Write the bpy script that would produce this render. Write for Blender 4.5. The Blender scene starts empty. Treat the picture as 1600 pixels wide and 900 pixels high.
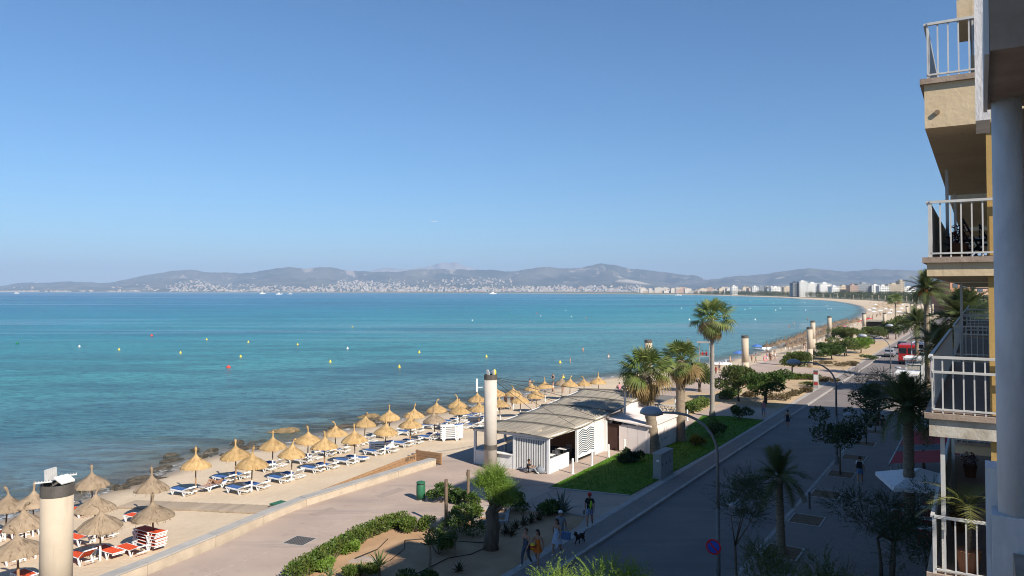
import bpy, bmesh, math, random
import numpy as np
from mathutils import Vector, Matrix, Quaternion, noise as mnoise
R = math.radians
random.seed(7); rng = np.random.default_rng(7)
S = bpy.context.scene
C = S.collection

# ------------------------------------------------------------------ camera
H = 12.4            # eye height above the pavement
F = 1180.0          # focal length in pixels of a 1600 px wide picture
HOR = 454.0         # horizon row
PITCH = R(1.5)
CY = HOR - F * math.tan(PITCH)
cam_d = bpy.data.cameras.new('camera'); cam = bpy.data.objects.new('camera', cam_d); C.objects.link(cam)
cam.location = (0, 0, H); cam.rotation_euler = (math.pi / 2 + PITCH, 0, 0)
cam_d.sensor_width = 36; cam_d.lens = F / 1600 * 36; cam_d.shift_y = -(450 - CY) / 1600
cam_d.clip_start = 0.1; cam_d.clip_end = 80000
S.camera = cam

# ------------------------------------------------------------------ light
SUN_EL = R(36); SUN_H = Vector((0.612, -0.791, 0)).normalized()
w = bpy.data.worlds.new('World'); S.world = w; w.use_nodes = True
nt = w.node_tree; bg = nt.nodes['Background']
sky = nt.nodes.new('ShaderNodeTexSky'); sky.sky_type = 'NISHITA'; sky.sun_disc = False
sky.sun_elevation = SUN_EL; sky.sun_rotation = math.atan2(SUN_H.x, SUN_H.y)
sky.altitude = 0; sky.air_density = 1.0; sky.dust_density = 0.0; sky.ozone_density = 8.0
tint = nt.nodes.new('ShaderNodeMix'); tint.data_type = 'RGBA'; tint.blend_type = 'MULTIPLY'; tint.inputs[0].default_value = 1; tint.inputs[7].default_value = (.79, 1.0, 1.05, 1)   # white balance of the clear sky
nt.links.new(sky.outputs[0], tint.inputs[6]); nt.links.new(tint.outputs[2], bg.inputs[0]); bg.inputs[1].default_value = 0.070
sun_d = bpy.data.lights.new('sun', 'SUN'); sun = bpy.data.objects.new('sun', sun_d); C.objects.link(sun)
sun_d.energy = 5.0; sun_d.angle = R(0.5); sun_d.color = (1.0, 0.925, 0.82)
sun.rotation_euler = (-(SUN_H * math.cos(SUN_EL) + Vector((0, 0, math.sin(SUN_EL))))).to_track_quat('-Z', 'Y').to_euler()
S.view_settings.view_transform = 'Standard'; S.view_settings.look = 'None'
S.view_settings.exposure = 0.75; S.view_settings.gamma = 1.0
S.render.engine = 'CYCLES'; S.cycles.use_denoising = True
S.cycles.max_bounces = 6; S.cycles.diffuse_bounces = 2; S.cycles.glossy_bounces = 2; S.cycles.transmission_bounces = 3
S.cycles.transparent_max_bounces = 12; S.cycles.volume_bounces = 0; S.cycles.caustics_reflective = False; S.cycles.caustics_refractive = False
S.cycles.sample_clamp_indirect = 4.0; S.cycles.filter_width = 1.05

# ------------------------------------------------------------------ geometry helpers
_cp, _sp = math.cos(PITCH), math.sin(PITCH)
def ray(px, py):
    x = (px - 800) / F; y = (CY - py) / F
    return Vector((x, _cp - y * _sp, _sp + y * _cp))
def at(px, py, z=0.0):
    d = ray(px, py); t = (z - H) / d.z
    return Vector((d.x * t, d.y * t, z))
def atY(px, py, Y):
    d = ray(px, py); t = Y / d.y
    return Vector((d.x * t, Y, H + d.z * t))
TH = math.atan2(0.85, 0.527)           # street direction
UX, UY = math.cos(TH), math.sin(TH)
def W(u, v, z=0.0): return Vector((UX * u - UY * v, UY * u + UX * v, z))
def UV(p): return (UX * p[0] + UY * p[1], -UY * p[0] + UX * p[1])
def atv(px, v, z=0.0):                 # ground point on the street line v seen in column px
    x = (px - 800) / F; t = v / (-UY * x + UX)
    return Vector((x * t, t, z))

class MB:
    """collects simple shapes and links them as one mesh object"""
    def __init__(s): s.v = []; s.f = []; s.m = []; s.mi = 0; s.sm = False; s.smf = []
    def add(s, vs, fs):
        o = len(s.v); s.v += [tuple(p) for p in vs]
        for f in fs: s.f.append(tuple(o + i for i in f)); s.m.append(s.mi); s.smf.append(s.sm)
        return s
    def box(s, x0, x1, y0, y1, z0, z1, M=None):
        p = [(x, y, z) for z in (z0, z1) for x, y in ((x0, y0), (x1, y0), (x1, y1), (x0, y1))]
        if M is not None: p = [M @ Vector(q) for q in p]
        return s.add(p, [(3, 2, 1, 0), (4, 5, 6, 7), (0, 1, 5, 4), (1, 2, 6, 5), (2, 3, 7, 6), (3, 0, 4, 7)])
    def beam(s, a, b, w, h=None, up=(0, 0, 1)):
        a, b = Vector(a), Vector(b); h = h or w; d = (b - a).normalized(); up = Vector(up)
        if abs(d.dot(up)) > .98: up = Vector((1, 0, 0))
        sx = d.cross(up).normalized() * w / 2; sz = sx.cross(d).normalized() * h / 2
        p = [q + i * sx + j * sz for q in (a, b) for i, j in ((-1, -1), (1, -1), (1, 1), (-1, 1))]
        return s.add(p, [(3, 2, 1, 0), (4, 5, 6, 7), (0, 1, 5, 4), (1, 2, 6, 5), (2, 3, 7, 6), (3, 0, 4, 7)])
    def tube(s, pts, rad, n=8, cap=True, sq=1.0):
        pts = [Vector(p) for p in pts]
        if not hasattr(rad, '__len__'): rad = [rad] * len(pts)
        vs = []; pd = None; rx = None
        for i, p in enumerate(pts):
            d = (pts[min(i + 1, len(pts) - 1)] - pts[max(i - 1, 0)]).normalized()
            if rx is None:
                a = Vector((1, 0, 0)) if abs(d.x) < .9 else Vector((0, 1, 0))
                rx = (a - d * a.dot(d)).normalized()
            else:
                rx = (rx - d * rx.dot(d)).normalized()
            ry = d.cross(rx)
            for k in range(n):
                t = 2 * math.pi * k / n
                vs.append(p + (rx * math.cos(t) + ry * math.sin(t) * sq) * rad[i])
        fs = []
        for i in range(len(pts) - 1):
            for k in range(n):
                k2 = (k + 1) % n
                fs.append((i * n + k, i * n + k2, (i + 1) * n + k2, (i + 1) * n + k))
        if cap: fs.append(tuple(range(n - 1, -1, -1))); fs.append(tuple(range((len(pts) - 1) * n, len(pts) * n)))
        return s.add(vs, fs)
    def lathe(s, prof, n=16, c=(0, 0, 0), jit=0.0):
        vs = []; fs = []; c = Vector(c)
        for r, z in prof:
            for k in range(n):
                t = 2 * math.pi * k / n; j = 1 + random.uniform(-jit, jit)
                vs.append(c + Vector((math.cos(t) * r * j, math.sin(t) * r * j, z)))
        for i in range(len(prof) - 1):
            for k in range(n):
                k2 = (k + 1) % n
                fs.append((i * n + k, i * n + k2, (i + 1) * n + k2, (i + 1) * n + k))
        if prof[0][0] > 1e-4: fs.append(tuple(range(n - 1, -1, -1)))
        if prof[-1][0] > 1e-4: fs.append(tuple(range((len(prof) - 1) * n, len(prof) * n)))
        return s.add(vs, fs)
    def prism(s, poly, z0, z1):
        n = len(poly); vs = [(p[0], p[1], z0) for p in poly] + [(p[0], p[1], z1) for p in poly]
        ar = sum(poly[i][0] * poly[(i + 1) % n][1] - poly[(i + 1) % n][0] * poly[i][1] for i in range(n))
        up = tuple(range(n, 2 * n)); dn = tuple(range(n - 1, -1, -1))
        fs = [up if ar > 0 else up[::-1], dn if ar > 0 else dn[::-1]]
        for i in range(n):
            q = (i, (i + 1) % n, (i + 1) % n + n, i + n); fs.append(q if ar > 0 else q[::-1])
        return s.add(vs, fs)
    def mesh(s, name, mats):
        me = bpy.data.meshes.new(name); me.from_pydata(s.v, [], s.f)
        for m in (mats if isinstance(mats, (list, tuple)) else [mats]): me.materials.append(MT[m] if isinstance(m, str) else m)
        me.polygons.foreach_set('material_index', s.m); me.polygons.foreach_set('use_smooth', s.smf)
        me.update(); return me
    def build(s, name, mats, parent=None, loc=None, rz=0.0):
        return link(name, s.mesh(name, mats), parent, loc, rz)
def link(name, me, parent=None, loc=None, rz=0.0):
    o = bpy.data.objects.new(name, me); C.objects.link(o)
    if parent is not None: o.parent = parent
    if loc is not None: o.location = loc
    if rz: o.rotation_euler = (0, 0, rz)
    return o
def empty(name, loc=(0, 0, 0), rz=0.0):
    o = bpy.data.objects.new(name, None); C.objects.link(o); o.location = loc; o.rotation_euler = (0, 0, rz)
    o.empty_display_size = 0.2; return o
def tag(o, label=None, cat=None, group=None, kind=None):
    if label: o['label'] = label
    if cat: o['category'] = cat
    if group: o['group'] = group
    if kind: o['kind'] = kind
    return o
def copy_tree(o, parent=None):
    c = o.copy(); C.objects.link(c)
    if parent is not None: c.parent = parent
    for ch in list(KIDS(o)): copy_tree(ch, c)
    return c
def KIDS(o): return [x for x in o.children]
_o = ['first', 'second', 'third', 'fourth', 'fifth', 'sixth', 'seventh', 'eighth', 'ninth', 'tenth', 'eleventh', 'twelfth', 'thirteenth', 'fourteenth', 'fifteenth', 'sixteenth', 'seventeenth', 'eighteenth', 'nineteenth']
ORD = _o + [a if k < 0 else b + '-' + _o[k] for a, b in (('twentieth', 'twenty'), ('thirtieth', 'thirty'), ('fortieth', 'forty'), ('fiftieth', 'fifty'), ('sixtieth', 'sixty'), ('seventieth', 'seventy'), ('eightieth', 'eighty')) for k in range(-1, 9)]

# ------------------------------------------------------------------ materials
MT = {}
class N:
    """tiny node builder"""
    def __init__(s, name):
        s.mat = bpy.data.materials.new(name); s.mat.use_nodes = True; s.t = s.mat.node_tree
        s.b = s.t.nodes['Principled BSDF']; s.out = s.t.nodes['Material Output']; s.tc = s.t.nodes.new('ShaderNodeTexCoord')
        MT[name] = s.mat
    def n(s, typ, **k):
        o = s.t.nodes.new('ShaderNode' + typ)
        for a, b in k.items():
            if hasattr(o, a): setattr(o, a, b)
        return o
    def L(s, a, b): s.t.links.new(a, b)
    def mapping(s, scale=(1, 1, 1), rot=(0, 0, 0), co='Object', loc=(0, 0, 0)):
        m = s.n('Mapping'); m.inputs['Scale'].default_value = scale; m.inputs['Rotation'].default_value = rot; m.inputs['Location'].default_value = loc
        s.L(s.tc.outputs[co], m.inputs[0]); return m.outputs[0]
    def noise(s, vec, scale, detail=4, rough=.55, dist=0.0):
        q = s.n('TexNoise'); q.inputs['Scale'].default_value = scale; q.inputs['Detail'].default_value = detail; q.inputs['Roughness'].default_value = rough
        q.inputs['Distortion'].default_value = dist
        if vec is not None: s.L(vec, q.inputs['Vector'])
        return q.outputs['Fac']
    def ramp(s, fac, stops):
        r = s.n('ValToRGB'); e = r.color_ramp.elements
        while len(e) < len(stops): e.new(0.5)
        for i, (p, c) in enumerate(stops):
            e[i].position = p; e[i].color = tuple(c) + (1,) if hasattr(c, '__len__') else (c, c, c, 1)
        s.L(fac, r.inputs[0]); return r.outputs[0]
    def mix(s, fac, a, b, mode='MIX'):
        m = s.n('Mix', data_type='RGBA', blend_type=mode)
        for k, x in ((0, fac), (6, a), (7, b)):
            if isinstance(x, bpy.types.NodeSocket): s.L(x, m.inputs[k])
            elif k == 0: m.inputs[0].default_value = x
            else: m.inputs[k].default_value = tuple(x) + (1,)
        return m.outputs[2]
    def math(s, op, a, b=0.0, clamp=False):
        m = s.n('Math', operation=op); m.use_clamp = clamp
        for k, x in ((0, a), (1, b)):
            if isinstance(x, bpy.types.NodeSocket): s.L(x, m.inputs[k])
            else: m.inputs[k].default_value = x
        return m.outputs[0]
    def bump(s, h, strength=.3, dist=.02):
        b = s.n('Bump'); b.inputs['Strength'].default_value = strength; b.inputs['Distance'].default_value = dist
        s.L(h, b.inputs['Height']); s.L(b.outputs[0], s.b.inputs['Normal']); return b
    def set(s, col=None, rough=.8, spec=.3, metal=0.0):
        if isinstance(col, bpy.types.NodeSocket): s.L(col, s.b.inputs['Base Color'])
        elif col is not None: s.b.inputs['Base Color'].default_value = tuple(col) + (1,)
        if isinstance(rough, bpy.types.NodeSocket): s.L(rough, s.b.inputs['Roughness'])
        else: s.b.inputs['Roughness'].default_value = rough
        s.b.inputs['Specular IOR Level'].default_value = spec; s.b.inputs['Metallic'].default_value = metal
        return s.mat
def mat(name, c1, c2=None, rough=.75, scale=3.0, spec=.3, metal=0.0, bump=0.0, bscale=None, detail=5, rnd=0.0, mp=(1, 1, 1), contrast=(.3, .7)):
    k = N(name); vec = k.mapping(mp)
    c2 = c2 or tuple(x * .78 for x in c1)
    col = k.mix(k.ramp(k.noise(vec, scale, detail), [(contrast[0], 0), (contrast[1], 1)]), c1, c2)
    if rnd:
        oi = k.n('ObjectInfo'); hs = k.n('HueSaturation')
        k.L(k.math('MULTIPLY_ADD', oi.outputs['Random'], rnd * 2), hs.inputs['Value'])
        m = hs.inputs['Value'].links[0].from_node; m.inputs[2].default_value = 1 - rnd
        k.L(col, hs.inputs['Color']); col = hs.outputs[0]
    k.set(col, rough, spec, metal)
    if bump: k.bump(k.noise(vec, bscale or scale * 6, 4), bump, .02)
    return k.mat
def leafmat(name, c1, c2, rough=.55, trans=.25, rnd=.12, scale=.9):
    k = N(name); col = k.mix(k.ramp(k.noise(k.mapping(), scale, 4), [(.35, 0), (.65, 1)]), c1, c2)
    oi = k.n('ObjectInfo'); hs = k.n('HueSaturation'); m = k.n('Math', operation='MULTIPLY_ADD'); m.inputs[1].default_value = rnd * 2; m.inputs[2].default_value = 1 - rnd
    k.L(oi.outputs['Random'], m.inputs[0]); k.L(m.outputs[0], hs.inputs['Value']); k.L(col, hs.inputs['Color']); col = hs.outputs[0]
    k.set(col, rough, .25)
    tr = k.n('BsdfTranslucent'); k.L(col, tr.inputs[0]); mx = k.n('MixShader'); mx.inputs[0].default_value = trans
    k.L(k.b.outputs[0], mx.inputs[1]); k.L(tr.outputs[0], mx.inputs[2]); k.L(mx.outputs[0], k.out.inputs[0])
    return k.mat
# ================================================================== the land, the sea, the hills
SEA = -1.5
def poly_resample(P, step):
    out = [P[0]]
    for a, b in zip(P[:-1], P[1:]):
        n = max(1, int((b - a).length / step(a)))
        out += [a.lerp(b, k / n) for k in range(1, n + 1)]
    return out
shore_px = [(0, 813), (117, 787), (173, 767), (247, 747), (287, 727), (320, 715), (400, 702), (462, 694), (500, 683), (540, 672), (591, 664), (640, 653.5), (667, 647), (732, 639), (800, 621), (870, 605), (940, 592),
            (1000, 583), (1060, 575), (1115, 568), (1170, 556), (1209, 545), (1240, 532), (1285, 515), (1322, 504), (1341, 497), (1351, 490), (1352, 484), (1345, 478), (1325, 473.5), (1300, 470), (1240, 466), (1200, 464), (1100, 461), (1000, 459.5), (800, 458.2), (500, 457.2), (200, 456.7), (0, 456.5), (-300, 456.3)]
SH = [W(-150, 52, 0), W(-60, 51, 0), W(0, 50.5, 0)] + [Vector((p.x, p.y, 0)) for p in (at(x, y, SEA) for x, y in shore_px)]
def stp(p):
    d = p.length
    return max(1.2, d / 45)
SHR = poly_resample(SH, stp)
# smooth a little and add small coves
SHR = [SHR[0]] + [(SHR[i - 1] + SHR[i] * 2 + SHR[i + 1]) / 4 for i in range(1, len(SHR) - 1)] + [SHR[-1]]
sh_np = np.array([(p.x, p.y) for p in SHR])
def shore_dist(P):
    """signed distance to the shoreline, positive at sea"""
    P = np.asarray(P, float); out = np.empty(len(P))
    a = sh_np[:-1]; d = sh_np[1:] - a; L2 = (d ** 2).sum(1)
    for i0 in range(0, len(P), 4000):
        q = P[i0:i0 + 4000, None, :] - a[None]
        t = np.clip((q * d).sum(2) / L2, 0, 1); r = q - t[..., None] * d
        dd = (r ** 2).sum(2); j = dd.argmin(1); k = np.arange(len(j))
        cr = d[j, 0] * q[k, j, 1] - d[j, 1] * q[k, j, 0]
        out[i0:i0 + 4000] = np.sqrt(dd[k, j]) * np.sign(cr)
    return out
def v_inner(u):
    if u < 300: return float(np.interp(u, [-200, 20, 30, 45, 62, 100, 140, 180, 240, 300], [31, 31, 33.2, 33.0, 33.0, 33.5, 31, 29, 26, 24]))
    return None
nrm = []
for i, p in enumerate(SHR):
    d = (SHR[min(i + 1, len(SHR) - 1)] - SHR[max(i - 1, 0)]).normalized(); nrm.append(Vector((-d.y, d.x, 0)))
INNER = []
for p, n in zip(SHR, nrm):
    u, v = UV(p)
    if u < 300: INNER.append(W(u, v_inner(u)))
    else: INNER.append(p - n * float(np.interp(p.length, [300, 450, 700, 1500, 3000, 9000], [25, 42, 56, 34, 26, 30])))
def beach_z(p):
    """height of the sand under a point"""
    d = -shore_dist([(p[0], p[1])])[0]; u, v = UV(p)
    wd = 18.0 if u < 130 else 14.0
    return SEA + min(1.0, max(-.5, d / wd)) * 0.9
# --- beach
m = MB(); m.sm = True
T = [0, .05, .15, .3, .45, .6, .72, .83, .92, 1.0, 1.15, 1.5, 2.2]
for i, (p, q, n) in enumerate(zip(SHR, INNER, nrm)):
    for t in T:
        if t <= 1: c = q.lerp(p, t)
        else: c = p + n * (t - 1) * 14
        d = -(c - p).length if t > 1 else (c - p).length
        wd = 18.0 if UV(p)[0] < 130 else 14.0
        z = SEA + min(1.0, max(-1.6, d / wd)) * .9
        z += (mnoise.noise(Vector((c.x * .35, c.y * .35, 0))) * .05 + mnoise.noise(Vector((c.x * 1.3, c.y * 1.3, 4))) * .02) * (1 if t < .95 else .4)
        m.v.append((c.x, c.y, z))
k = len(T)
for i in range(len(SHR) - 1):
    for j in range(k - 1):
        m.f.append((i * k + j, (i + 1) * k + j, (i + 1) * k + j + 1, i * k + j + 1)[::-1]); m.m.append(0); m.smf.append(True)
kk = N('sand'); vec = kk.mapping(co='Object')
col = kk.mix(kk.ramp(kk.noise(vec, .35, 6), [(.3, 0), (.7, 1)]), (.60, .485, .35), (.52, .415, .295))
col = kk.mix(kk.ramp(kk.noise(vec, 3.0, 6, .7), [(.45, 0), (.75, .45)]), col, (.46, .35, .23))
pos = kk.n('SeparateXYZ'); kk.L(kk.tc.outputs['Object'], pos.inputs[0])
wet = kk.n('MapRange'); wet.inputs[1].default_value = -1.50; wet.inputs[2].default_value = -1.38
kk.L(kk.math('ADD', pos.outputs[2], kk.math('MULTIPLY', kk.noise(vec, .5, 3), .10)), wet.inputs[0])
wet.inputs[1].default_value = -1.46; wet.inputs[2].default_value = -1.33
col = kk.mix(wet.outputs[0], (.24, .18, .12), col)
rr = kk.n('MapRange'); kk.L(wet.outputs[0], rr.inputs[0]); rr.inputs[3].default_value = .35; rr.inputs[4].default_value = .95
kk.set(col, rr.outputs[0], .2)
kk.bump(kk.math('ADD', kk.noise(vec, 2.2, 5, .7), kk.math('MULTIPLY', kk.noise(vec, 9, 3), .4)), .55, .08)
tag(m.build('beach', 'sand'), kind='structure')
# --- the land sheet, out to the hills
m = MB(); OFF = [0, 1.0, 60, 700, 4000, 14000]; ZZ = [-1.2, -.25, -.25, -.25, -.25, -.25]
idx = list(range(0, len(SHR), 3)) + [len(SHR) - 1]
for i in idx:
    for o_, z_ in zip(OFF, ZZ):
        c = INNER[i] - (nrm[i] if UV(SHR[i])[0] > 300 else Vector((-UY, UX, 0))) * o_; m.v.append((c.x, c.y, z_))
for a in range(len(idx) - 1):
    for j in range(len(OFF) - 1):
        n_ = len(OFF); m.f.append((a * n_ + j, a * n_ + j + 1, (a + 1) * n_ + j + 1, (a + 1) * n_ + j)[::-1]); m.m.append(0); m.smf.append(False)
mat('ground', (.22, .19, .13), (.10, .12, .06), .95, .02, contrast=(.4, .6))
tag(m.build('ground', 'ground'), kind='structure')
# --- sea
rows = np.concatenate([np.linspace(20, 130, 90), np.geomspace(131, 60000, 110)]); ang = np.radians(np.linspace(-100, 62, 260))
P = np.array([(r * math.sin(a), r * math.cos(a)) for r in rows for a in ang])
dep = shore_dist(P)
na = len(ang)
me = bpy.data.meshes.new('sea')
fs = []
for i in range(len(rows) - 1):
    for j in range(na - 1):
        ks = (i * na + j, i * na + j + 1, (i + 1) * na + j + 1, (i + 1) * na + j)
        if max(dep[list(ks)]) > -3: fs.append(ks[::-1])
me.from_pydata([(x, y, SEA) for x, y in P], [], fs)
me.flip_normals() if me.polygons[0].normal.z < 0 else None
at_ = me.attributes.new('shore', 'FLOAT', 'POINT'); at_.data.foreach_set('value', dep.astype(np.float32))
kk = N('sea'); a_ = kk.n('Attribute'); a_.attribute_name = 'shore'; sh = a_.outputs['Fac']
vec = kk.mapping()
mr = kk.n('MapRange'); mr.inputs[1].default_value = 0; mr.inputs[2].default_value = 4000; 
lg = kk.math('LOGARITHM', kk.math('MAXIMUM', kk.math('ADD', sh, kk.math('MULTIPLY', kk.math('SUBTRACT', kk.noise(kk.mapping((.02, .05, 1)), 1, 5), .5), kk.math('MULTIPLY', sh, 1.0))), 1), 10)
base = kk.ramp(kk.math('DIVIDE', lg, 4.0), [(0.0, (0.342, 0.3306, 0.2394)), (.14, (0.228, 0.285, 0.2394)), (.26, (0.1311, 0.2508, 0.2736)), (.36, (0.0798, 0.2508, 0.2907)), (.46, (0.0627, 0.3192, 0.3363)), (.56, (0.01596, 0.2565, 0.3135)), (.68, (0.00342, 0.1824, 0.2964)), (.80, (0.00114, 0.1083, 0.2394)), (1.0, (0.00114, 0.0798, 0.2052))])
# light sandy shallows and dark weed meadows
big = kk.noise(kk.mapping((.0035, .011, 1), co='Object', rot=(0, 0, R(-20))), 1, 6, .62, .3)
base = kk.mix(kk.math('MULTIPLY', kk.ramp(big, [(.50, 0), (.60, 1)]), .5), base, (.006, .075, .135))
base = kk.mix(kk.math('MULTIPLY', kk.ramp(big, [(.38, 1), (.48, 0)]), .45), base, (.035, .235, .255))
med = kk.noise(kk.mapping((.02, .06, 1), rot=(0, 0, R(-28))), 1, 6, .65, .5)
nearf = kk.n('MapRange'); kk.L(sh, nearf.inputs[0]); nearf.inputs[1].default_value = 160; nearf.inputs[2].default_value = 20; nearf.inputs[3].default_value = .3; nearf.inputs[4].default_value = .6; nearf.clamp = True
px_ = kk.n('SeparateXYZ'); kk.L(kk.tc.outputs['Object'], px_.inputs[0]); lm = kk.n('MapRange'); kk.L(px_.outputs[0], lm.inputs[0]); lm.inputs[1].default_value = -12; lm.inputs[2].default_value = 22; lm.inputs[3].default_value = 1; lm.inputs[4].default_value = .12; lm.clamp = True   # weedy rock seabed to the west, clean sand to the east
shal = kk.n('MapRange'); kk.L(sh, shal.inputs[0]); shal.inputs[1].default_value = 75; shal.inputs[2].default_value = 5; shal.inputs[3].default_value = 0; shal.inputs[4].default_value = .75; shal.clamp = True
base = kk.mix(kk.math('MULTIPLY', shal.outputs[0], kk.math('SUBTRACT', 1, lm.outputs[0])), base, (.15, .33, .33))
base = kk.mix(kk.math('MULTIPLY', kk.ramp(med, [(.48, 0), (.60, 1)]), kk.math('MULTIPLY', nearf.outputs[0], lm.outputs[0])), base, (.015, .065, .10))
base = kk.mix(kk.math('MULTIPLY', kk.ramp(med, [(.36, 1), (.45, 0)]), kk.math('MULTIPLY', nearf.outputs[0], .5)), base, (.075, .19, .17))
rip = kk.noise(kk.mapping((.55, 1.6, 1), rot=(0, 0, R(-12))), 1, 8, .85, .3)  # ripples: dark and bright wave facets painted into the water colour
base = kk.mix(kk.ramp(rip, [(.48, 0), (.58, .7)]), base, (.004, .035, .07))
base = kk.mix(kk.ramp(rip, [(.38, .4), (.47, 0)]), base, (.10, .27, .30))
# weed and sunken rock close to the shore
wd = kk.n('MapRange'); kk.L(sh, wd.inputs[0]); wd.inputs[1].default_value = 20; wd.inputs[2].default_value = 3; wd.clamp = True
weed = kk.ramp(kk.noise(kk.mapping((.10, .30, 1), rot=(0, 0, R(-32))), 1, 7, .72, .8), [(.49, 0), (.55, 1)])
wm = kk.math('MULTIPLY', kk.math('MULTIPLY', weed, wd.outputs[0]), kk.math('MULTIPLY', lm.outputs[0], .92))
base = kk.mix(wm, base, kk.mix(kk.ramp(kk.noise(vec, .9, 4), [(.45, 0), (.6, 1)]), (.025, .022, .016), (.075, .070, .02)))
# foam threads at the edge
fo = kk.n('MapRange'); kk.L(kk.math('ADD', sh, kk.math('MULTIPLY', kk.noise(vec, .35, 4), 5)), fo.inputs[0]); fo.inputs[1].default_value = 4.6; fo.inputs[2].default_value = 3.0; fo.clamp = True
fm = kk.math('MULTIPLY', fo.outputs[0], kk.ramp(kk.noise(vec, 1.6, 6, .75), [(.46, 0), (.56, 1)]))
base = kk.mix(kk.math('MULTIPLY', fm, .85), base, (.78, .80, .80))
# calm slicks mirror more of the sky
slick = kk.ramp(kk.noise(kk.mapping((.0012, .011, 1), rot=(0, 0, R(4))), 1, 5, .6, .2), [(.56, 0), (.63, 1)])
sp = kk.n('MapRange'); kk.L(slick, sp.inputs[0]); sp.inputs[3].default_value = .16; sp.inputs[4].default_value = .75
ro = kk.n('MapRange'); kk.L(slick, ro.inputs[0]); ro.inputs[3].default_value = .24; ro.inputs[4].default_value = .12
kk.set(base, ro.outputs[0], .2); kk.L(sp.outputs[0], kk.b.inputs['Specular IOR Level'])
kk.b.inputs['IOR'].default_value = 1.33
wv = kk.math('ADD', kk.noise(kk.mapping((.6, 1.5, 1), rot=(0, 0, R(-15))), 1, 7, .78), kk.math('MULTIPLY', kk.noise(vec, 3.5, 3), .25))
kk.bump(wv, 1.0, .6)
tr = kk.n('BsdfTransparent'); mx = kk.n('MixShader')
al = kk.n('MapRange'); kk.L(sh, al.inputs[0]); al.inputs[1].default_value = -1; al.inputs[2].default_value = 7; al.inputs[3].default_value = .12; al.inputs[4].default_value = 1; al.clamp = True
kk.L(kk.math('MAXIMUM', kk.math('MAXIMUM', al.outputs[0], fm), wm), mx.inputs[0]); kk.L(tr.outputs[0], mx.inputs[1]); kk.L(kk.b.outputs[0], mx.inputs[2]); kk.L(mx.outputs[0], kk.out.inputs[0])
me.materials.append(MT['sea']); tag(link('sea', me), kind='structure')
# --- hills
def ridge(name, prof, Y, depth, m_, seed, foot=8.0, rows=34):
    """a range of hills whose crest follows the skyline, with slopes running down to its foot both ways"""
    xs = np.arange(prof[0][0], prof[-1][0] + .1, 2.5); ys = np.interp(xs, [p[0] for p in prof], [p[1] for p in prof]); ys = ys + np.array([1.3 * mnoise.fractal(Vector((x * .05, seed, 0)), .7, 2.1, 5) for x in xs])
    b = MB(); b.sm = True
    for i, (x, y) in enumerate(zip(xs, ys)):
        top = atY(x, y, Y); hgt = max(top.z, 4)
        for j in range(rows):
            t = j / (rows - 1)               # 0 front foot .. crest at .7 .. behind
            dy = (t - .7) * depth
            s_ = (t / .7) if t < .7 else (1 - t) / .3
            s_ = max(0, s_)
            q = Vector((top.x * .0004, dy * .0006, seed))
            nz = mnoise.fractal(q * 1.0, .9, 2.1, 6)
            spur = 1 - .85 * abs(mnoise.fractal(Vector((top.x * .0009 + dy * .0003, dy * .0003, seed + 9)), .8, 2, 4))
            hz = hgt * (s_ ** 1.15) * (1 if abs(t - .7) < .02 else (.93 * spur + .10 * nz))
            hz = min(hz, hgt * (1 - abs(t - .7) * .35))
            b.v.append((top.x * (Y + dy) / Y, Y + dy, hz - foot * (1 - s_)))
    for i in range(len(xs) - 1):
        for j in range(rows - 1):
            b.f.append((i * rows + j, (i + 1) * rows + j, (i + 1) * rows + j + 1, i * rows + j + 1)); b.m.append(0); b.smf.append(True)
    return tag(b.build(name, m_), kind='structure')
kk = N('hillside'); vec = kk.mapping()
c_ = kk.mix(kk.ramp(kk.noise(vec, .0011, 7, .65), [(.42, 0), (.6, 1)]), (.028, .045, .025), (.13, .125, .08))
c_ = kk.mix(kk.ramp(kk.noise(vec, .0035, 5, .7), [(.60, 0), (.66, 1)]), c_, (.40, .34, .26))
kk.set(c_, .95, .1)
mat('bare_rock', (.42, .38, .33), (.26, .25, .2), .95, .002)
main = [(-420, 452), (-250, 447), (-120, 446), (0, 446), (45, 441), (60, 442), (110, 440), (150, 442), (175, 441), (200, 436), (225, 431), (260, 425), (295, 421), (330, 425), (390, 426.5), (420, 421), (455, 417), (480, 419), (505, 417.5), (520, 418), (540, 422), (580, 424), (620, 425), (640, 421.5), (680, 421), (720, 421), (760, 422), (800, 424.5),
        (850, 416), (870, 418), (890, 420), (915, 417), (940, 411.5), (960, 414), (985, 420), (1010, 421.5), (1060, 428), (1085, 430), (1105, 437)]
ridge('hills', main + [(1130, 441), (1200, 447)], 12500, 5200, 'hillside', 1.3)
ridge('hills', [(1020, 447), (1070, 441), (1105, 437.5), (1150, 431), (1195, 428.5), (1220, 424), (1265, 418.5), (1320, 424.5), (1370, 420), (1410, 422), (1470, 424), (1550, 428), (1700, 436), (1900, 446)], 11500, 5200, 'hillside', 5.1)
ridge('mountain', [(520, 436), (570, 424), (600, 418.5), (640, 421), (665, 416.5), (690, 410.5), (700, 411.5), (712, 409), (730, 417), (760, 424), (790, 434)], 19500, 5000, 'bare_rock', 8.7)
# quarry scar on the slope
b = MB(); b.sm = True
scar = [(955, 441), (968, 437), (980, 436.5), (1000, 440), (1018, 444.5), (990, 444.5), (965, 443)]
b.add([atY(x, y, 9300) for x, y in scar] + [atY(x, y, 9340) - Vector((0, 0, 3)) for x, y in scar], [tuple(range(7)), tuple(range(13, 6, -1))] + [(i, i + 7, (i + 1) % 7 + 7, (i + 1) % 7) for i in range(7)])
tag(b.build('quarry_hill', 'bare_rock'), kind='structure')
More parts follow.
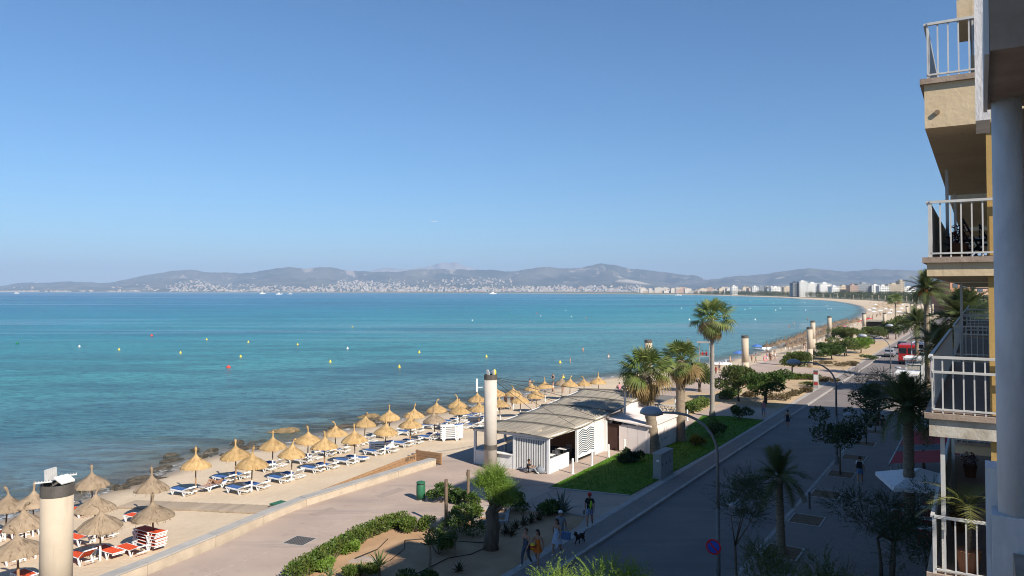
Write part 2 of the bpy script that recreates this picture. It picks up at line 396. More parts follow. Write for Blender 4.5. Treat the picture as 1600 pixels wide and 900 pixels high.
# --- haze
hz = N('haze'); hz.t.nodes.remove(hz.b); pv = hz.n('VolumePrincipled'); pv.inputs['Density'].default_value = 8.5e-5; pv.inputs['Color'].default_value = (.45, .60, .85, 1); pv.inputs['Anisotropy'].default_value = -0.1
hz.L(pv.outputs[0], hz.out.inputs['Volume'])
b = MB(); b.box(-30000, 32000, -3000, 26000, -4.5, 830); tag(b.build('haze', 'haze'), kind='stuff')
# ================================================================== pavements, road, beds
def sheet(name, m_, poly, z, kind='structure', th=.25):
    b = MB(); b.prism([(p.x, p.y) for p in poly], z - th, z); return tag(b.build(name, m_), kind=kind)
def uvpoly(L): return [W(u, v) for u, v in L]
# promenade paving: warm concrete with stains
kk = N('promenade'); vec = kk.mapping()
c_ = kk.mix(kk.ramp(kk.noise(vec, .25, 6, .6), [(.35, 0), (.65, 1)]), (.42, .325, .26), (.34, .26, .21))
c_ = kk.mix(kk.ramp(kk.noise(vec, 1.1, 6, .7), [(.58, 0), (.72, .7)]), c_, (.25, .185, .15))
c_ = kk.mix(kk.math('MULTIPLY', kk.ramp(kk.noise(kk.mapping((.05, .5, 1), rot=(0, 0, -TH)), 1, 5, .6), [(.56, 0), (.64, 1)]), .5), c_, (.21, .175, .165))
c_ = kk.mix(kk.ramp(kk.noise(vec, 14, 3), [(.35, 0), (.8, .35)]), c_, (.42, .35, .3))
kk.set(c_, .85, .25); kk.bump(kk.noise(vec, 18, 4), .25, .01)
kk = N('paving'); vec = kk.mapping(rot=(0, 0, -TH)); 
br = kk.n('TexBrick'); kk.L(vec, br.inputs[0]); br.inputs['Scale'].default_value = 2.5; br.inputs['Mortar Size'].default_value = .015
br.inputs['Color1'].default_value = (.27, .225, .20, 1); br.inputs['Color2'].default_value = (.225, .19, .17, 1); br.inputs['Mortar'].default_value = (.16, .14, .125, 1)
c_ = kk.mix(kk.ramp(kk.noise(kk.mapping(), .6, 5), [(.4, 0), (.7, .5)]), br.outputs[0], (.18, .155, .14)); kk.set(c_, .85, .25)
kk = N('roadway'); vec = kk.mapping()
c_ = kk.mix(kk.ramp(kk.noise(vec, .35, 6), [(.35, 0), (.65, 1)]), (.20, .172, .16), (.155, .135, .128))
c_ = kk.mix(kk.ramp(kk.noise(kk.mapping((.04, .7, 1), rot=(0, 0, -TH)), 1, 4), [(.5, 0), (.65, .5)]), c_, (.125, .11, .108))
c_ = kk.mix(kk.ramp(kk.noise(vec, 22, 3), [(.3, 0), (.8, .35)]), c_, (.26, .23, .21)); kk.set(c_, .85, .25); kk.bump(kk.noise(vec, 30, 3), .3, .01)
mat('kerbstone', (.40, .37, .34), (.29, .27, .25), .85, 2.0, bump=.2, bscale=20, rnd=.08)
mat('wall_stone', (.50, .415, .315), (.39, .32, .24), .9, 1.6, bump=.4, bscale=12, rnd=.05)
mat('wall_cap', (.40, .375, .34), (.30, .29, .27), .9, 1.2, bump=.3, bscale=14, rnd=.06)
mat('soil', (.44, .285, .165), (.33, .20, .11), .95, .8, bump=.6, bscale=5)
mat('dry_soil', (.50, .375, .23), (.38, .27, .16), .95, .5, bump=.5, bscale=4)
leafmat('turf', (.055, .15, .004), (.095, .20, .012), .8, .15, 0, 1.2)
PROM_IN = [(-60, 31), (15, 30.4), (24, 31.6), (30, 33.2), (43.2, 32.9), (43.2, 34.3), (62, 34.2), (100, 34.5), (140, 32), (180, 30), (240, 27), (300, 25)]
sheet('promenade', 'promenade', uvpoly([(-60, 17.9), (300, 17.9)] + PROM_IN[::-1]), 0, th=1.4)
sheet('pavement', 'paving', uvpoly([(-60, 16.3), (300, 16.3), (300, 17.5), (-60, 17.5)]), .004)
sheet('pavement_edging', 'kerbstone', uvpoly([(-60, 17.5), (300, 17.5), (300, 17.9), (-60, 17.9)]), .012)
sheet('road', 'roadway', uvpoly([(-60, 9.3), (1200, 9.3), (1200, 16.1), (-60, 16.1)]), -.12, th=.12)
sheet('pavement', 'paving', uvpoly([(-60, -14), (300, -14), (300, 9.1), (-60, 9.1)]), 0)
def stones(name, v, u0, u1, L, wd, z0, z1, lab=None):
    root = empty(name, W(u0, v, z0), TH); tag(root, kind='structure')
    b = MB(); g = .006; b.box(g, L - g, -wd / 2, wd / 2, 0, z1 - z0); me = b.mesh('kerb_stone', 'kerbstone')
    for i in range(int((u1 - u0) / L)):
        o = link('kerb_stone', me, root, (i * L, 0, random.uniform(-.006, .004))); o.rotation_euler = (0, 0, random.uniform(-.004, .004))
stones('kerb', 16.2, 20, 130, 1.2, .2, -.2, .02); stones('kerb', 9.2, 22, 110, 1.2, .2, -.2, .008)
sheet('kerb', 'kerbstone', uvpoly([(129.8, 16.1), (300, 16.1), (300, 16.3), (129.8, 16.3)]), .012, th=.2)
sheet('kerb', 'kerbstone', uvpoly([(110, 9.1), (300, 9.1), (300, 9.3), (110, 9.3)]), .004, th=.2)
# lawn
LAWN = [at(*p) for p in [(860, 761), (985, 773.5), (1100, 712), (1193, 657), (1140, 651), (1098, 650), (1074, 668), (1062, 689), (1016, 708), (966, 709), (930, 727)]]
sheet('lawn', 'turf', LAWN, .05, th=.1)
def inside(p, P):
    c = False; j = len(P) - 1
    for i in range(len(P)):
        if (P[i].y > p[1]) != (P[j].y > p[1]) and p[0] < (P[j].x - P[i].x) * (p[1] - P[i].y) / (P[j].y - P[i].y) + P[i].x: c = not c
        j = i
    return c
b = MB(); xs = [p.x for p in LAWN]; ys = [p.y for p in LAWN]
for i in range(26000):
    x, y = random.uniform(min(xs) - .1, max(xs) + .1), random.uniform(min(ys) - .1, max(ys) + .1)
    if not inside((x, y), LAWN): continue
    a = random.uniform(0, 6.28); h = random.uniform(.05, .11); d = Vector((math.cos(a), math.sin(a), 0)) * .035; q = Vector((x, y, .04)); t = Vector((random.uniform(-.05, .05), random.uniform(-.05, .05), h))
    b.add([q - d, q + d, q + t], [(0, 1, 2)])
tag(b.build('grass', 'turf'), 'mown green lawn between the beach bar and the street', 'grass', kind='stuff')
b = MB(); e = [at(858, 761.6), at(984, 774.6)]; n_ = (e[1] - e[0]).normalized(); n_ = Vector((n_.y, -n_.x, 0)) * .14
b.prism([(p.x, p.y) for p in (e[0], e[1], e[1] + n_, e[0] + n_)], -.05, .06); tag(b.build('lawn_edging', 'kerbstone'), kind='structure')
# planting beds
BED = [at(*p) for p in [(455, 905), (520, 868), (575, 834), (612, 817), (690, 815), (735, 800), (790, 796), (858, 800), (914, 808.5), (905, 820), (775, 905), (600, 960), (480, 940)]]
def bed(name, m_, poly, z, amp=.06):
    b = MB(); b.sm = True; bm = bmesh.new(); vs = [bm.verts.new((p.x, p.y, z)) for p in poly]; bm.faces.new(vs)
    bmesh.ops.triangulate(bm, faces=bm.faces[:]); bmesh.ops.subdivide_edges(bm, edges=bm.edges[:], cuts=10, use_grid_fill=True)
    for q in bm.verts:
        if not q.is_boundary: q.co.z += .03 + amp * mnoise.noise(q.co * .5) + amp * .4 * mnoise.noise(q.co * 1.9)
    bmesh.ops.recalc_face_normals(bm, faces=bm.faces[:])
    if sum(f.normal.z for f in bm.faces) < 0: bmesh.ops.reverse_faces(bm, faces=bm.faces[:])
    me = bpy.data.meshes.new(name); bm.to_mesh(me); me.materials.append(MT[m_])
    for p in me.polygons: p.use_smooth = True
    return tag(link(name, me), kind='structure')
bed('planting_bed', 'soil', BED, .01)
bed('planting_bed', 'dry_soil', uvpoly([(82, 18), (84, 24.5), (90, 28), (108, 27), (113, 18)]), .01)
bed('planting_bed', 'dry_soil', uvpoly([(128, 18), (128, 29), (150, 29), (205, 24), (205, 18)]), .01)
bed('planting_bed', 'dry_soil', uvpoly([(72, 24.6), (71, 29), (90, 31), (90, 28), (83.8, 24.6)]), .01, .03)
b = MB(); e = [at(858, 799.5), at(914, 808.3)]; b.beam(e[0] + Vector((0, 0, .03)), e[1] + Vector((0, 0, .03)), .12, .14); tag(b.build('bed_edging', 'kerbstone'), kind='structure')
# beach wall, with its joints
mw = empty('beach_wall', W(36, 32.6, 0)); tag(mw, 'low beige stone wall with grey capping between promenade and beach', 'wall')
WL = [W(*p) for p in [(-10, 30.4), (-3, 30.4), (4, 30.4), (11, 30.4), (16, 30.7), (20, 31.2), (24, 31.9), (27.5, 32.6), (31, 33.15), (35, 33.1), (39, 33.05), (43.0, 33.0)]]
for a, b_ in zip(WL[:-1], WL[1:]):
    d = (b_ - a).normalized(); n_ = Vector((-d.y, d.x, 0)); g = d * .012; o = -mw.location
    b = MB(); b.prism([tuple((p + o)[:2]) for p in (a + g, b_ - g, b_ - g + n_ * .55, a + g + n_ * .55)], -1.0, .40); w_ = b.build('wall_block', 'wall_stone', mw)
    b = MB(); b.prism([tuple((p + o)[:2]) for p in (a + g - n_ * .03, b_ - g - n_ * .03, b_ - g + n_ * .58, a + g + n_ * .58)], .402, .47); b.build('capstone', 'wall_cap', w_)
# manhole cover and drain patches
mat('cast_iron', (.10, .095, .09), (.06, .058, .055), .6, 30, metal=.3, bump=.6, bscale=40)
q = at(468, 845); r = empty('manhole_cover', q, TH + .2); tag(r, 'square cast iron grating set in the promenade paving', 'manhole cover')
b = MB(); b.box(-.62, .62, -.62, .62, .002, .008); b.build('rim', 'kerbstone', r)
for i in range(9):
    b = MB(); b.box(-.55, .55, -.55 + i * .123, -.55 + i * .123 + .09, .004, .02); b.build('bar', 'cast_iron', r)
mat('concrete', (.34, .33, .31), (.24, .235, .22), .9, 1.5, bump=.2)
# slab joints and patched strips of the promenade
mat('joint', (.44, .36, .30), (.30, .24, .2), .9, 2); mat('patch', (.36, .285, .235), (.29, .23, .19), .9, 1.5)
for i, (a_, b_) in enumerate([((u, 18.2), (u + .6, 30.2)) for u in (8, 14.5, 21, 27.5, 34, 40.5, 66, 73)] + [((-5, 24.5), (43, 25.4)), ((10, 28.4), (43, 29.6))]):
    p0, p1 = W(*a_, .003), W(*b_, .003); b = MB(); b.beam(p0, p1, .045, .006); tag(b.build('paving_joint', 'joint'), kind='structure')
for i, (x, y, w_, l_) in enumerate(((430, 792, .5, .9), (505, 800, .6, 1.6), (610, 770, .7, 2.2), (700, 800, 1.0, 1.6), (860, 775, 1.3, 4.5), (1000, 770, .5, .9), (1080, 700, .4, .8))):
    q = at(x, y); sheet('paving_patch', 'patch', [q + W(a * l_, c * w_) for a, c in ((-.5, -.5), (.5, -.5), (.55, .5), (-.45, .5))], .009, th=.006)
# wooden ramp onto the sand
mat('timber', (.36, .215, .115), (.25, .145, .075), .8, 1.0, mp=(8, .6, 8), bump=.3, bscale=10, rnd=.12)
mat('grey_timber', (.40, .32, .235), (.30, .235, .17), .85, 1.0, mp=(1, 6, 6), bump=.3, bscale=10, rnd=.12)
r = empty('beach_ramp', W(43.2, 34.3, 0), TH); tag(r, 'brown wooden ramp with plank sides running down along the beach wall', 'ramp')
L = 14.0; drop = -.85
def rz_(x): return drop * (-x / L)
for i in range(70):
    x = -i * .2; b = MB(); b.box(-.19, 0, -.62, .62, -.05, 0); o = b.build('deck_plank', 'grey_timber', r, (x, 0, rz_(x) + .06)); o.rotation_euler = (0, math.atan(drop / L), 0)
for j in range(3):
    b = MB(); b.beam((-L, .68, drop + .09 + j * .2), (0, .68, .09 + j * .2), .05, .18); b.build('side_plank', 'timber', r)
for j in range(4):
    b = MB(); b.box(.02, .09, -1.55, .74, .08 + j * .19, .255 + j * .19); b.build('end_plank', 'timber', r)
for y in (-1.5, -.4, .66):
    b = MB(); b.box(.10, .18, y - .05, y + .05, -.3, .84); b.build('post', 'timber', r)
GLY = {'A': [((0, 0), (.1, .3)), ((.1, .3), (.2, 0)), ((.05, .12), (.15, .12))], 'R': [((0, 0), (0, .3)), ((0, .3), (.16, .23)), ((.16, .23), (0, .15)), ((.02, .15), (.18, 0))], 'M': [((0, 0), (0, .3)), ((0, .3), (.1, .12)), ((.1, .12), (.2, .3)), ((.2, .3), (.2, 0))], 'N': [((0, 0), (0, .3)), ((0, .3), (.18, 0)), ((.18, 0), (.18, .3))]}
for t_, x_ in zip('ARMN', (-1.25, -.98, -.7, -.4)):
    b = MB()
    for p, q in GLY[t_]: b.beam((p[0], 0, p[1]), (q[0], 0, q[1]), .035, .008, up=(0, 1, 0))
    b.build('letter', 'cast_iron', r, (x_, .645, .2))
# boardwalk over the sand
q0, q1 = at(432, 797, -.66), at(196, 781, -.95); r = empty('boardwalk', q0, math.atan2(q1.y - q0.y, q1.x - q0.x)); tag(r, 'pale plank walkway laid across the sand towards the sea', 'walkway')
b = MB(); b.box(.01, .49, -.75, .75, -.05, .05); me = b.mesh('board', 'grey_timber'); Lb = (q1 - q0).length
for i in range(int(Lb / .5)):
    p = q0.lerp(q1, i * .5 / Lb); o = link('board', me, r, (i * .5, 0, beach_z(p) - q0.z + .07))
# green lidded box by the wall
r = empty('valve_box', W(*UV(at(437, 792, -.6)), -.75), TH); tag(r, 'low grey box with green lid on the sand beside the boardwalk', 'box')
mat('green_plastic', (.03, .14, .075), (.02, .10, .05), .5, 3); mat('grey_plastic', (.3, .3, .29), None, .6)
b = MB(); b.box(-.4, .4, -.35, .35, 0, .32); b.build('body', 'grey_plastic', r); b = MB(); b.box(-.44, .44, -.39, .39, .322, .40); b.build('lid', 'green_plastic', r)
# tree pits in the far pavement
mat('pit_soil', (.20, .13, .08), (.13, .085, .05), .95, 3, bump=.5)
PITS = [25.7, 31.6, 37.5, 43.4, 49.4, 55.3, 61.3, 67.3, 73.3, 79.3]
for u in PITS:
    sheet('tree_pit', 'pit_soil', uvpoly([(u - .9, 7.4), (u + .9, 7.4), (u + .9, 9.0), (u - .9, 9.0)]), .004, th=.02)
    b = MB(); r = empty('pit_edging', W(u, 8.2, .0), TH); tag(r, kind='structure')
    for x0, x1, y0, y1 in ((-1, 1, -.9, -.8), (-1, 1, .7, .8), (-1, -.9, -.8, .7), (.9, 1, -.8, .7)):
        b = MB(); b.box(x0, x1, y0, y1, -.03, .03); b.build('edge_stone', 'kerbstone', r)
# ================================================================== the apartment building on the right and our own balcony
kk = N('render_tan'); vec = kk.mapping()
c_ = kk.mix(kk.ramp(kk.noise(vec, 1.4, 6), [(.3, 0), (.7, 1)]), (.70, .555, .36), (.61, .47, .30))
c_ = kk.mix(kk.ramp(kk.noise(kk.mapping((5, 5, .35)), 1, 6, .7), [(.58, 0), (.72, .55)]), c_, (.34, .25, .155))
c_ = kk.mix(kk.ramp(kk.noise(vec, 6, 6, .8), [(.64, 0), (.68, .5)]), c_, (.30, .23, .16)); kk.set(c_, .9, .25); kk.bump(kk.noise(vec, 9, 5), .4, .02)
mat('render_white', (.66, .65, .64), (.55, .545, .54), .85, 1.2, bump=.25, bscale=10)
mat('render_ochre', (.50, .33, .12), (.44, .28, .10), .9, 1.0, bump=.3, bscale=8)
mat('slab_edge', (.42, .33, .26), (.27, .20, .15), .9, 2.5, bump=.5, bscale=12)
mat('flaked', (.62, .57, .48), (.42, .37, .29), .95, 1.6, bump=.9, bscale=5, contrast=(.42, .55))
mat('rail_metal', (.62, .61, .58), (.52, .50, .47), .45, 4, spec=.5)
mat('floor_tile', (.36, .27, .21), (.30, .22, .17), .7, 2)
mat('shutter_brown', (.14, .085, .05), None, .7); mat('glass_dark', (.02, .025, .03), None, .08, spec=.8)
mat('pvc_panel', (.70, .69, .66), None, .7, 1.5); mat('board_tan', (.42, .35, .22), (.34, .28, .17), .85, 1.5, mp=(3, 3, .5), rnd=.08)
bd = empty('apartment_building', W(0, 0, 0), TH)
tag(bd, 'tan seafront apartment block with stacked railed balconies', 'building')
U0, U1 = 15.6, 76.0; VF = -1.35
def part(name, m_, f, parent=bd):
    b = MB(); f(b); return b.build(name, m_, parent)
part('wall', 'render_tan', lambda b: b.prism([(U0 + .2, VF), (U1, VF), (U1 + 3, -13.5), (U0 + .2, -13.5)], 0, 18.6))
part('roof', 'render_white', lambda b: b.prism([(U0, VF - .3), (U1 + .2, VF - .3), (U1 + 3.2, -13.8), (U0, -13.8)], 18.6, 19.0))
part('roof_tower', 'render_tan', lambda b: b.box(27.2, 31.5, -7.5, -2.2, 19.0, 24.0))  # unseen; shaped to fit the taller step of the shadow on the ground
FL = [4.4, 7.35, 10.2, 13.0, 16.25]
MOD = [(15.6, 27.0), (29.5, 41.0), (43.5, 55.0), (57.5, 69.0)]
VB = 0.82
for fi, z in enumerate(FL):
    for mi_, (a, c) in enumerate(MOD):
        up = fi == 4
        zb = z - (.34 if fi == 3 else .42 if fi == 2 else .9 if fi == 4 else .4)
        def bal(b):
            if fi == 4:      # deep sloping underside on the upper floor
                b.add([(a, VF + .002, zb), (c, VF + .002, zb), (c, VB, zb), (a, VB, zb), (a, VF + .002, z - .1), (c, VF + .002, z - .1), (c, VB, z - .1), (a, VB, z - .1)],
                      [(0, 1, 2, 3)[::-1], (4, 5, 6, 7), (0, 1, 5, 4), (1, 2, 6, 5), (2, 3, 7, 6), (3, 0, 4, 7)])
            else: b.box(a, c, VF + .002, VB, zb, z - .1)
        ba = part('balcony', 'flaked' if fi == 2 else 'render_tan', bal)
        part('floor_slab', 'slab_edge', lambda b: b.box(a - .06, c + .06, VF + .004, VB + .07, z - .098, z), ba)
        part('floor_covering', 'floor_tile', lambda b: b.box(a + .02, c - .02, VF + .01, VB - .02, z + .002, z + .014), ba)
        # railing
        rl = empty('railing', (0, 0, 0)); rl.parent = bd; R0 = VB - .06; zt = z + 1.0
        def rail(b):
            b.beam((a, VF + .01, zt), (a, R0, zt), .06, .045); b.beam((a, R0 + .03, zt + .002), (c, R0 + .03, zt + .002), .06, .045); b.beam((c, R0, zt), (c, VF + .01, zt), .06, .045)
        part('handrail', 'rail_metal', rail, rl)
        if fi == 2: part('rail_bar', 'rail_metal', lambda b: b.beam((a - .03, VF + .01, z + .74), (a - .03, R0, z + .74), .05, .04), rl)
        part('rail_bar', 'rail_metal', lambda b: (b.beam((a, VF + .01, z + .07), (a, R0, z + .07), .04, .03), b.beam((a, R0, z + .07), (c, R0, z + .07), .04, .03)), rl)
        near = mi_ < 2
        nb = 13
        for i in range(nb):
            y = R0 - (R0 - VF) * i / nb
            part('baluster', 'rail_metal', lambda b: b.box(a - .011, a + .011, y - .012, y + .012, z + .002, zt - .02), rl)
        if fi in (3, 1) and mi_ == 0:
            part('railing_panel', 'pvc_panel', lambda b: b.box(a + .06, c, R0 - .015, R0 + .015, z + .09, zt - .06), rl)
            part('post', 'rail_metal', lambda b: b.box(a - .02, a + .04, R0 - .03, R0 + .03, z, zt), rl)
        elif near:
            st = .14 if mi_ == 0 else .2
            for i in range(1, int((c - a) / st)):
                x = a + i * st
                part('baluster', 'rail_metal', lambda b: b.box(x - .012, x + .012, R0 - .012, R0 + .012, z + .002, zt - .02), rl)
        else:
            part('baluster_panel', 'pvc_panel', lambda b: b.box(a, c, R0 - .012, R0 + .012, z + .09, zt - .05), rl)
        # windows behind
        for k_ in range(3):
            x = a + 1.2 + k_ * 3.6
            wn = part('window', 'shutter_brown', lambda b: b.box(x, x + 2.2, VF - .02, VF + .05, z + .02, z + 2.15))
            part('pane', 'glass_dark', lambda b: b.box(x + .12, x + 1.0, VF + .052, VF + .06, z + .12, z + 2.05), wn); part('pane', 'glass_dark', lambda b: b.box(x + 1.2, x + 2.08, VF + .052, VF + .06, z + .12, z + 2.05), wn)
# slim posts between the floors
for x, z0, z1, y in ((15.8, 7.36, 9.78, .62), (21.5, 7.36, 9.78, .62), (21.2, 13.0, 15.35, .66), (26.6, 13.0, 15.35, .62), (26.9, 10.21, 12.6, .5)):
    part('post', 'rail_metal', lambda b: b.box(x - .035, x + .035, y - .035, y + .035, z0, z1))
part('corner_wall', 'render_ochre', lambda b: b.box(U0 + .1, U0 + .32, VF - 8, -.12, 0, 18.5))
part('corner_plinth', 'render_white', lambda b: b.box(U0 + .05, U0 + .098, VF - 6, -.1, 0, 8.95))
# roof-floor parapet seen above, upper terrace
part('terrace_wall', 'render_tan', lambda b: b.box(17.4, 27, -.9, .1, 16.27, 17.05)); 
for i in range(8):
    y = .06 - i * .16
    part('baluster', 'rail_metal', lambda b: b.box(17.45, 17.48, y - .016, y + .016, 17.05, 17.8))
part('handrail', 'rail_metal', lambda b: (b.beam((17.465, .1, 17.82), (17.465, -1.2, 17.82), .06, .05), b.beam((17.465, .08, 17.82), (27, .08, 17.82), .06, .05)))
part('upper_slab', 'render_tan', lambda b: (b.box(18.6, 20.4, VF, .35, 18.2, 18.598), b.box(20.4, 70, VF, -1.0, 18.21, 18.597)))
# rusty streaks and a pipe hole on the balcony end
mat('stain', (.20, .13, .08), (.30, .22, .15), .95, 6); part('drain_spout', 'stain', lambda b: b.tube([(15.56, .62, 15.62), (15.62, .62, 15.62)], .045, 10))
# things on the balconies
def bthing(name, lb, cat, u, v, z, group='things on the balconies'): return tag(empty(name, W(u, v, z), TH), lb, cat, group)
mat('pot_clay', (.35, .16, .09), None, .85, 4); mat('chair_dark', (.03, .03, .035), None, .6); mat('flower_pink', (.35, .05, .12), (.06, .10, .03), .7, 20)
for i, (u, v) in enumerate(((18.5, .1), (20.4, -.2), (22.6, .15))):
    r = bthing('folding_chair', f'{ORD[i]} dark folding chair from near on the balcony above the horizon', 'chair', u, v, 13.015)
    part('seat', 'chair_dark', lambda b: b.box(-.22, .22, -.22, .22, .42, .45), r); part('backrest', 'chair_dark', lambda b: [b.box(-.22, .22, .18, .21, .5 + k * .1, .56 + k * .1) for k in range(4)], r)
    for s_ in (-.2, .2): part('leg', 'chair_dark', lambda b: (b.beam((s_, -.22, 0), (s_, .2, .9), .03), b.beam((s_, .22, 0), (s_, -.2, .45), .03)), r)
for i, (u, v, z) in enumerate(((17.4, .35, 13.015), (19.6, .45, 13.015), (24.6, .4, 13.015), (18.5, .45, 7.365), (24, .3, 7.365))):
    r = bthing('flower_pot', f'{ORD[i]} potted plant from near on the {"upper" if z > 10 else "lower"} balcony floor', 'plant', u, v, z)
    part('pot', 'pot_clay', lambda b: b.lathe([(.12, 0), (.17, .3), (.18, .32)], 12), r)
    def fol(b):
        for _ in range(160):
            d = Vector((random.gauss(0, 1), random.gauss(0, 1), random.gauss(0, 1))).normalized() * .22 * random.random() ** .4; p = Vector((0, 0, .48)) + d; a = Vector((random.gauss(0, 1), random.gauss(0, 1), random.gauss(0, 1))).normalized() * .07; c = a.cross(Vector((.3, .5, .7))).normalized() * .025
            b.add([p - c, p + a, p + c], [(0, 1, 2)])
    part('foliage', 'flower_pink', fol, r)
# ---- the building we stand in
ob = empty('corner_building', W(0, 0, 0), TH); tag(ob, 'white painted balcony pillar and slab framing the view on the right edge', 'building')
mat('paint_shade', (.70, .70, .71), (.58, .58, .60), .85, 5.0, bump=.35, bscale=22, mp=(1, 1, .4), contrast=(.4, .65))
q = atY(1576.5, 400, 6.2); uq, vq = UV(q)
def rnd_pillar(b): b.sm = True; b.lathe([(.107, 10.3), (.107, 13.99)], 24, (uq, vq, 0))
part('pillar', 'paint_shade', rnd_pillar, ob)
part('pillar_base', 'paint_shade', lambda b: b.box(uq - .12, uq + .16, vq - 2.2, vq + .15, 9.4, 10.58), ob)
part('pillar_base', 'paint_shade', lambda b: b.box(uq + .17, uq + .5, vq - 2.2, vq + .19, 9.4, 10.9), ob)
part('dark_gap_panel', 'slab_edge', lambda b: b.box(uq + .35, uq + .45, vq - 2.4, vq - .115, 10.3, 13.96), ob)  # added panel standing for the darkness behind the pillar
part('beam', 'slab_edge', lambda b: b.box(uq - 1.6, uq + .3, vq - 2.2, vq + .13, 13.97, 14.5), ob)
part('beam_edge', 'render_white', lambda b: b.box(uq - 1.6, uq + .3, vq + .132, vq + .16, 13.95, 14.5), ob)
part('fascia', 'paint_shade', lambda b: b.box(uq + .9, uq + 1.6, vq + .1, vq + .22, 14.0, 18.5), ob)
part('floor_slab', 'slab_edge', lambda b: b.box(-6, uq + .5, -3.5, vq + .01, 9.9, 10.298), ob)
part('wall', 'render_white', lambda b: b.box(-14, 5.2, -14, -2.4, 0, 19), ob)
# ================================================================== beach: umbrellas, loungers, columns, rocks, buoys
mat('straw_gold', (.47, .32, .15), (.35, .225, .095), .9, 5, mp=(1, 1, .4), bump=.5, bscale=40, rnd=.12)
mat('straw_dark', (.33, .205, .085), (.24, .145, .06), .9, 5, rnd=.1)
mat('straw_grey', (.31, .235, .16), (.23, .17, .11), .92, 5, mp=(1, 1, .4), bump=.5, bscale=40, rnd=.12)
mat('straw_brown', (.20, .145, .095), (.15, .105, .07), .92, 5, rnd=.1)
mat('pole_wood', (.13, .095, .07), (.20, .14, .09), .8, 6); mat('white_paint', (.78, .77, .74), (.70, .69, .66), .5, 5)
def canopy_mesh(seed, gold=True, n=26, straws=230, name='canopy'):
    random.seed(seed); b = MB(); prof = [(1.0, 1.66), (.99, 1.73), (.82, 1.90), (.58, 2.06), (.35, 2.19), (.17, 2.33), (.075, 2.47)]
    sag = [random.uniform(.95, 1.06) for _ in range(n)]
    vs = []; fs = []
    for r, z in prof:
        for k in range(n):
            t = 2 * math.pi * k / n; vs.append((math.cos(t) * r * sag[k], math.sin(t) * r * sag[k], z + (random.uniform(-.035, .02) if r > .9 else 0)))
    for r, z in ((.93, 1.67), (.5, 1.9), (.06, 2.2)):
        for k in range(n):
            t = 2 * math.pi * k / n; vs.append((math.cos(t) * r * sag[k], math.sin(t) * r * sag[k], z))
    np_ = len(prof)
    for i in range(np_ - 1):
        for k in range(n): k2 = (k + 1) % n; fs.append((i * n + k, i * n + k2, (i + 1) * n + k2, (i + 1) * n + k))
    for k in range(n):
        k2 = (k + 1) % n; fs.append((k, (np_) * n + k, np_ * n + k2, k2))
        for i in (np_, np_ + 1): fs.append((i * n + k, (i + 1) * n + k, (i + 1) * n + k2, i * n + k2))
    b.add(vs, fs)
    def zz(r): return float(np.interp(r, [.075, .17, .35, .58, .82, .99, 1.0], [2.47, 2.33, 2.19, 2.06, 1.90, 1.73, 1.66]))
    for i in range(straws):
        t = random.uniform(0, 6.283); r0 = random.choice([.3, .5, .72, .85, .9]) + random.uniform(-.08, .08); r1 = r0 + random.uniform(.14, .25); wd = random.uniform(.008, .022)
        tt = t + random.uniform(-.06, .06); b.mi = random.choice([0, 0, 1])
        p0 = Vector((math.cos(t) * r0, math.sin(t) * r0, zz(min(r0, 1)) + .012)); z1 = zz(min(r1, 1)) + .02 if r1 <= 1 else 1.655 - (r1 - 1) * .9
        r1 = min(r1, 1.05); p1 = Vector((math.cos(tt) * r1, math.sin(tt) * r1, z1)); s_ = Vector((-math.sin(t), math.cos(t), 0)) * wd
        b.add([p0 - s_, p0 + s_, p1 + s_ * .6, p1 - s_ * .6], [(0, 1, 2, 3)])
    return b.mesh(name, ['straw_gold', 'straw_dark'] if gold else ['straw_grey', 'straw_brown'])
def tuft_mesh(seed, gold=True):
    random.seed(seed); b = MB(); lean = Vector((random.uniform(-.22, .22), random.uniform(-.22, .22), 0)); flop = random.random() < .35
    pts = []
    for i in range(6):
        t = i / 5; pts.append(Vector((0, 0, 2.42 + .52 * t - (.12 * max(0, t - .6) / .4 if flop else 0))) + lean * t * t * (1.6 if flop else .8))
    b.tube(pts, [.075, .055, .05, .06, .085, .07], 8)
    e = pts[-1]; dr = (pts[-1] - pts[-2]).normalized(); b.mi = 1
    for i in range(22):
        a = random.uniform(0, 6.28); d = (dr + Vector((math.cos(a), math.sin(a), random.uniform(-.4, .4))) * .7).normalized() * random.uniform(.09, .17); s_ = Vector((-d.y, d.x, 0)).normalized() * .012
        b.mi = random.choice([0, 1]); b.add([e - s_, e + s_, e + d], [(0, 1, 2)])
    return b.mesh('tuft', ['straw_gold', 'straw_dark'] if gold else ['straw_grey', 'straw_brown'])
CAN_FAR = None
CAN = {g: [(canopy_mesh(11 + i + 50 * g, g), tuft_mesh(31 + i + 50 * g, g)) for i in range(4)] for g in (True, False)}
def pole_mesh(white):
    b = MB(); b.tube([(0, 0, -.3), (0, 0, .75 if white else 1.0)], .055, 8); b.mi = 1; b.tube([(0, 0, .751 if white else 1.001), (0, 0, 2.3)], .042, 8); return b.mesh('pole', ['white_paint' if white else 'timber', 'pole_wood'])
POLE = [pole_mesh(True), pole_mesh(False)]
def umbrella(p, gold, label, group, k, scale=1.0):
    r = empty('straw_umbrella', p, k * 2.399); tag(r, label, 'umbrella', group); r.scale = (scale,) * 3
    r.rotation_euler = (random.uniform(-.06, .06), random.uniform(-.06, .06), k * 2.399); r.scale = (scale * random.uniform(.93, 1.08), scale * random.uniform(.93, 1.08), scale * random.uniform(.94, 1.05))
    cm, tm = CAN[gold][k % 4]; c = link('canopy', cm, r); link('tuft', tm, c); link('pole', POLE[(k * 7) % 3 == 0], r); return r
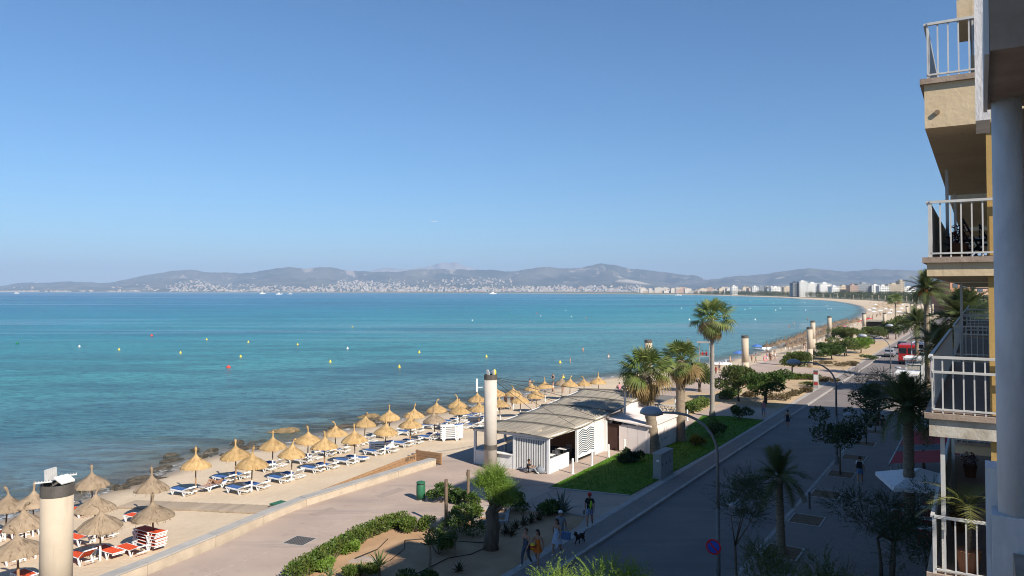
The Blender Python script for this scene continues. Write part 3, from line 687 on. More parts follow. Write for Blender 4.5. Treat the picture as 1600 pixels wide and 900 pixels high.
def rim_point(px, ry, zb=-.95):
    """foot of the umbrella whose near rim shows at (px, ry)"""
    for _ in range(3):
        q = at(px, ry, zb + 1.64); q = q + Vector((q.x, q.y, 0)).normalized() * 1.0; zb = beach_z(q)
    return Vector((q.x, q.y, zb))
# --- loungers
mat('lounger_white', (.82, .82, .80), (.72, .72, .70), .45, 6); mat('cushion_blue', (.05, .13, .34), (.035, .095, .26), .8, 4); mat('cushion_pale', (.45, .55, .68), None, .8, 4)
mat('sling_orange', (.66, .085, .02), (.55, .06, .015), .75, 5, rnd=.12); mat('towel', (.55, .35, .18), (.12, .16, .3), .9, 2.5)
def lounger_parts(kind, back):
    """kind 'plastic' (white, blue cushion) or 'sling' (white tube, orange fabric); head end at +x"""
    out = {}; h = .34; L1, L2 = 1.28, .68
    bx, bz = L1 + L2 * math.cos(back), h + L2 * math.sin(back)
    b = MB()
    for y in (-.31, .31):
        if kind == 'plastic': b.beam((0, y, h - .02), (1.95, y, h - .02), .05, .075); b.beam((L1 - .02, y * .98, h + .02), (bx, y * .98, bz + .02), .045, .06)
        else: b.tube([(0, y, h - .08), (.03, y, h), (L1, y, h), (L1 + .05, y, h + .01)], .022, 6); b.tube([(L1 - .02, y, h), (bx, y, bz)], .02, 6)
    b.beam((0.02, -.31, h - .02), (.02, .31, h - .02), .05, .05); b.beam((bx, -.31, bz), (bx, .31, bz), .045, .045); b.beam((1.9, -.31, h - .03), (1.9, .31, h - .03), .04, .04)
    (b.box(.06, L1, -.29, .29, h - .035, h - .002) if kind == 'plastic' else None); out['frame'] = b.mesh('frame', 'lounger_white')
    fabric = 'cushion_blue' if kind == 'plastic' else 'sling_orange'
    hw_ = .21 if kind == 'plastic' else .285; b = MB(); b.box(.05, L1 - .01, -hw_, hw_, h + (.0 if kind == 'plastic' else -.01), h + (.065 if kind == 'plastic' else .015)); out['seat'] = b.mesh('seat', fabric)
    M_ = Matrix.Translation((L1 + .01, 0, h + .02)) @ Matrix.Rotation(-back, 4, 'Y'); b = MB(); b.box(.01, L2 - .03, -.28, .28, -.01, .05 if kind == 'plastic' else .015, M_); out['backrest'] = b.mesh('backrest', fabric if kind == 'sling' else ('cushion_blue' if back < .1 else 'lounger_white'))
    b = MB()
    if kind == 'plastic': b.beam((-.16, 0, h - .05), (.0, 0, 0), .05, .06); b.beam((.16, 0, h - .05), (.0, 0, 0), .05, .06)
    else: b.beam((-.20, 0, h - .02), (-.02, 0, 0), .06, .07); b.beam((.12, 0, h - .03), (-.02, 0, 0), .035, .035)
    out['leg'] = b.mesh('leg', 'lounger_white'); return out
LG = {k: [lounger_parts(k, a) for a in (R(4), R(22), R(40))] for k in ('plastic', 'sling')}
def lounger(p, kind, rz, var, label, group, z=None, cushion=True):
    r = empty('sun_lounger', p, rz); tag(r, label, 'lounger', group); g = LG[kind][var % 3]
    link('frame', g['frame'], r); link('backrest', g['backrest'], r)
    if cushion: link('seat', g['seat'], r)
    for x in (.28, 1.45):
        for y in (-.31, .31): link('leg', g['leg'], r, (x, y, 0))
    return r
HEAD = TH - math.pi / 2     # head towards the promenade
def pair(base, kind, uname, group, k, which=(-1, 1), off=1.35):
    for s_ in which:
        q = base + Vector((UX, UY, 0)) * s_ * .62 + Vector((-UY, UX, 0)) * (off + random.uniform(-.15, .15)); q.z = beach_z(q) + .0
        q.z = beach_z(base) - .01
        if kind == 'plastic': lb = f"blue cushioned lounger, {'left' if s_ < 0 else 'right'} under {uname}"
        else: lb = f"orange lounger, {'left' if s_ < 0 else 'right'} under {uname}"
        lounger(q, kind, HEAD + random.uniform(-.06, .06), random.choice([0, 1, 1, 2]), lb, group)
# weathered umbrellas over the orange loungers
ORANGE = [(30, 872), (40, 832), (52, 798), (145, 766), (148, 806), (157, 832), (236, 775), (240, 816), (8, 803)]
names = ['umbrella lowest down beside the thick column', 'umbrella second up on the far side of the column', 'windblown umbrella above the thick column', 'topmost grey umbrella right of the column', 'middle grey umbrella right of the column', 'lowest grey umbrella right of the column', 'upper grey umbrella by the boardwalk', 'lower grey umbrella by the boardwalk', 'umbrella cut off by the picture edge']
for k, ((x, y), nm) in enumerate(zip(ORANGE, names)):
    p = rim_point(x, y); umbrella(p, False, 'weathered ' + nm + ' over orange loungers', 'weathered straw umbrellas', k)
    if k != 7: pair(p, 'sling', 'the ' + nm, 'orange sling loungers', k)
# the stack of orange loungers
p = rim_point(240, 816) + Vector((-UY, UX, 0)) * 1.3; p.z = beach_z(p)
for i in range(5): lounger(p + Vector((random.uniform(-.04, .04), 0, i * .16)), 'sling', HEAD, 0, f'{ORD[i]} orange lounger from the bottom of the stack by the boardwalk', 'stacked orange loungers')
q = p - Vector((UX, UY, 0)) * .95; q.z = beach_z(q); lounger(q, 'sling', HEAD, 1, 'orange lounger standing beside the stack under lower boardwalk umbrella', 'orange sling loungers')
FRONT = [(306, 738), (393, 735), (455, 720), (507, 706), (555, 695), (601, 682), (641, 670), (680, 661), (718, 649), (748, 644), (782, 637.5), (813, 630), (838, 622)]
BACK = [(369, 720), (426, 704), (481, 693), (524, 683), (569, 669), (609, 658), (647, 654), (683, 645), (715, 639), (746, 631), (777, 621), (802, 620), (831, 611), (852, 608), (878, 604), (890, 605), (913, 603), (935, 601)]
for row, P_, nm in (('promenade row', FRONT, 'f'), ('sea row', BACK, 'b')):
    for k, (x, y) in enumerate(P_):
        p = rim_point(x, y); grey = (x, y) in ((680, 661), (878, 604))
        umbrella(p, not grey, f"{'grey' if grey else 'golden'} straw umbrella, {ORD[k]} from left in the {row} over blue loungers", 'golden straw umbrellas', k + (3 if nm == 'b' else 0))
        if x < 760: pair(p, 'plastic', f'{ORD[k]} umbrella of the {row}', 'blue cushioned loungers', k, which=((-1,) if (x, y) == (306, 738) else (-1, 1)))
# lounger under the first umbrella with a person on it, built with the people: here the lounger
p = rim_point(306, 738); BATHER = p + Vector((UX, UY, 0)) * .35 + Vector((UY, -UX, 0)) * 0.25; BATHER.z = beach_z(BATHER)
lounger(BATHER, 'plastic', TH + .15, 0, 'white lounger with a sunbather lying on a colourful towel', 'blue cushioned loungers')
# upright stacks of white loungers
for s_, (x, y) in enumerate(((688, 690), (577, 706), (731, 664))):
    p = at(x, y, -.9); p.z = beach_z(p)
    for i in range((7, 4, 4)[s_]): lounger(p + Vector((0, 0, i * .17)), 'plastic', HEAD + .7, 0, f"{ORD[i]} white lounger from the bottom of the {['tallest stack by the wooden ramp', 'stack on the left of the ramp panel', 'stack nearest the tall cable column'][s_]}", 'stacked white loungers', cushion=False)
# --- columns
kk = N('column_stone'); vec = kk.mapping()
c_ = kk.mix(kk.ramp(kk.noise(vec, 1.0, 6), [(.3, 0), (.7, 1)]), (.52, .435, .33), (.44, .365, .275)); c_ = kk.mix(kk.ramp(kk.noise(kk.mapping((4, 4, .25)), 1, 6, .7), [(.55, 0), (.72, .6)]), c_, (.30, .25, .19)); c_ = kk.mix(kk.ramp(kk.noise(vec, 5, 6, .8), [(.64, 0), (.67, .5)]), c_, (.28, .24, .2)); kk.set(c_, .88, .25); kk.bump(kk.noise(vec, 12, 4), .3, .015); mat('column_concrete', (.52, .47, .41), (.44, .40, .35), .85, 1.5, bump=.2); mat('steel_band', (.16, .145, .125), (.11, .10, .09), .5, 4, metal=.4); mat('lamp_grey', (.5, .5, .49), (.4, .4, .4), .5, 4)
b = MB(); b.sm = True; b.lathe([(.45, 0), (.45, 2.98), (.435, 2.985), (.435, 3.015), (.45, 3.02), (.45, 6.3)], 32); SHAFT = b.mesh('shaft', 'column_stone')
b = MB(); b.sm = True; b.lathe([(.45, 0), (.45, 6.3)], 32); SHAFT2 = b.mesh('shaft', 'column_concrete')
b = MB(); b.lathe([(.462, 6.15), (.462, 6.5), (.43, 6.5), (.43, 6.302)], 32); BAND = b.mesh('top_band', 'steel_band')
def column(p, label, near=0, group='promenade columns'):
    r = empty('column', p, TH); tag(r, label, 'column', group); link('shaft', SHAFT if near != 2 else SHAFT2, r); link('top_band', BAND, r); return r
p = W(12.35, 24.0); p = atY(90.5, 700, 23.3); p.z = 0
c1 = column(p, 'nearest thick beige column with open floodlights on top', 1)
for i, (x, y, rz, tilt) in enumerate(((-.12, .18, .4, R(85)), (-.42, -.05, 2.6, R(12)), (.42, .22, -.3, R(-12)), (.1, -.2, .2, R(24)))):
    f = MB(); f.box(-.22, .22, -.19, .19, -.02, .02); [f.box(-.2 + j * .08, -.18 + j * .08, -.18, .18, .021, .05) for j in range(6)]
    o = f.build('floodlight', 'lamp_grey' if i < 3 else 'white_paint', c1, (x, y, 6.56 + (.2 if i == 0 else .06))); o.rotation_euler = (tilt, 0, rz)
    g = MB(); g.beam((0, 0, -.2), (0, 0, 0), .04); g.build('bracket', 'steel_band', c1, (x * .8, y * .8, 6.5))
p = atY(766.5, 640, 53.3); p.z = 0; C2 = p.copy()
c2 = column(p, 'thick column in front of the beach bar with stay cables', 2)
b = MB(); b.lathe([(.47, 1.28), (.47, 1.62)], 24); b.build('collar', 'steel_band', c2)
for i in range(4):
    a = i * 1.57; b = MB(); b.box(-.06, .06, -.06, .06, 6.5, 6.72 + .1 * (i % 2)); b.build('fitting', 'lamp_grey', c2, (.25 * math.cos(a), .25 * math.sin(a), 0))
mat('yellow_paint', (.75, .6, .03), None, .5); b = MB(); b.lathe([(.11, 6.5), (.13, 6.7), (.05, 6.85), (0.001, 6.86)], 10); b.build('warning_lamp', 'yellow_paint', c2, (.2, -.2, 0))
b = MB(); b.box(-1.02, -.9, -.05, .05, 5.3, 6.2); b.beam((-.95, 0, 5.6), (-.4, 0, 5.6), .04); o = b.build('antenna', 'white_paint', c2); o.rotation_euler = (0, 0, -TH)
COLS = [(1013.5, 616, 0), (1164, 524, 1), (1265, 511, 1), (1270, 501, 1), (1296, 494, 1), (1350, 489, 1), (1382, 488.5, 1)]
lbl = ['column half hidden behind the first bushy fan palm', 'column standing alone between tall palm and tamarisk', 'nearer of the two columns side by side behind tamarisk', 'farther of the two columns side by side behind tamarisk', 'slim beige column right of the pair of columns', 'grey column in front of the distant beach bar', 'column rising behind the distant beach bar roof']
for (x, y, k), lb in zip(COLS, lbl):
    if k: Y = (H - 6.5) * F / (y - HOR); p = atY(x, y, Y); p.z = 0
    else: p = at(x, y)
    column(p, lb)
# --- rocks
mat('rock_weedy', (.065, .048, .030), (.025, .023, .015), .7, 3, spec=.5, bump=.8, bscale=8, contrast=(.4, .6)); mat('rock_tan', (.26, .18, .09), (.14, .10, .05), .85, 3, bump=.8, bscale=7)
def rock_mesh(seed, m_):
    bm = bmesh.new(); bmesh.ops.create_icosphere(bm, subdivisions=3, radius=1); sd = Vector((seed * 3.1, seed * 1.7, 0))
    for q in bm.verts:
        d = 1 + .45 * mnoise.noise(q.co * 1.3 + sd) + .25 * mnoise.noise(q.co * 3.5 + sd); q.co *= d; q.co.z *= .5; q.co.z = min(q.co.z, .36 + .3 * mnoise.noise(q.co * 2 + sd))
    me = bpy.data.meshes.new('rock'); bm.to_mesh(me); me.materials.append(MT[m_]); return me
RK = [rock_mesh(i, 'rock_weedy') for i in range(5)] + [rock_mesh(9, 'rock_tan')]
random.seed(21)
ZONES = [(150, 300, 12, 3.0, 'left of the first golden umbrella'), (300, 465, 20, 4.5, 'behind the leftmost golden umbrellas'), (540, 640, 16, 2.6, 'behind the middle golden umbrellas'), (640, 770, 18, 2.0, 'left of the cable column')]
for x0, x1, n_, far, zn in ZONES:
    L_ = sorted((random.uniform(x0, x1), random.uniform(-.4, far), random.uniform(.3, .7)) for i in range(n_))
    for i, (x, d, s_) in enumerate(L_):
        y = float(np.interp(x, [s[0] for s in shore_px[:17]], [s[1] for s in shore_px[:17]])); p = at(x, y, SEA) + Vector((-UY, UX, 0)) * d
        o = link('rock', RK[i % 5], None, (p.x, p.y, SEA + random.uniform(-.3, -.1))); o.rotation_euler = (random.uniform(-.1, .1), random.uniform(-.1, .1), TH + random.uniform(-.6, .6)); o.scale = (s_ * random.uniform(1.2, 2.4), s_ * random.uniform(.5, .9), random.uniform(.5, 1.1))
        tag(o, f'{ORD[i]} dark weedy shore rock from left, {zn}', 'rock', 'shore rocks')
for x, y, s_, lb in ((446, 676, 1.0, 'flat tan boulder in the shallows behind the leftmost golden umbrellas'), (578, 653, .8, 'small tan boulder in the shallows behind the middle golden umbrellas')):
    o = link('rock', RK[5], None, at(x, y, SEA - .1)); o.scale = (s_ * 1.5, s_ * .8, 1.0); o.rotation_euler = (0, 0, .3); tag(o, lb, 'rock', 'shore rocks')
# --- buoys
mat('buoy_yellow', (.85, .62, .05), None, .4); mat('buoy_red', (.75, .07, .05), None, .4); mat('buoy_green', (.02, .2, .09), None, .4); mat('buoy_white', (.85, .85, .82), None, .4)
def buoy(kind):
    b = MB(); b.sm = True
    if kind in ('yellow', 'white'): b.lathe([(.05, -.3), (.5, -.1), (.55, .15), (.3, .3), (.22, .7), (.1, .95), (.001, 1.0)], 14)
    else: b.lathe([(.001, -.35), (.45, -.2), (.62, .1), (.58, .4), (.35, .62), (.12, .7), (.08, .85), (.001, .86)], 16)
    return b.mesh('float', 'buoy_' + kind)
BY = {k: buoy(k) for k in ('yellow', 'red', 'green', 'white')}
b = MB(); b.tube([(0, 0, -.6), (0, 0, -.1)], .03, 5); b.tube([(0, 0, .7), (0, 0, 1.15)], .025, 5); b.lathe([(.001, 1.12), (.08, 1.17), (.001, 1.24)], 8); ST = b.mesh('topmark', 'steel_band')
BUOYS = [(27, 537, 'green'), (124, 542, 'white'), (186, 547, 'yellow'), (237, 525, 'red'), (282, 552, 'yellow'), (323, 531, 'yellow'), (376, 558, 'yellow'), (388, 535, 'yellow'), (357, 575, 'red'), (465, 539, 'yellow'), (516, 566, 'yellow'), (543, 545, 'white'), (551, 511, 'yellow'), (624, 574, 'yellow'), (655, 551, 'yellow'), (760, 558, 'yellow'), (738, 501, 'white'), (797, 492, 'green'), (839, 490, 'red'), (845, 494, 'white'), (875, 567, 'yellow'), (880, 590, 'yellow'), (884, 486, 'white'), (893, 495, 'white')]
cnt = {}
for x, y, k in BUOYS:
    i = cnt.get(k, 0); cnt[k] = i + 1; r = empty('buoy', at(x, y, SEA), random.uniform(0, 6)); Y = r.location.y; r.scale = (.5 if k in ('yellow', 'white') else .62,) * 3
    tag(r, f'{ORD[i]} {k} buoy from the left floating on the turquoise sea', 'buoy', 'swimming zone buoys'); link('float', BY[k], r); link('topmark', ST, r)
for i, (x, y) in enumerate([(1065, 482), (1077, 500), (1138, 475), (1151, 471), (1164, 484), (1173, 471), (1180, 500), (1172, 482), (1195, 471), (1212, 485), (1219, 482), (1208, 474), (1258, 473), (1259, 485), (1292, 478), (1294, 483), (1299, 483)]):
    r = empty('buoy', at(x, y, SEA)); r.scale = (.75,) * 3; tag(r, f'{ORD[i]} tiny white buoy of the far swimming lines', 'buoy', 'far white buoys'); link('float', BY['white'], r); link('topmark', ST, r)
# ================================================================== vegetation
leafmat('leaf_tamarisk', (.075, .125, .03), (.14, .15, .045), .7, .25, .12, .7)
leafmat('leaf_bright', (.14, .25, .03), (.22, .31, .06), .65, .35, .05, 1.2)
leafmat('leaf_shrub', (.04, .085, .018), (.085, .13, .03), .45, .2, .12, 1.5)
leafmat('leaf_hedge', (.065, .12, .02), (.13, .16, .035), .45, .2, .05, 1.8)
leafmat('leaf_dry', (.20, .14, .08), (.13, .11, .05), .8, .15, .12, 1.5)
leafmat('leaf_gold', (.26, .20, .03), (.10, .12, .02), .6, .2, 0, 3)
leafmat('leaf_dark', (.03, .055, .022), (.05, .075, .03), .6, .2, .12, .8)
leafmat('leaf_far', (.055, .075, .03), (.085, .095, .04), .8, .1, .1, .03)
leafmat('frond_date', (.07, .105, .035), (.15, .155, .06), .5, .3, .15, .8)
leafmat('frond_fan', (.12, .19, .04), (.25, .26, .09), .45, .38, .15, .8)
leafmat('frond_dead', (.34, .24, .11), (.22, .145, .06), .8, .2, .12, 2)
leafmat('spike_leaf', (.06, .11, .04), (.12, .16, .06), .5, .15, .1, 3)
leafmat('spike_agave', (.10, .14, .11), (.14, .18, .13), .5, .1, .08, 3)
leafmat('spike_red', (.09, .06, .04), (.06, .07, .03), .6, .1, .1, 3)
mat('bark', (.17, .13, .095), (.09, .07, .05), .9, 6, bump=.8, bscale=14, mp=(1, 1, .3))
mat('bark_palm', (.30, .24, .175), (.17, .13, .09), .9, 9, bump=.9, bscale=20, mp=(.4, .4, 2.2))
mat('bark_pale', (.32, .29, .25), (.22, .2, .17), .9, 6, bump=.6, bscale=16, mp=(.5, .5, 2))
mat('date_fruit', (.55, .24, .04), (.42, .15, .03), .7, 8)
def leaves(b, c, rad, n, size, shape='leaf', up=.3, shell=.35):
    """scatter leaf faces through an ellipsoid"""
    c = Vector(c)
    for _ in range(n):
        d = Vector((random.gauss(0, 1), random.gauss(0, 1), random.gauss(0, 1))).normalized(); r = random.uniform(shell, 1.0) ** .6
        d2 = Vector((d.x * rad[0], d.y * rad[1], d.z * rad[2])) * r; p = c + d2
        ax = (d + Vector((0, 0, up)) + Vector((random.gauss(0, .6), random.gauss(0, .6), random.gauss(0, .5)))).normalized()
        s_ = ax.cross(Vector((random.gauss(0, 1), random.gauss(0, 1), random.gauss(0, 1)))).normalized(); L_ = size * random.uniform(.6, 1.4)
        if shape == 'leaf': w_ = L_ * .32; b.add([p, p + ax * L_ * .5 + s_ * w_, p + ax * L_, p + ax * L_ * .5 - s_ * w_], [(0, 1, 2, 3)])
        else: w_ = L_ * .075; b.add([p - s_ * w_, p + s_ * w_, p + ax * L_], [(0, 1, 2)])
def twigs(b, c, rad, n, size, up):
    """feathery sprays: thin rising twigs set with tiny leaves"""
    c = Vector(c)
    for _ in range(max(4, n // 16)):
        d = Vector((random.gauss(0, 1), random.gauss(0, 1), random.gauss(0, .8))).normalized(); p = c + Vector((d.x * rad[0], d.y * rad[1], d.z * rad[2])) * random.uniform(.2, .85)
        ax = (d + Vector((0, 0, up)) + Vector((random.gauss(0, .3), random.gauss(0, .3), 0))).normalized(); L_ = size * random.uniform(1.3, 3.0); bend = Vector((random.gauss(0, .25), random.gauss(0, .25), -.15)) * L_
        for i in range(26):
            t = (i + random.random()) / 26; q = p + ax * L_ * t + bend * t * t; a2 = (ax * .8 + Vector((random.gauss(0, .7), random.gauss(0, .7), random.gauss(0, .5)))).normalized(); l_ = size * random.uniform(.16, .34) * (1.15 - .6 * t); s_ = a2.cross(Vector((random.gauss(0, 1), random.gauss(0, 1), random.gauss(0, 1)))).normalized() * l_ * .16
            b.add([q - s_, q + s_, q + a2 * l_], [(0, 1, 2)])
def lobes(h0, h1, rx, rz_, n, seed):
    rr_ = random.Random(seed); out = []
    for i in range(n):
        a = rr_.uniform(0, 6.28); q = rr_.uniform(.25, .95) * rx; out.append(((math.cos(a) * q, math.sin(a) * q, rr_.uniform(h0, h1)), (rr_.uniform(.3, .6) * rx, rr_.uniform(.3, .6) * rx, rr_.uniform(.35, .8) * rz_)))
    return out
def tree(name, p, label, cat, group, crown, trunk_r, leaf, nleaf, size, shape, seed, lean=(0, 0), stems=1, bark='bark', up=.5, zc=None):
    """crown = (z_low, z_high, radius, lobe_half_height, n_lobes)"""
    random.seed(seed); r = empty(name, p); tag(r, label, cat, group)
    z0, z1, rx, rz_, nl = crown; L_ = lobes(z0, z1, rx, rz_, nl, seed); b = MB()
    for c, rad in L_:
        vol = rad[0] * rad[1] * rad[2]; (twigs(b, (c[0] + lean[0], c[1] + lean[1], c[2]), rad, int(nleaf * 1.7 / nl), size, up) if shape == 'spray' else leaves(b, (c[0] + lean[0], c[1] + lean[1], c[2]), rad, int(nleaf / nl), size, shape, up))
    b.build('crown', leaf, r); t = MB(); t.sm = True
    fork = Vector((lean[0] * .6, lean[1] * .6, max(.4, z0 * .75)))
    for s_ in range(stems):
        o = Vector((random.uniform(-.25, .25), random.uniform(-.25, .25), 0)) if stems > 1 else Vector((0, 0, 0)); f2 = fork + o * 1.5
        t.tube([o * 1.0 - Vector((0, 0, .15)), o * 1.1 + fork * .35 + Vector((random.uniform(-.1, .1), random.uniform(-.1, .1), 0)) * trunk_r * 6, f2], [trunk_r * 1.25, trunk_r, trunk_r * .8], 8)
        for c, rad in random.sample(L_, min(len(L_), 5 if stems == 1 else 3)):
            e = Vector((c[0] + lean[0], c[1] + lean[1], c[2])); mid = f2.lerp(e, .5) + Vector((0, 0, -.15 * rx * .3)); t.tube([f2, mid, e], [trunk_r * .55, trunk_r * .35, trunk_r * .12], 6)
    t.build('trunk', bark, r); return r
# --- the near gnarled tamarisk
p = at(768, 858); tree('tamarisk', p, 'gnarled tamarisk with bright feathery green crown in the planting bed', 'tree', 'tamarisk trees', (2.3, 3.6, .80, .78, 12), .23, 'leaf_bright', 15000, .28, 'spray', 3, (.25, 0), 1, 'bark', 1.1)
r = bpy.data.objects['tamarisk'];
b = MB(); b.sm = True; b.tube([(0, 0, -.2), (-.05, .05, .5), (.12, 0, 1.1), (-.05, 0, 1.7), (.22, 0, 2.3)], [.42, .30, .34, .26, .2], 12); b.tube([(-.05, 0, 1.6), (.3, 0, 2.1), (.62, .1, 2.6)], [.2, .15, .08], 8); b.build('trunk_limb', 'bark', r)
TAM = [(1155, 628, 2.3, 2.7, 'leaf_tamarisk', 'olive green tamarisk right of the tall fan palm'), (1197, 632, 2.4, 2.6, 'leaf_shrub', 'dark green tamarisk with bent trunk beside the dry soil bed'), (1238, 592, 2.4, 3.0, 'leaf_tamarisk', 'round tamarisk in front of the pair of columns'), (1092, 612, 1.7, 2.3, 'leaf_tamarisk', 'small tamarisk between the two bushy palms and the tall palm'),
       (1300, 562, 2.6, 2.1, 'leaf_shrub', 'low spreading tree left in the second bed'), (1322, 556, 2.7, 2.5, 'leaf_tamarisk', 'grey green tree in the middle of the second bed'), (1345, 552, 2.5, 2.3, 'leaf_bright', 'bright green tree with pale trunk in the second bed'), (1335, 540, 3.2, 2.9, 'leaf_tamarisk', 'olive tree at the back of the second bed'), (1366, 538, 3.0, 2.9, 'leaf_tamarisk', 'wide tree at the right of the second bed'), (1388, 530, 2.8, 2.5, 'leaf_dark', 'dark tree by the far road kerb'), (1310, 538, 3.0, 2.5, 'leaf_shrub', 'tree beneath the slim beige column')]
for k, (x, y, rx, zc, lf, lb) in enumerate(TAM):
    tree('tamarisk', at(x, y), lb, 'tree', 'tamarisk trees', (zc - .8, zc + .7, rx, .9, 11), .12, lf, 5200, .22, 'leaf', 40 + k, (random.uniform(-.3, .3), 0), 2 if k % 2 else 1)
# --- street trees in the shade
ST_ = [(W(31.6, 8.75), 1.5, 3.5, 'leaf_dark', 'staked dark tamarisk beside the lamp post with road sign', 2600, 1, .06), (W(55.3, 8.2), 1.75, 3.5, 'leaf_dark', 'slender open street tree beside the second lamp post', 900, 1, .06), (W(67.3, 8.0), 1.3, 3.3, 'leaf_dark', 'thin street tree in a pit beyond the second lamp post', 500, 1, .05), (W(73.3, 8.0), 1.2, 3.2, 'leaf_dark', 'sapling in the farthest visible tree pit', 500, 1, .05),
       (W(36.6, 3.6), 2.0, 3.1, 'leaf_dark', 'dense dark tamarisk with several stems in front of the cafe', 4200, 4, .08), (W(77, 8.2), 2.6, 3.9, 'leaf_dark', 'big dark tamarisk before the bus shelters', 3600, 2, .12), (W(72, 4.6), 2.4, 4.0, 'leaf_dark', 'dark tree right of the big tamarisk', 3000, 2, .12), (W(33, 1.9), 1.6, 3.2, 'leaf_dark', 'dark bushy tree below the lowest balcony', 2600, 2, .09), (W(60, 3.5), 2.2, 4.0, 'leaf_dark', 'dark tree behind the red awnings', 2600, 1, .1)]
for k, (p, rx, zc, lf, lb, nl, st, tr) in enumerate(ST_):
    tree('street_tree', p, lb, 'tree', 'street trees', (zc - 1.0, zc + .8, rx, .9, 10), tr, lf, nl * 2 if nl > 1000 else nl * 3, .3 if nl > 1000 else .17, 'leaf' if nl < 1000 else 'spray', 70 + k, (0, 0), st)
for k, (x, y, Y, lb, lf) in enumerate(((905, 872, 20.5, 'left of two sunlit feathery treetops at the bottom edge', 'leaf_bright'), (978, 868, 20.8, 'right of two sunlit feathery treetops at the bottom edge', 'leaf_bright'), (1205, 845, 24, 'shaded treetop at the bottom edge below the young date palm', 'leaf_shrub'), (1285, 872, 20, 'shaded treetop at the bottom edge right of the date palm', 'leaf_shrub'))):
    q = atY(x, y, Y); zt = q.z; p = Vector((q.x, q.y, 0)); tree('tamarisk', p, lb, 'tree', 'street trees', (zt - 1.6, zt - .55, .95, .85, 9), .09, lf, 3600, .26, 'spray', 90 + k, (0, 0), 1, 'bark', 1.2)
# --- palms
def date_frond(L_, droop, seed, leaf='frond_date', nl=34):
    random.seed(seed); b = MB(); pts = []
    for i in range(9):
        t = i / 8; pts.append(Vector((L_ * (t - .12 * t * t), 0, L_ * (.38 * t - droop * t * t))))
    b.tube(pts, [.035 * L_ / 2.5 * (1 - .85 * i / 8) for i in range(9)], 4, cap=False)
    for i in range(nl):
        t = .16 + .84 * i / nl; k = t * 8; j = min(7, int(k)); p = pts[j].lerp(pts[j + 1], k - j); d = (pts[j + 1] - pts[j]).normalized()
        ll = L_ * .26 * math.sin(math.pi * min(1, .18 + .8 * t)) + .08
        for s_ in (-1, 1):
            tip = p + d * ll * .75 + Vector((0, s_ * ll * .75, -ll * random.uniform(.0, .3) + ll * .18)); w_ = d * .022 * L_ / 2.5 * 1.6
            b.add([p - w_, p + w_, tip], [(0, 1, 2)])
    return b.mesh('frond', leaf)
DF = [date_frond(1.0, dr, 5 + i) for i, dr in enumerate((.15, .35, .55, .8))]
def fan_leaf(seed, leaf='frond_fan', droop=.25):
    random.seed(seed); b = MB(); pet = [(0, 0, 0), (.3, 0, .05), (.55, 0, .05 - droop * .1)]
    b.tube(pet, [.018, .014, .01], 4); c = Vector(pet[-1]); n = 22
    for i in range(n):
        a = R(-118 + 236 * i / (n - 1)); ll = .5 * (1 - .18 * abs(a) / 2.06) * random.uniform(.9, 1.08); d = Vector((math.cos(a), math.sin(a), 0)); s_ = Vector((-math.sin(a), math.cos(a), 0))
        m_ = c + d * ll * .6 + Vector((0, 0, -droop * .06 + (.014 if i % 2 else -.014))); e = c + d * ll + Vector((0, 0, -droop * .35 - random.uniform(0, .07)))
        b.add([c, m_ + s_ * ll * .06, e, m_ - s_ * ll * .06], [(0, 1, 2, 3)])
    return b.mesh('frond', leaf)
FF = [fan_leaf(5, 'frond_fan', .1), fan_leaf(6, 'frond_fan', .4), fan_leaf(7, 'frond_fan', .8)]; FD = [fan_leaf(8, 'frond_dead', 1.0), fan_leaf(9, 'frond_dead', 1.4)]; FF = FF + [fan_leaf(10, 'frond_dead', .9)]
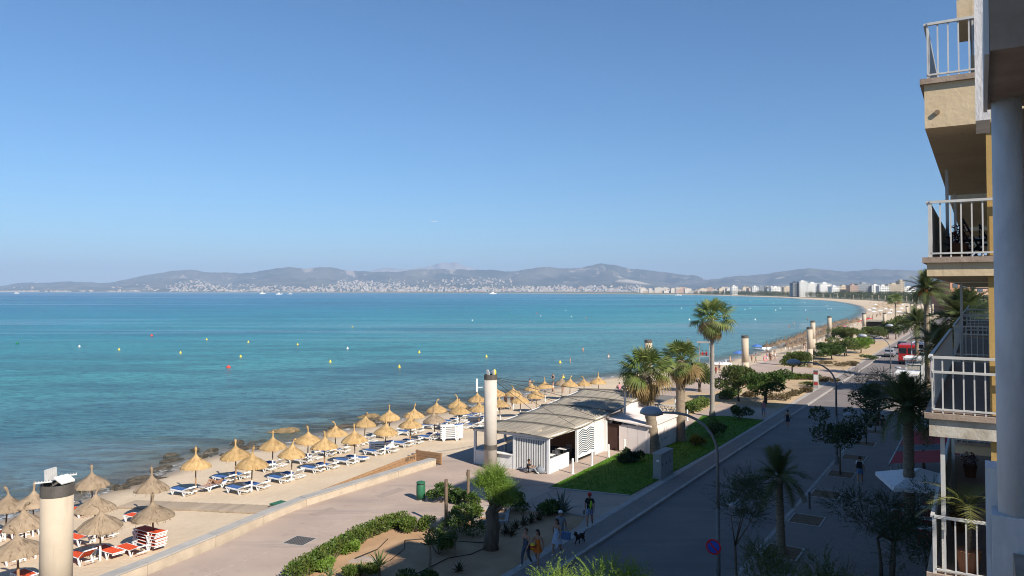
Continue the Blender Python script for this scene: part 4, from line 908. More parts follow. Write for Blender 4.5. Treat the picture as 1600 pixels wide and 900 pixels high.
def palm(p, label, kind, zc, r0, r1, length, n, seed, lean=(0, 0), dead=0, fruit=False, bark='bark_palm', bend=0.0):
    random.seed(seed); r = empty('date_palm' if kind == 'date' else 'fan_palm', p); tag(r, label, 'palm tree', 'palm trees')
    t = MB(); t.sm = True; pts = []; rad = []; N_ = 24
    for i in range(N_ + 1):
        k = i / N_; pts.append((lean[0] * k + bend * math.sin(k * math.pi), lean[1] * k, -.1 + (zc + .1) * k)); rad.append((r0 + (r1 - r0) * k) * (1.10 if i % 2 else .95) * (1 + .35 * max(0, .12 - k) / .12) * (1.25 if kind == 'date' and k > .9 else 1))
    t.tube(pts, rad, 14); t.build('trunk', bark, r); top = Vector(pts[-1])
    for i in range(n):
        a = i * 2.39996 + random.uniform(-.2, .2); f = (i + .5) / n           # inner (upright) to outer (drooping)
        el = R(82 - 108 * f ** .9) + random.uniform(-.12, .12); L_ = length * random.uniform(.85, 1.1) * (.8 + .25 * min(1, f * 2))
        me = DF[min(3, int(f * 4))] if kind == 'date' else FF[3 if f > .8 and i % 2 else min(2, int(f * 3))]
        o = link('frond', me, r, top + Vector((0, 0, random.uniform(-.15, .1)))); o.rotation_euler = Quaternion((0, 0, 1), a).to_matrix().to_4x4().to_euler()
        o.rotation_euler = (Matrix.Rotation(a, 3, 'Z') @ Matrix.Rotation(-el, 3, 'Y') @ Matrix.Rotation(random.uniform(-.5, .5), 3, 'X')).to_euler(); o.scale = (L_,) * 3
    for i in range(dead):
        a = i * 2.39996 + .9; o = link('frond', FD[i % 2], r, top - Vector((0, 0, random.uniform(.1, .5)))); o['label'] = 'dead straw coloured frond'
        o.rotation_euler = (Matrix.Rotation(a, 3, 'Z') @ Matrix.Rotation(R(random.uniform(30, 70)), 3, 'Y')).to_euler(); o.scale = (length * .8,) * 3
    if fruit:
        for i in range(9):
            a = i * .7; b = MB(); e = Vector((math.cos(a) * .9, math.sin(a) * .9, -.5)); b.tube([(0, 0, 0), e * .6 + Vector((0, 0, .35)), e], [.04, .05, .14], 6); leaves(b, e, (.22, .22, .3), 40, .12); b.build('fruit_stalk', 'date_fruit', r, top)
    return r
palm(at(1024, 709), 'bushy fan palm in front of the beach bar annex with thick trunk', 'fan', 6.25, .42, .38, 2.4, 36, 1, (-.75, 0), 18)
palm(at(1063, 689), 'bushy fan palm right of the beach bar annex', 'fan', 6.65, .40, .36, 2.1, 32, 2, (.05, 0), 14)
palm(at(1113, 651), 'tall slender fan palm with smooth pale trunk', 'fan', 9.7, .24, .17, 2.4, 30, 3, (.05, 0), 9, bark='bark_pale')
palm(W(37.5, 8.2), 'young date palm in a pit on the shaded pavement', 'date', 3.5, .20, .17, 1.75, 24, 4, (-.1, 0))
palm(atv(1416, 3.3), 'tall dark date palm in front of the red awnings', 'date', 6.3, .27, .24, 2.3, 40, 5)
q = atY(1447, 452, 95); palm(Vector((q.x, q.y, 0)), 'tallest date palm with orange fruit stalks', 'date', q.z, .3, .27, 2.9, 46, 6, fruit=True)
q = atY(1506, 500, 88); palm(Vector((q.x, q.y, 0)), 'large date palm seen through the balcony rails', 'date', q.z, .36, .33, 4.6, 64, 7, dead=0)
q = atY(1434, 506, 107); palm(Vector((q.x - .4, q.y, 0)), 'dark leaning date palm beside the bus shelter', 'date', q.z, .26, .22, 3.0, 34, 8, (.4, 0))
q = atY(1399, 468, 240); palm(Vector((q.x, q.y, 0)), 'lone slim palm on the far beach', 'fan', q.z, .22, .16, 2.6, 24, 9)
q = atY(1466, 540, 92); palm(Vector((q.x, q.y, 0)), 'low date palm behind the upper balcony rail', 'date', q.z, .3, .27, 3.6, 44, 10)
# --- shrubs and hedges
def shrub(x, y, rx, h, lf, lb, n=700, size=.16, shape='leaf', p=None, name='shrub', seed=None):
    p = p if p is not None else at(x, y); random.seed(seed or int(x * 7 + y)); r = empty(name, p); tag(r, lb, 'shrub', 'shrubs')
    b = MB()
    for c, rad in lobes(h * .3, h * .75, rx, h * .45, 6, int(x + y)): leaves(b, c, rad, int(n / 6), size, shape, .6)
    b.build('foliage', lf, r); t = MB()
    for i in range(4): a = i * 1.6; t.tube([(0, 0, -.05), (math.cos(a) * rx * .5, math.sin(a) * rx * .5, h * .6)], [.03, .012], 5)
    t.build('stem', 'bark', r); return r
SHR_ = [(690, 785, .95, 1.0, 'leaf_shrub', 'dark leafy shrub beside the green bin'), (712, 784, .7, .8, 'leaf_shrub', 'small dark shrub between the two posts'), (740, 792, .7, .9, 'leaf_shrub', 'dark shrub at the foot of the right wooden post'), (718, 832, 1.15, 1.15, 'leaf_shrub', 'wide glossy shrub in front of the left wooden post'), (728, 815, .8, 1.1, 'leaf_hedge', 'yellow green shrub behind the wide glossy shrub'),
        (650, 832, .75, .95, 'leaf_hedge', 'round shrub at the end of the hedge'), (685, 866, 1.0, 1.2, 'leaf_hedge', 'leafy shrub in the middle of the planting bed'), (630, 828, .5, .6, 'leaf_hedge', 'small shrub joining the hedge end'), (806, 800, .9, 1.0, 'leaf_shrub', 'shaded shrub right of the gnarled tamarisk'), (845, 803, .9, .9, 'leaf_shrub', 'shaded shrub left of the agave'),
        (975, 722, .8, .8, 'leaf_dark', 'dark clipped bush on the lawn by the annex'), (990, 720, .6, .8, 'leaf_dark', 'second dark bush touching the clipped bush on the lawn'), (1084, 697, .75, .8, 'leaf_gold', 'golden round bush on the lawn'), (1113, 683, .8, 1.6, 'leaf_shrub', 'tall dark bush on the lawn beneath the tall palm'), (1157, 656, 1.0, 1.5, 'leaf_shrub', 'round dark bush at the far lawn corner'),
        (1178, 620, 1.0, .6, 'leaf_dry', 'brown dry shrub left in the dry bed'), (1215, 624, 1.5, .7, 'leaf_dry', 'widest brown dry shrub of the dry bed'), (1238, 618, 1.2, .6, 'leaf_dry', 'reddish dry shrub in the middle of the dry bed'), (1262, 612, .9, .5, 'leaf_dry', 'small dry shrub left of the information totem'), (1265, 604, 1.3, .7, 'leaf_tamarisk', 'grey green mound behind the information totem'), (1292, 596, 1.2, .6, 'leaf_dry', 'dry shrub right of the information totem'),
        (1280, 571, 1.4, .8, 'leaf_dry', 'brown shrub at the front of the second bed'), (1310, 572, 1.6, .8, 'leaf_dry', 'wide brown shrub along the second bed'), (1332, 571, 1.2, .8, 'leaf_dry', 'brown shrub at the right front of the second bed'), (1275, 560, 1.3, 1.3, 'leaf_shrub', 'green shrub at the left of the second bed'), (1285, 552, 1.5, 1.4, 'leaf_shrub', 'dark shrub under the trees of the second bed'), (1360, 562, 1.4, .9, 'leaf_shrub', 'green shrub beneath the bright tree'),
        (560, 905, .6, .6, 'leaf_hedge', 'low ground cover shrub at the bottom edge'), (660, 915, 1.0, .7, 'leaf_shrub', 'dark ground cover at the bottom edge'), (505, 892, .5, .5, 'leaf_bright', 'small feathery shrub behind the hedge'), (545, 862, .5, .45, 'leaf_bright', 'feathery tuft of green below the hedge')]
for a in SHR_: shrub(*a, n=1900 if a[1] > 760 else 1300, size=.11 if a[1] > 760 else .15)
def hedge(P_, wd, h, lf, lb, n, size=.13):
    r = empty('hedge', P_[0]); tag(r, lb, 'hedge', 'hedges'); b = MB(); Ls = [(q - p).length for p, q in zip(P_[:-1], P_[1:])]; tot = sum(Ls); random.seed(int(tot * 10))
    for p, q, l_ in zip(P_[:-1], P_[1:], Ls):
        m_ = max(2, int(l_ / .35))
        for i in range(m_): c = p.lerp(q, (i + .5) / m_) - r.location; leaves(b, (c.x + random.uniform(-.1, .1) * wd, c.y + random.uniform(-.1, .1) * wd, h * random.uniform(.42, .55)), (wd * random.uniform(.42, .55), wd * random.uniform(.42, .55), h * random.uniform(.45, .58)), int(n * l_ / tot / m_), size, 'leaf', .7)
    b.build('foliage', lf, r); t = MB()
    for p, q in zip(P_[:-1], P_[1:]): t.beam(p - r.location + Vector((0, 0, .12)), q - r.location + Vector((0, 0, .12)), wd * .45, .2)
    t.build('branches', 'bark', r)
hedge([at(*q) for q in ((455, 912), (500, 882), (540, 858), (578, 838), (615, 825), (632, 820))], .95, .75, 'leaf_hedge', 'low glossy hedge edging the planting bed along the promenade', 11000, .10)
hedge([W(74, 25.4), W(78, 25.4), W(80.5, 25.6)], 1.8, .9, 'leaf_hedge', 'green hedge behind the lawn beyond the beach bar', 2600, .2)
hedge([W(86, 24.8), W(92, 25.5)], 1.8, .8, 'leaf_shrub', 'green hedge beneath the olive green tamarisk', 1800, .22)
hedge([W(100, 27.2), W(106, 26.6), W(111, 24)], 2.0, .8, 'leaf_shrub', 'low green hedge behind the information totem', 2600, .22)
hedge([W(110.5, 23), W(112, 19.5)], 1.7, .7, 'leaf_hedge', 'low green hedge right of the information totem', 1400, .22)
# --- spiky plants
def spiky(x, y, n, L_, stem, lf, lb, wd=.05, name='yucca'):
    p = at(x, y); r = empty(name, p); tag(r, lb, 'plant', 'spiky plants'); random.seed(int(x)); c = Vector((0, 0, stem))
    if stem > .15: b = MB(); b.tube([(0, 0, -.05), (.03, 0, stem * .5), (0, 0, stem)], [.08, .06, .06], 8); b.build('stem', 'bark_palm', r)
    b = MB(); b.add([(0, -wd, 0), (0, wd, 0), (.55, wd * .8, .02), (.55, -wd * .8, .02), (1, 0, -.04), (.3, 0, -.05)], [(0, 5, 3), (5, 2, 3), (0, 1, 5), (1, 2, 5), (3, 2, 4)]); me = b.mesh('leaf', lf)
    for i in range(n):
        o = link('leaf', me, r, c); f = (i + .5) / n; o.rotation_euler = (Matrix.Rotation(i * 2.4, 3, 'Z') @ Matrix.Rotation(-R(85 - 80 * f) + random.uniform(-.1, .1), 3, 'Y')).to_euler(); o.scale = (L_ * random.uniform(.8, 1.15),) * 3
spiky(592, 902, 34, .75, .5, 'spike_leaf', 'largest yucca at the bottom of the planting bed'); spiky(565, 902, 22, .55, .25, 'spike_leaf', 'small yucca left of the largest yucca'); spiky(541, 908, 22, .6, .2, 'spike_leaf', 'low yucca beside the hedge at the bottom edge'); spiky(515, 912, 14, .6, .3, 'spike_leaf', 'yellowish yucca farthest left at the bottom edge')
spiky(671, 890, 30, .7, 1.1, 'spike_leaf', 'tall stemmed yucca in the middle of the bed'); spiky(709, 872, 26, .6, .9, 'spike_leaf', 'stemmed yucca left of the gnarled tamarisk'); spiky(717, 894, 22, .55, 0.05, 'spike_red', 'dark reddish rosette on the shaded soil')
spiky(877, 802, 26, 1.25, .05, 'spike_agave', 'big grey green agave at the bed corner', .07, 'agave')
for i, (x, y) in enumerate(((790, 835), (806, 828), (818, 822), (830, 818), (842, 814), (800, 838))): spiky(x, y, 16, .65, .05, 'spike_red', f'{ORD[i]} dark spiky aloe in the row beside the gnarled tamarisk', .06, 'aloe')
# irrigation hoses on the soil
mat('hose_black', (.03, .025, .02), None, .6)
for i, (L_, lb) in enumerate((([(640, 902), (700, 872), (735, 866), (768, 852), (764, 848), (715, 846)], 'black hose curling to the foot of the gnarled tamarisk'), ([(555, 872), (590, 858), (606, 842)], 'thin hose on the lit soil near the hedge'), ([(610, 875), (632, 858), (633, 844), (660, 842)], 'thin hose bending across the lit soil'))):
    b = MB(); b.tube([at(x, y, .07) for x, y in L_], .022, 6); tag(b.build('hose', 'hose_black'), lb, 'hose', 'irrigation hoses')

# potted palm leaning over the lowest balcony rail
leafmat('frond_pot', (.13, .17, .04), (.22, .20, .07), .5, .3, .1, 2)
r = empty('potted_palm', W(15.95, .25, 7.37)); tag(r, 'potted palm with long drooping leaves on the lowest balcony', 'plant', 'things on the balconies'); b = MB(); b.lathe([(.15, 0), (.2, .35), (.21, .38)], 12); b.build('pot', 'pot_clay', r)
b = MB(); b.tube([(0, 0, .3), (.02, 0, .8), (-.02, 0, 1.15)], [.06, .05, .04], 8); b.build('trunk', 'bark_palm', r)
me = date_frond(1.0, .9, 55, 'frond_pot', 22)
for i in range(12):
    o = link('frond', me, r, (0, 0, 1.1)); o.rotation_euler = (Matrix.Rotation(i * 2.4, 3, 'Z') @ Matrix.Rotation(-R(60 - 5 * i), 3, 'Y')).to_euler(); o.scale = (.8 + .05 * (i % 4),) * 3
# ================================================================== beach bar, street furniture, vehicles
mat('bar_white', (.76, .75, .73), (.68, .67, .65), .7, 2); mat('bar_pink', (.76, .67, .63), (.67, .58, .54), .8, .8, bump=.15); mat('reed_mat', (.39, .34, .265), (.22, .19, .145), .9, 1.0, mp=(.35, 9, 1), bump=.7, bscale=3, contrast=(.38, .62))
mat('shade_net', (.20, .19, .17), (.14, .13, .12), .9, 3); mat('dark_interior', (.05, .04, .035), None, .9); mat('slate', (.09, .12, .15), None, .7); mat('door_brown', (.06, .03, .022), None, .7)  # dark_interior carries the shade of the insides in its colour
mat('orange_wall', (.42, .16, .07), None, .8); mat('cable', (.05, .05, .05), None, .6)
bar = empty('beach_bar', W(45, 25, 0), TH); tag(bar, 'white open beach bar with curved reed mat roof on the promenade', 'kiosk')
def bp(name, m_, f, parent=bar):
    b = MB(); f(b); return b.build(name, m_, parent)
BL, BW = 17.0, 6.0
def roof_z(x, y=0): t = max(0, min(1, x / BL)); return 2.5 + .1 * t + .75 * max(0, (t - .25) / .75) ** 1.3 + .25 * math.sin(math.pi * y / BW) * .5
# roof: five mat panels between battens
NX = 5
for i in range(NX):
    x0, x1 = -.35 + i * (BL + .5) / NX, -.35 + (i + 1) * (BL + .5) / NX - .05
    b = MB(); n1, n2 = 8, 8
    for k in range(n1 + 1):
        for j in range(n2 + 1):
            x = x0 + (x1 - x0) * k / n1; y = -.25 + (BW + .5) * j / n2; b.v.append((x, y, roof_z(x, y) + .05 - .07 * math.sin(math.pi * k / n1)))
    for k in range(n1):
        for j in range(n2):
            a = k * (n2 + 1) + j; b.f.append((a, a + n2 + 1, a + n2 + 2, a + 1)); b.m.append(0); b.smf.append(True)
    o = b.build('roof_panel', 'reed_mat', bar); md = o.modifiers.new('thick', 'SOLIDIFY'); md.thickness = .04
    bp('roof_batten', 'shade_net', lambda b: [b.beam((x1 + .025, -.3 + j * (BW + .6) / 8, roof_z(x1, -.3 + j * .82) + .09), (x1 + .025, -.3 + (j + 1) * (BW + .6) / 8, roof_z(x1, -.3 + (j + 1) * .82) + .09), .07, .07) for j in range(8)])
bp('eave_beam', 'bar_white', lambda b: b.box(-.12, .02, -.12, BW + .12, 2.34, 2.52))
def eave(y):
    def f(b):
        for k in range(12):
            xa, xb = k * BL / 12, (k + 1) * BL / 12; b.beam((xa, y, roof_z(xa, 0) - .07), (xb, y, roof_z(xb, 0) - .07), .1, .16)
    return f
bp('eave_beam', 'bar_white', eave(-.08)); bp('eave_beam', 'bar_white', eave(BW + .08))
for x, y in ((0, 0), (0, BW), (0, 2.7), (0, BW - 1.2), (4.2, 0), (7.2, 0), (4, BW), (8, BW), (12, BW), (16.8, BW), (16.8, 0)): bp('post', 'bar_white', lambda b: b.box(x - .08, x + .08, y - .08, y + .08, 0, roof_z(x, y) - .1))
# front counter walls and slatted screen
bp('counter_wall', 'bar_white', lambda b: b.box(-.06, .06, 2.8, BW - .1, 0, .95)); bp('counter_wall', 'bar_white', lambda b: b.box(.1, 2.9, -.06, .06, 0, .95)); bp('counter_top', 'bar_white', lambda b: b.box(-.2, .3, 2.8, BW - .1, .955, 1.0))
scr = bp('screen_frame', 'bar_white', lambda b: (b.box(-.05, .05, .08, 2.65, 2.2, 2.3), b.box(-.05, .05, .08, 2.65, .06, .14), b.box(.03, .045, .1, 2.62, .15, 2.19)))
for i in range(19): bp('screen_slat', 'bar_white', lambda b: b.box(-.06, .02, .11 + i * .135, .17 + i * .135, .14, 2.2), scr)
for i in range(19): bp('screen_groove', 'slate', lambda b: b.box(.0, .028, .172 + i * .135, .243 + i * .135, .16, 2.19), scr)
# chevron panel on the street side
def chevron(x0, x1, y, z0, z1, rows=11, axis=0, parent=bar):
    f = bp('chevron_panel', 'bar_white', lambda b: b.box(x0, x1, y - .03, y + .03, z0, z1), parent)
    n = 4; wx = (x1 - x0 - .2) / n
    for r_ in range(rows):
        z = z0 + .18 + r_ * (z1 - z0 - .45) / rows
        def ch(b):
            for i in range(n):
                xa = x0 + .1 + i * wx; za, zb_ = (z, z + .16) if i % 2 == 0 else (z + .16, z)
                b.add([(xa, y - .034, za), (xa + wx, y - .034, zb_), (xa + wx, y - .034, zb_ + .095), (xa, y - .034, za + .095)], [(0, 1, 2, 3)])
        bp('chevron_stripe', 'slate', ch, f)
chevron(4.3, 7.1, -.02, .25, 2.42)
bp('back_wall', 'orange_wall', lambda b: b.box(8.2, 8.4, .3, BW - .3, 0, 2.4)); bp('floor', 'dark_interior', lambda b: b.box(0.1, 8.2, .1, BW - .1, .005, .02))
bp('side_wall', 'bar_pink', lambda b: b.box(7.3, 12.2, -.08, .08, 0, roof_z(8) - .12)); bp('side_wall', 'bar_pink', lambda b: b.box(8.4, 16.9, BW - .1, BW, 0, 2.3)); bp('side_wall', 'bar_pink', lambda b: b.box(12.2, 16.9, -.1, .06, 2.1, 2.95))
for x in (8.6, 9.6, 10.8): bp('buttress', 'bar_white', lambda b: b.box(x, x + .14, -.35, -.08, 0, 2.35))
# annex
bp('annex_wall', 'bar_pink', lambda b: (b.box(9.3, 15.6, -3.6, -3.48, 0, 2.05), b.box(9.3, 9.42, -3.48, -1.25, 0, 2.05), b.box(15.5, 15.6, -3.48, -.1, 0, 2.2)))
bp('annex_roof', 'bar_pink', lambda b: b.add([(9.1, -3.75, 2.08), (15.8, -3.75, 2.08), (15.8, .0, 2.4), (9.1, .0, 2.4), (9.1, -3.75, 2.18), (15.8, -3.75, 2.18), (15.8, .0, 2.5), (9.1, .0, 2.5)], [(3, 2, 1, 0), (4, 5, 6, 7), (0, 1, 5, 4), (1, 2, 6, 5), (2, 3, 7, 6), (3, 0, 4, 7)]))
dr = bp('door', 'door_brown', lambda b: b.box(9.34, 9.40, -1.2, -.12, 0, 2.05)); bp('door_handle', 'lamp_grey', lambda b: b.box(9.3, 9.34, -1.1, -1.05, 1.0, 1.1), dr)
for j, y in enumerate((-3.3, -2.55, -1.8)): bp('wall_panel', 'bar_pink', lambda b: b.box(9.27, 9.3, y, y + .7, .05, 1.98))
# faded lettering scribbled on the annex side
mat('graffiti', (.30, .25, .24), None, .8)
for i, gl in enumerate(('L', 'A', 'U')):
    st = {'L': [((0, .5), (0, 0)), ((0, 0), (.3, 0))], 'A': [((0, 0), (.2, .5)), ((.2, .5), (.4, 0)), ((.1, .2), (.3, .2))], 'U': [((0, .5), (0, 0)), ((0, 0), (.3, 0)), ((.3, 0), (.3, .5))]}[gl]
    bp('letter', 'graffiti', lambda b: [b.beam((11.4 + i * .75 + p[0], -3.605, 1.1 + p[1]), (11.4 + i * .75 + q[0], -3.605, 1.1 + q[1]), .05, .008, up=(0, 1, 0)) for p, q in st])
for i in range(6): bp('letter', 'graffiti', lambda b: b.beam((11.7 + i * .3, -3.605, .6), (11.78 + i * .3, -3.605, .85), .04, .008, up=(0, 1, 0)))
lat = bp('lattice_frame', 'bar_white', lambda b: (b.box(18.4, 18.5, -2.8, -2.7, 0, 2.3), b.box(18.4, 18.5, .2, .3, 0, 2.3), b.box(18.4, 18.5, -2.8, .3, 2.3, 2.42)))
for i in range(9): bp('lattice_bar', 'bar_white', lambda b: b.beam((18.45, -2.7 + i * .33, .1), (18.45, -2.7 + min(2.95, i * .33 + 1.2), 2.3), .05, .04), lat); 
for i in range(9): bp('lattice_bar', 'slate', lambda b: b.beam((18.5, -2.7 + i * .33, 2.3), (18.5, -2.7 + min(2.95, i * .33 + 1.2), .1), .05, .04), lat)
bp('shade_roof', 'shade_net', lambda b: b.box(17.2, 21.5, -1.5, BW, 2.75, 2.8)); 
for x, y in ((21.3, -1.3), (21.3, BW - .2), (17.3, -1.3)): bp('post', 'bar_white', lambda b: b.box(x - .07, x + .07, y - .07, y + .07, 0, 2.75))
for x, y, h in ((11.6, -.6, 4.3), (16.0, -.9, 4.6)): bp('mast', 'bar_white', lambda b: b.tube([(x, y, 0), (x, y, h)], .1, 8))
for x, y in ((2.6, -2.0), (5.3, -2.1), (8.2, -2.0), (10.5, -4.8)): pass
# stay cables and strut
cb = (W(*UV(C2)) - bar.location); Mi = Matrix.Rotation(-TH, 3, 'Z'); c_ = Mi @ Vector((cb.x, cb.y, 0))
for x, y in ((4, 0), (7.5, 0.2), (8, BW), (12, BW * .6), (16, 0)): bp('stay_cable', 'cable', lambda b: b.tube([(c_.x, c_.y, 6.3), (x, y, roof_z(x, y) + .1)], .02, 4))
bp('strut', 'column_stone', lambda b: b.beam((c_.x + .3, c_.y - .2, 1.45), (1.2, 1.2, 2.65), .14, .14))
# tables and chairs under the roof
mat('steel', (.45, .46, .48), None, .35, metal=.7)
def table(p, lb):
    r = empty('cafe_table', p, TH); tag(r, lb, 'table', 'beach bar tables'); b = MB(); b.box(-.35, .35, -.35, .35, .72, .75); b.build('table_top', 'bar_white', r); b = MB(); b.tube([(0, 0, .03), (0, 0, .72)], .03, 6); b.build('stem', 'steel', r); b = MB(); b.lathe([(.25, 0), (.25, .03)], 12); b.build('base', 'steel', r)
def chair(p, rz, lb, m_='steel', g='beach bar chairs'):
    r = empty('chair', p, rz); tag(r, lb, 'chair', g); b = MB(); b.box(-.2, .2, -.2, .2, .43, .46); b.build('seat', m_, r); b = MB(); [b.box(-.2 + i * .095, -.17 + i * .095, .18, .2, .46, .85) for i in range(5)]; b.box(-.21, .21, .175, .205, .82, .87); b.build('backrest', m_, r)
    for x in (-.18, .18):
        for y in (-.18, .18): b = MB(); b.tube([(x, y, 0), (x, y, .43)], .014, 5); b.build('leg', m_, r)
for i, (u, v) in enumerate(((47.2, 26.2), (49.6, 26.3), (48, 29), (50.5, 29))):
    table(W(u, v, .02), f'{ORD[i]} white table under the beach bar roof'); 
    for s_ in (-1, 1): chair(W(u + .7 * s_, v, .02), TH + s_ * -math.pi / 2, f'{"near" if s_ < 0 else "far"} steel chair at the {ORD[i]} beach bar table')
# white bollards along the bar
b = MB(); b.tube([(0, 0, 0), (0, 0, .98)], .075, 10); b.lathe([(.075, .98), (.05, 1.03), (.001, 1.04)], 10); BOL = b.mesh('shaft', 'white_paint')
b = MB(); b.lathe([(.12, 0), (.12, .03)], 10); BOB = b.mesh('base', 'white_paint')
for i, (x, y) in enumerate(((895, 740), (925, 728), (951, 716), (976, 707.5), (1074, 657))):
    r = empty('bollard', at(x, y)); tag(r, ['leftmost white bollard between the lawn and the beach bar', 'second white bollard between the lawn and the beach bar', 'white bollard in front of the beach bar door', 'white bollard against the annex wall', 'white bollard behind the right bushy palm'][i], 'bollard', 'white bollards'); link('shaft', BOL, r); link('base', BOB, r)
# dark bollard on the shaded pavement
r = empty('bollard', W(*UV(at(1265, 795)))); tag(r, 'dark metal bollard between two tree pits', 'bollard'); b = MB(); b.tube([(0, 0, 0), (0, 0, .9)], .06, 8); b.lathe([(.075, .8), (.075, .92), (.001, .96)], 8); b.build('shaft', 'cast_iron', r)
# green litter bin
r = empty('litter_bin', at(657.5, 781)); tag(r, 'round green litter bin on the promenade', 'bin'); b = MB(); b.sm = True; b.lathe([(.26, .08), (.27, .5), (.26, .9), (.25, .92)], 20); b.build('body', 'green_plastic', r); b = MB(); b.lathe([(.27, .99), (.26, 1.06), (.15, 1.1), (.001, 1.11)], 20); b.build('lid', 'green_plastic', r)
b = MB(); b.lathe([(.22, 0), (.22, .08)], 16); b.build('base', 'concrete', r); b = MB(); b.lathe([(.23, .92), (.23, .99)], 16); b.build('opening', 'dark_interior', r)  # dark band stands for the shade in the slot
# wooden posts
for x, y, h, lb in ((697, 824, 2.5, 'left brown wooden post at the planting bed'), (731.5, 795, 2.2, 'right brown wooden post beside the gnarled tamarisk')):
    r = empty('wooden_post', at(x, y)); tag(r, lb, 'post', 'wooden posts'); b = MB(); b.tube([(0, 0, -.2), (0, 0, h)], .09, 8); b.build('shaft', 'pole_wood', r); b = MB(); b.box(-.12, -.05, -.03, .03, h - .35, h - .15); b.build('peg', 'pole_wood', r)
# concrete planter frame near the tamarisk
q = at(770, 808); r = empty('planter_frame', q, TH + .5); tag(r, 'pale concrete curb frame behind the gnarled tamarisk', 'planter')
for x0, x1, y0, y1 in ((-1.4, 1.4, -.9, -.72), (-1.4, 1.4, .72, .9), (-1.4, -1.22, -.72, .72), (1.22, 1.4, -.72, .72), (-.1, .1, -.72, .72)): b = MB(); b.box(x0, x1, y0, y1, 0, .22); b.build('curb', 'kerbstone', r)
# electric cabinet
mat('cabinet_grey', (.36, .36, .34), (.30, .30, .285), .7, 2)
q = at(1036, 744); r = empty('electric_cabinet', W(*UV(q)), TH); tag(r, 'grey electric cabinet with small label at the edge of the lawn', 'cabinet')
b = MB(); b.box(-1.1, 1.1, -.28, .28, .22, 1.62); b.build('body', 'cabinet_grey', r); b = MB(); b.box(-1.16, 1.16, -.33, .33, 1.622, 1.70); b.build('cap', 'kerbstone', r); b = MB(); b.box(-1.14, 1.14, -.3, .3, 0, .22); b.build('plinth', 'concrete', r); b = MB(); b.box(-1.112, -1.1, -.16, .06, 1.15, 1.3); b.build('sticker', 'white_paint', r)
for x in (-1.0, -.28, .45):
    b = MB(); b.box(x, x + .66, -.30, -.281, .3, 1.55); d_ = b.build('door', 'cabinet_grey', r); b = MB(); b.box(x + .05, x + .09, -.33, -.301, .9, 1.05); b.build('handle', 'cast_iron', d_)
# lamp posts
mat('lamp_paint', (.20, .21, .22), (.15, .155, .16), .5, 3); mat('lamp_dome', (.32, .34, .37), None, .35, spec=.5); mat('lamp_lens', (.6, .6, .58), None, .2)
def lamp(p, label, light=False):
    r = empty('street_lamp', p, TH); tag(r, label, 'street lamp', 'curved street lamps'); m_ = 'lamp_paint'
    b = MB(); b.sm = True; b.tube([(0, 0, 0), (0, 0, 3.4)], [.1, .085], 12); b.tube([(0, 0, 3.4), (0, .0, 5.6)] + [(0, 1.75 * (1 - math.cos(t)) , 5.6 + 1.55 * math.sin(t)) for t in [R(a) for a in (15, 30, 45, 60, 75, 90)]] + [(0, 2.6, 7.10)], [.075, .065] + [.055] * 6 + [.045], 10); b.build('pole', m_, r)
    b = MB(); b.lathe([(.17, 0), (.17, .5), (.11, .6)], 12); b.build('base', m_, r)
    def head(c, s_, k):
        b = MB(); b.sm = True; prof = [(.001, .20), (.12, .19), (.23, .13), (.29, .02), (.30, -.05)]; b.lathe(prof[::-1], 18); h_ = b.build('lamp_head', 'lamp_dome', r, c); h_.scale = (s_, s_ * 1.35, s_)
        b = MB(); b.sm = True; b.lathe([(.001, -.13), (.2, -.10), (.27, -.05)], 16); b.build('lens', 'lamp_lens', h_)
    head((0, 2.9, 7.08), 1.3, 0); b = MB(); b.tube([(0, 0, 3.5), (0, -.55, 3.55)], .03, 8); b.build('arm', m_, r); head((0, -.78, 3.55), .85, 1); return r
lamp(W(31.4, 9.4), 'nearest street lamp with a round road sign on its pole'); lamp(W(58.5, 8.9), 'second street lamp beside the slender street tree'); lamp(W(97, 8.9), 'third street lamp by the bus shelters'); lamp(W(128, 8.9), 'farthest street lamp beyond the red van')
# no parking sign
mat('sign_blue', (.02, .09, .50), None, .4); mat('sign_red', (.55, .02, .03), None, .4)
r = empty('road_sign', W(31.25, 9.55, 1.78), TH - math.pi / 2); tag(r, 'round blue no parking sign with red ring on the lamp post', 'sign')
def disc(r0, r1, y, m_, nm):
    b = MB(); n = 28; vs = [(math.cos(t) * q, y, math.sin(t) * q) for q in (r0, r1) for t in [2 * math.pi * k / n for k in range(n)]]
    b.add(vs, [(k, (k + 1) % n, n + (k + 1) % n, n + k) for k in range(n)] if r0 > .001 else [tuple(range(n, 2 * n))]); return b.build(nm, m_, r)
b = MB(); b.add([(math.cos(t) * .33, y, math.sin(t) * .33) for y in (0, .02) for t in [2 * math.pi * k / 28 for k in range(28)]], [tuple(range(28)), tuple(range(55, 27, -1))] + [(k, k + 28, (k + 1) % 28 + 28, (k + 1) % 28) for k in range(28)]); b.build('plate', 'lamp_grey', r)
disc(.001, .25, -.004, 'sign_blue', 'face'); disc(.25, .325, -.005, 'sign_red', 'ring'); b = MB(); b.beam((-.18, -.006, .18), (.18, -.006, -.18), .07, .004, up=(0, 1, 0)); b.build('bar', 'sign_red', r); b = MB(); b.box(-.04, .04, .02, .14, -.1, .1); b.build('clamp', 'lamp_grey', r)
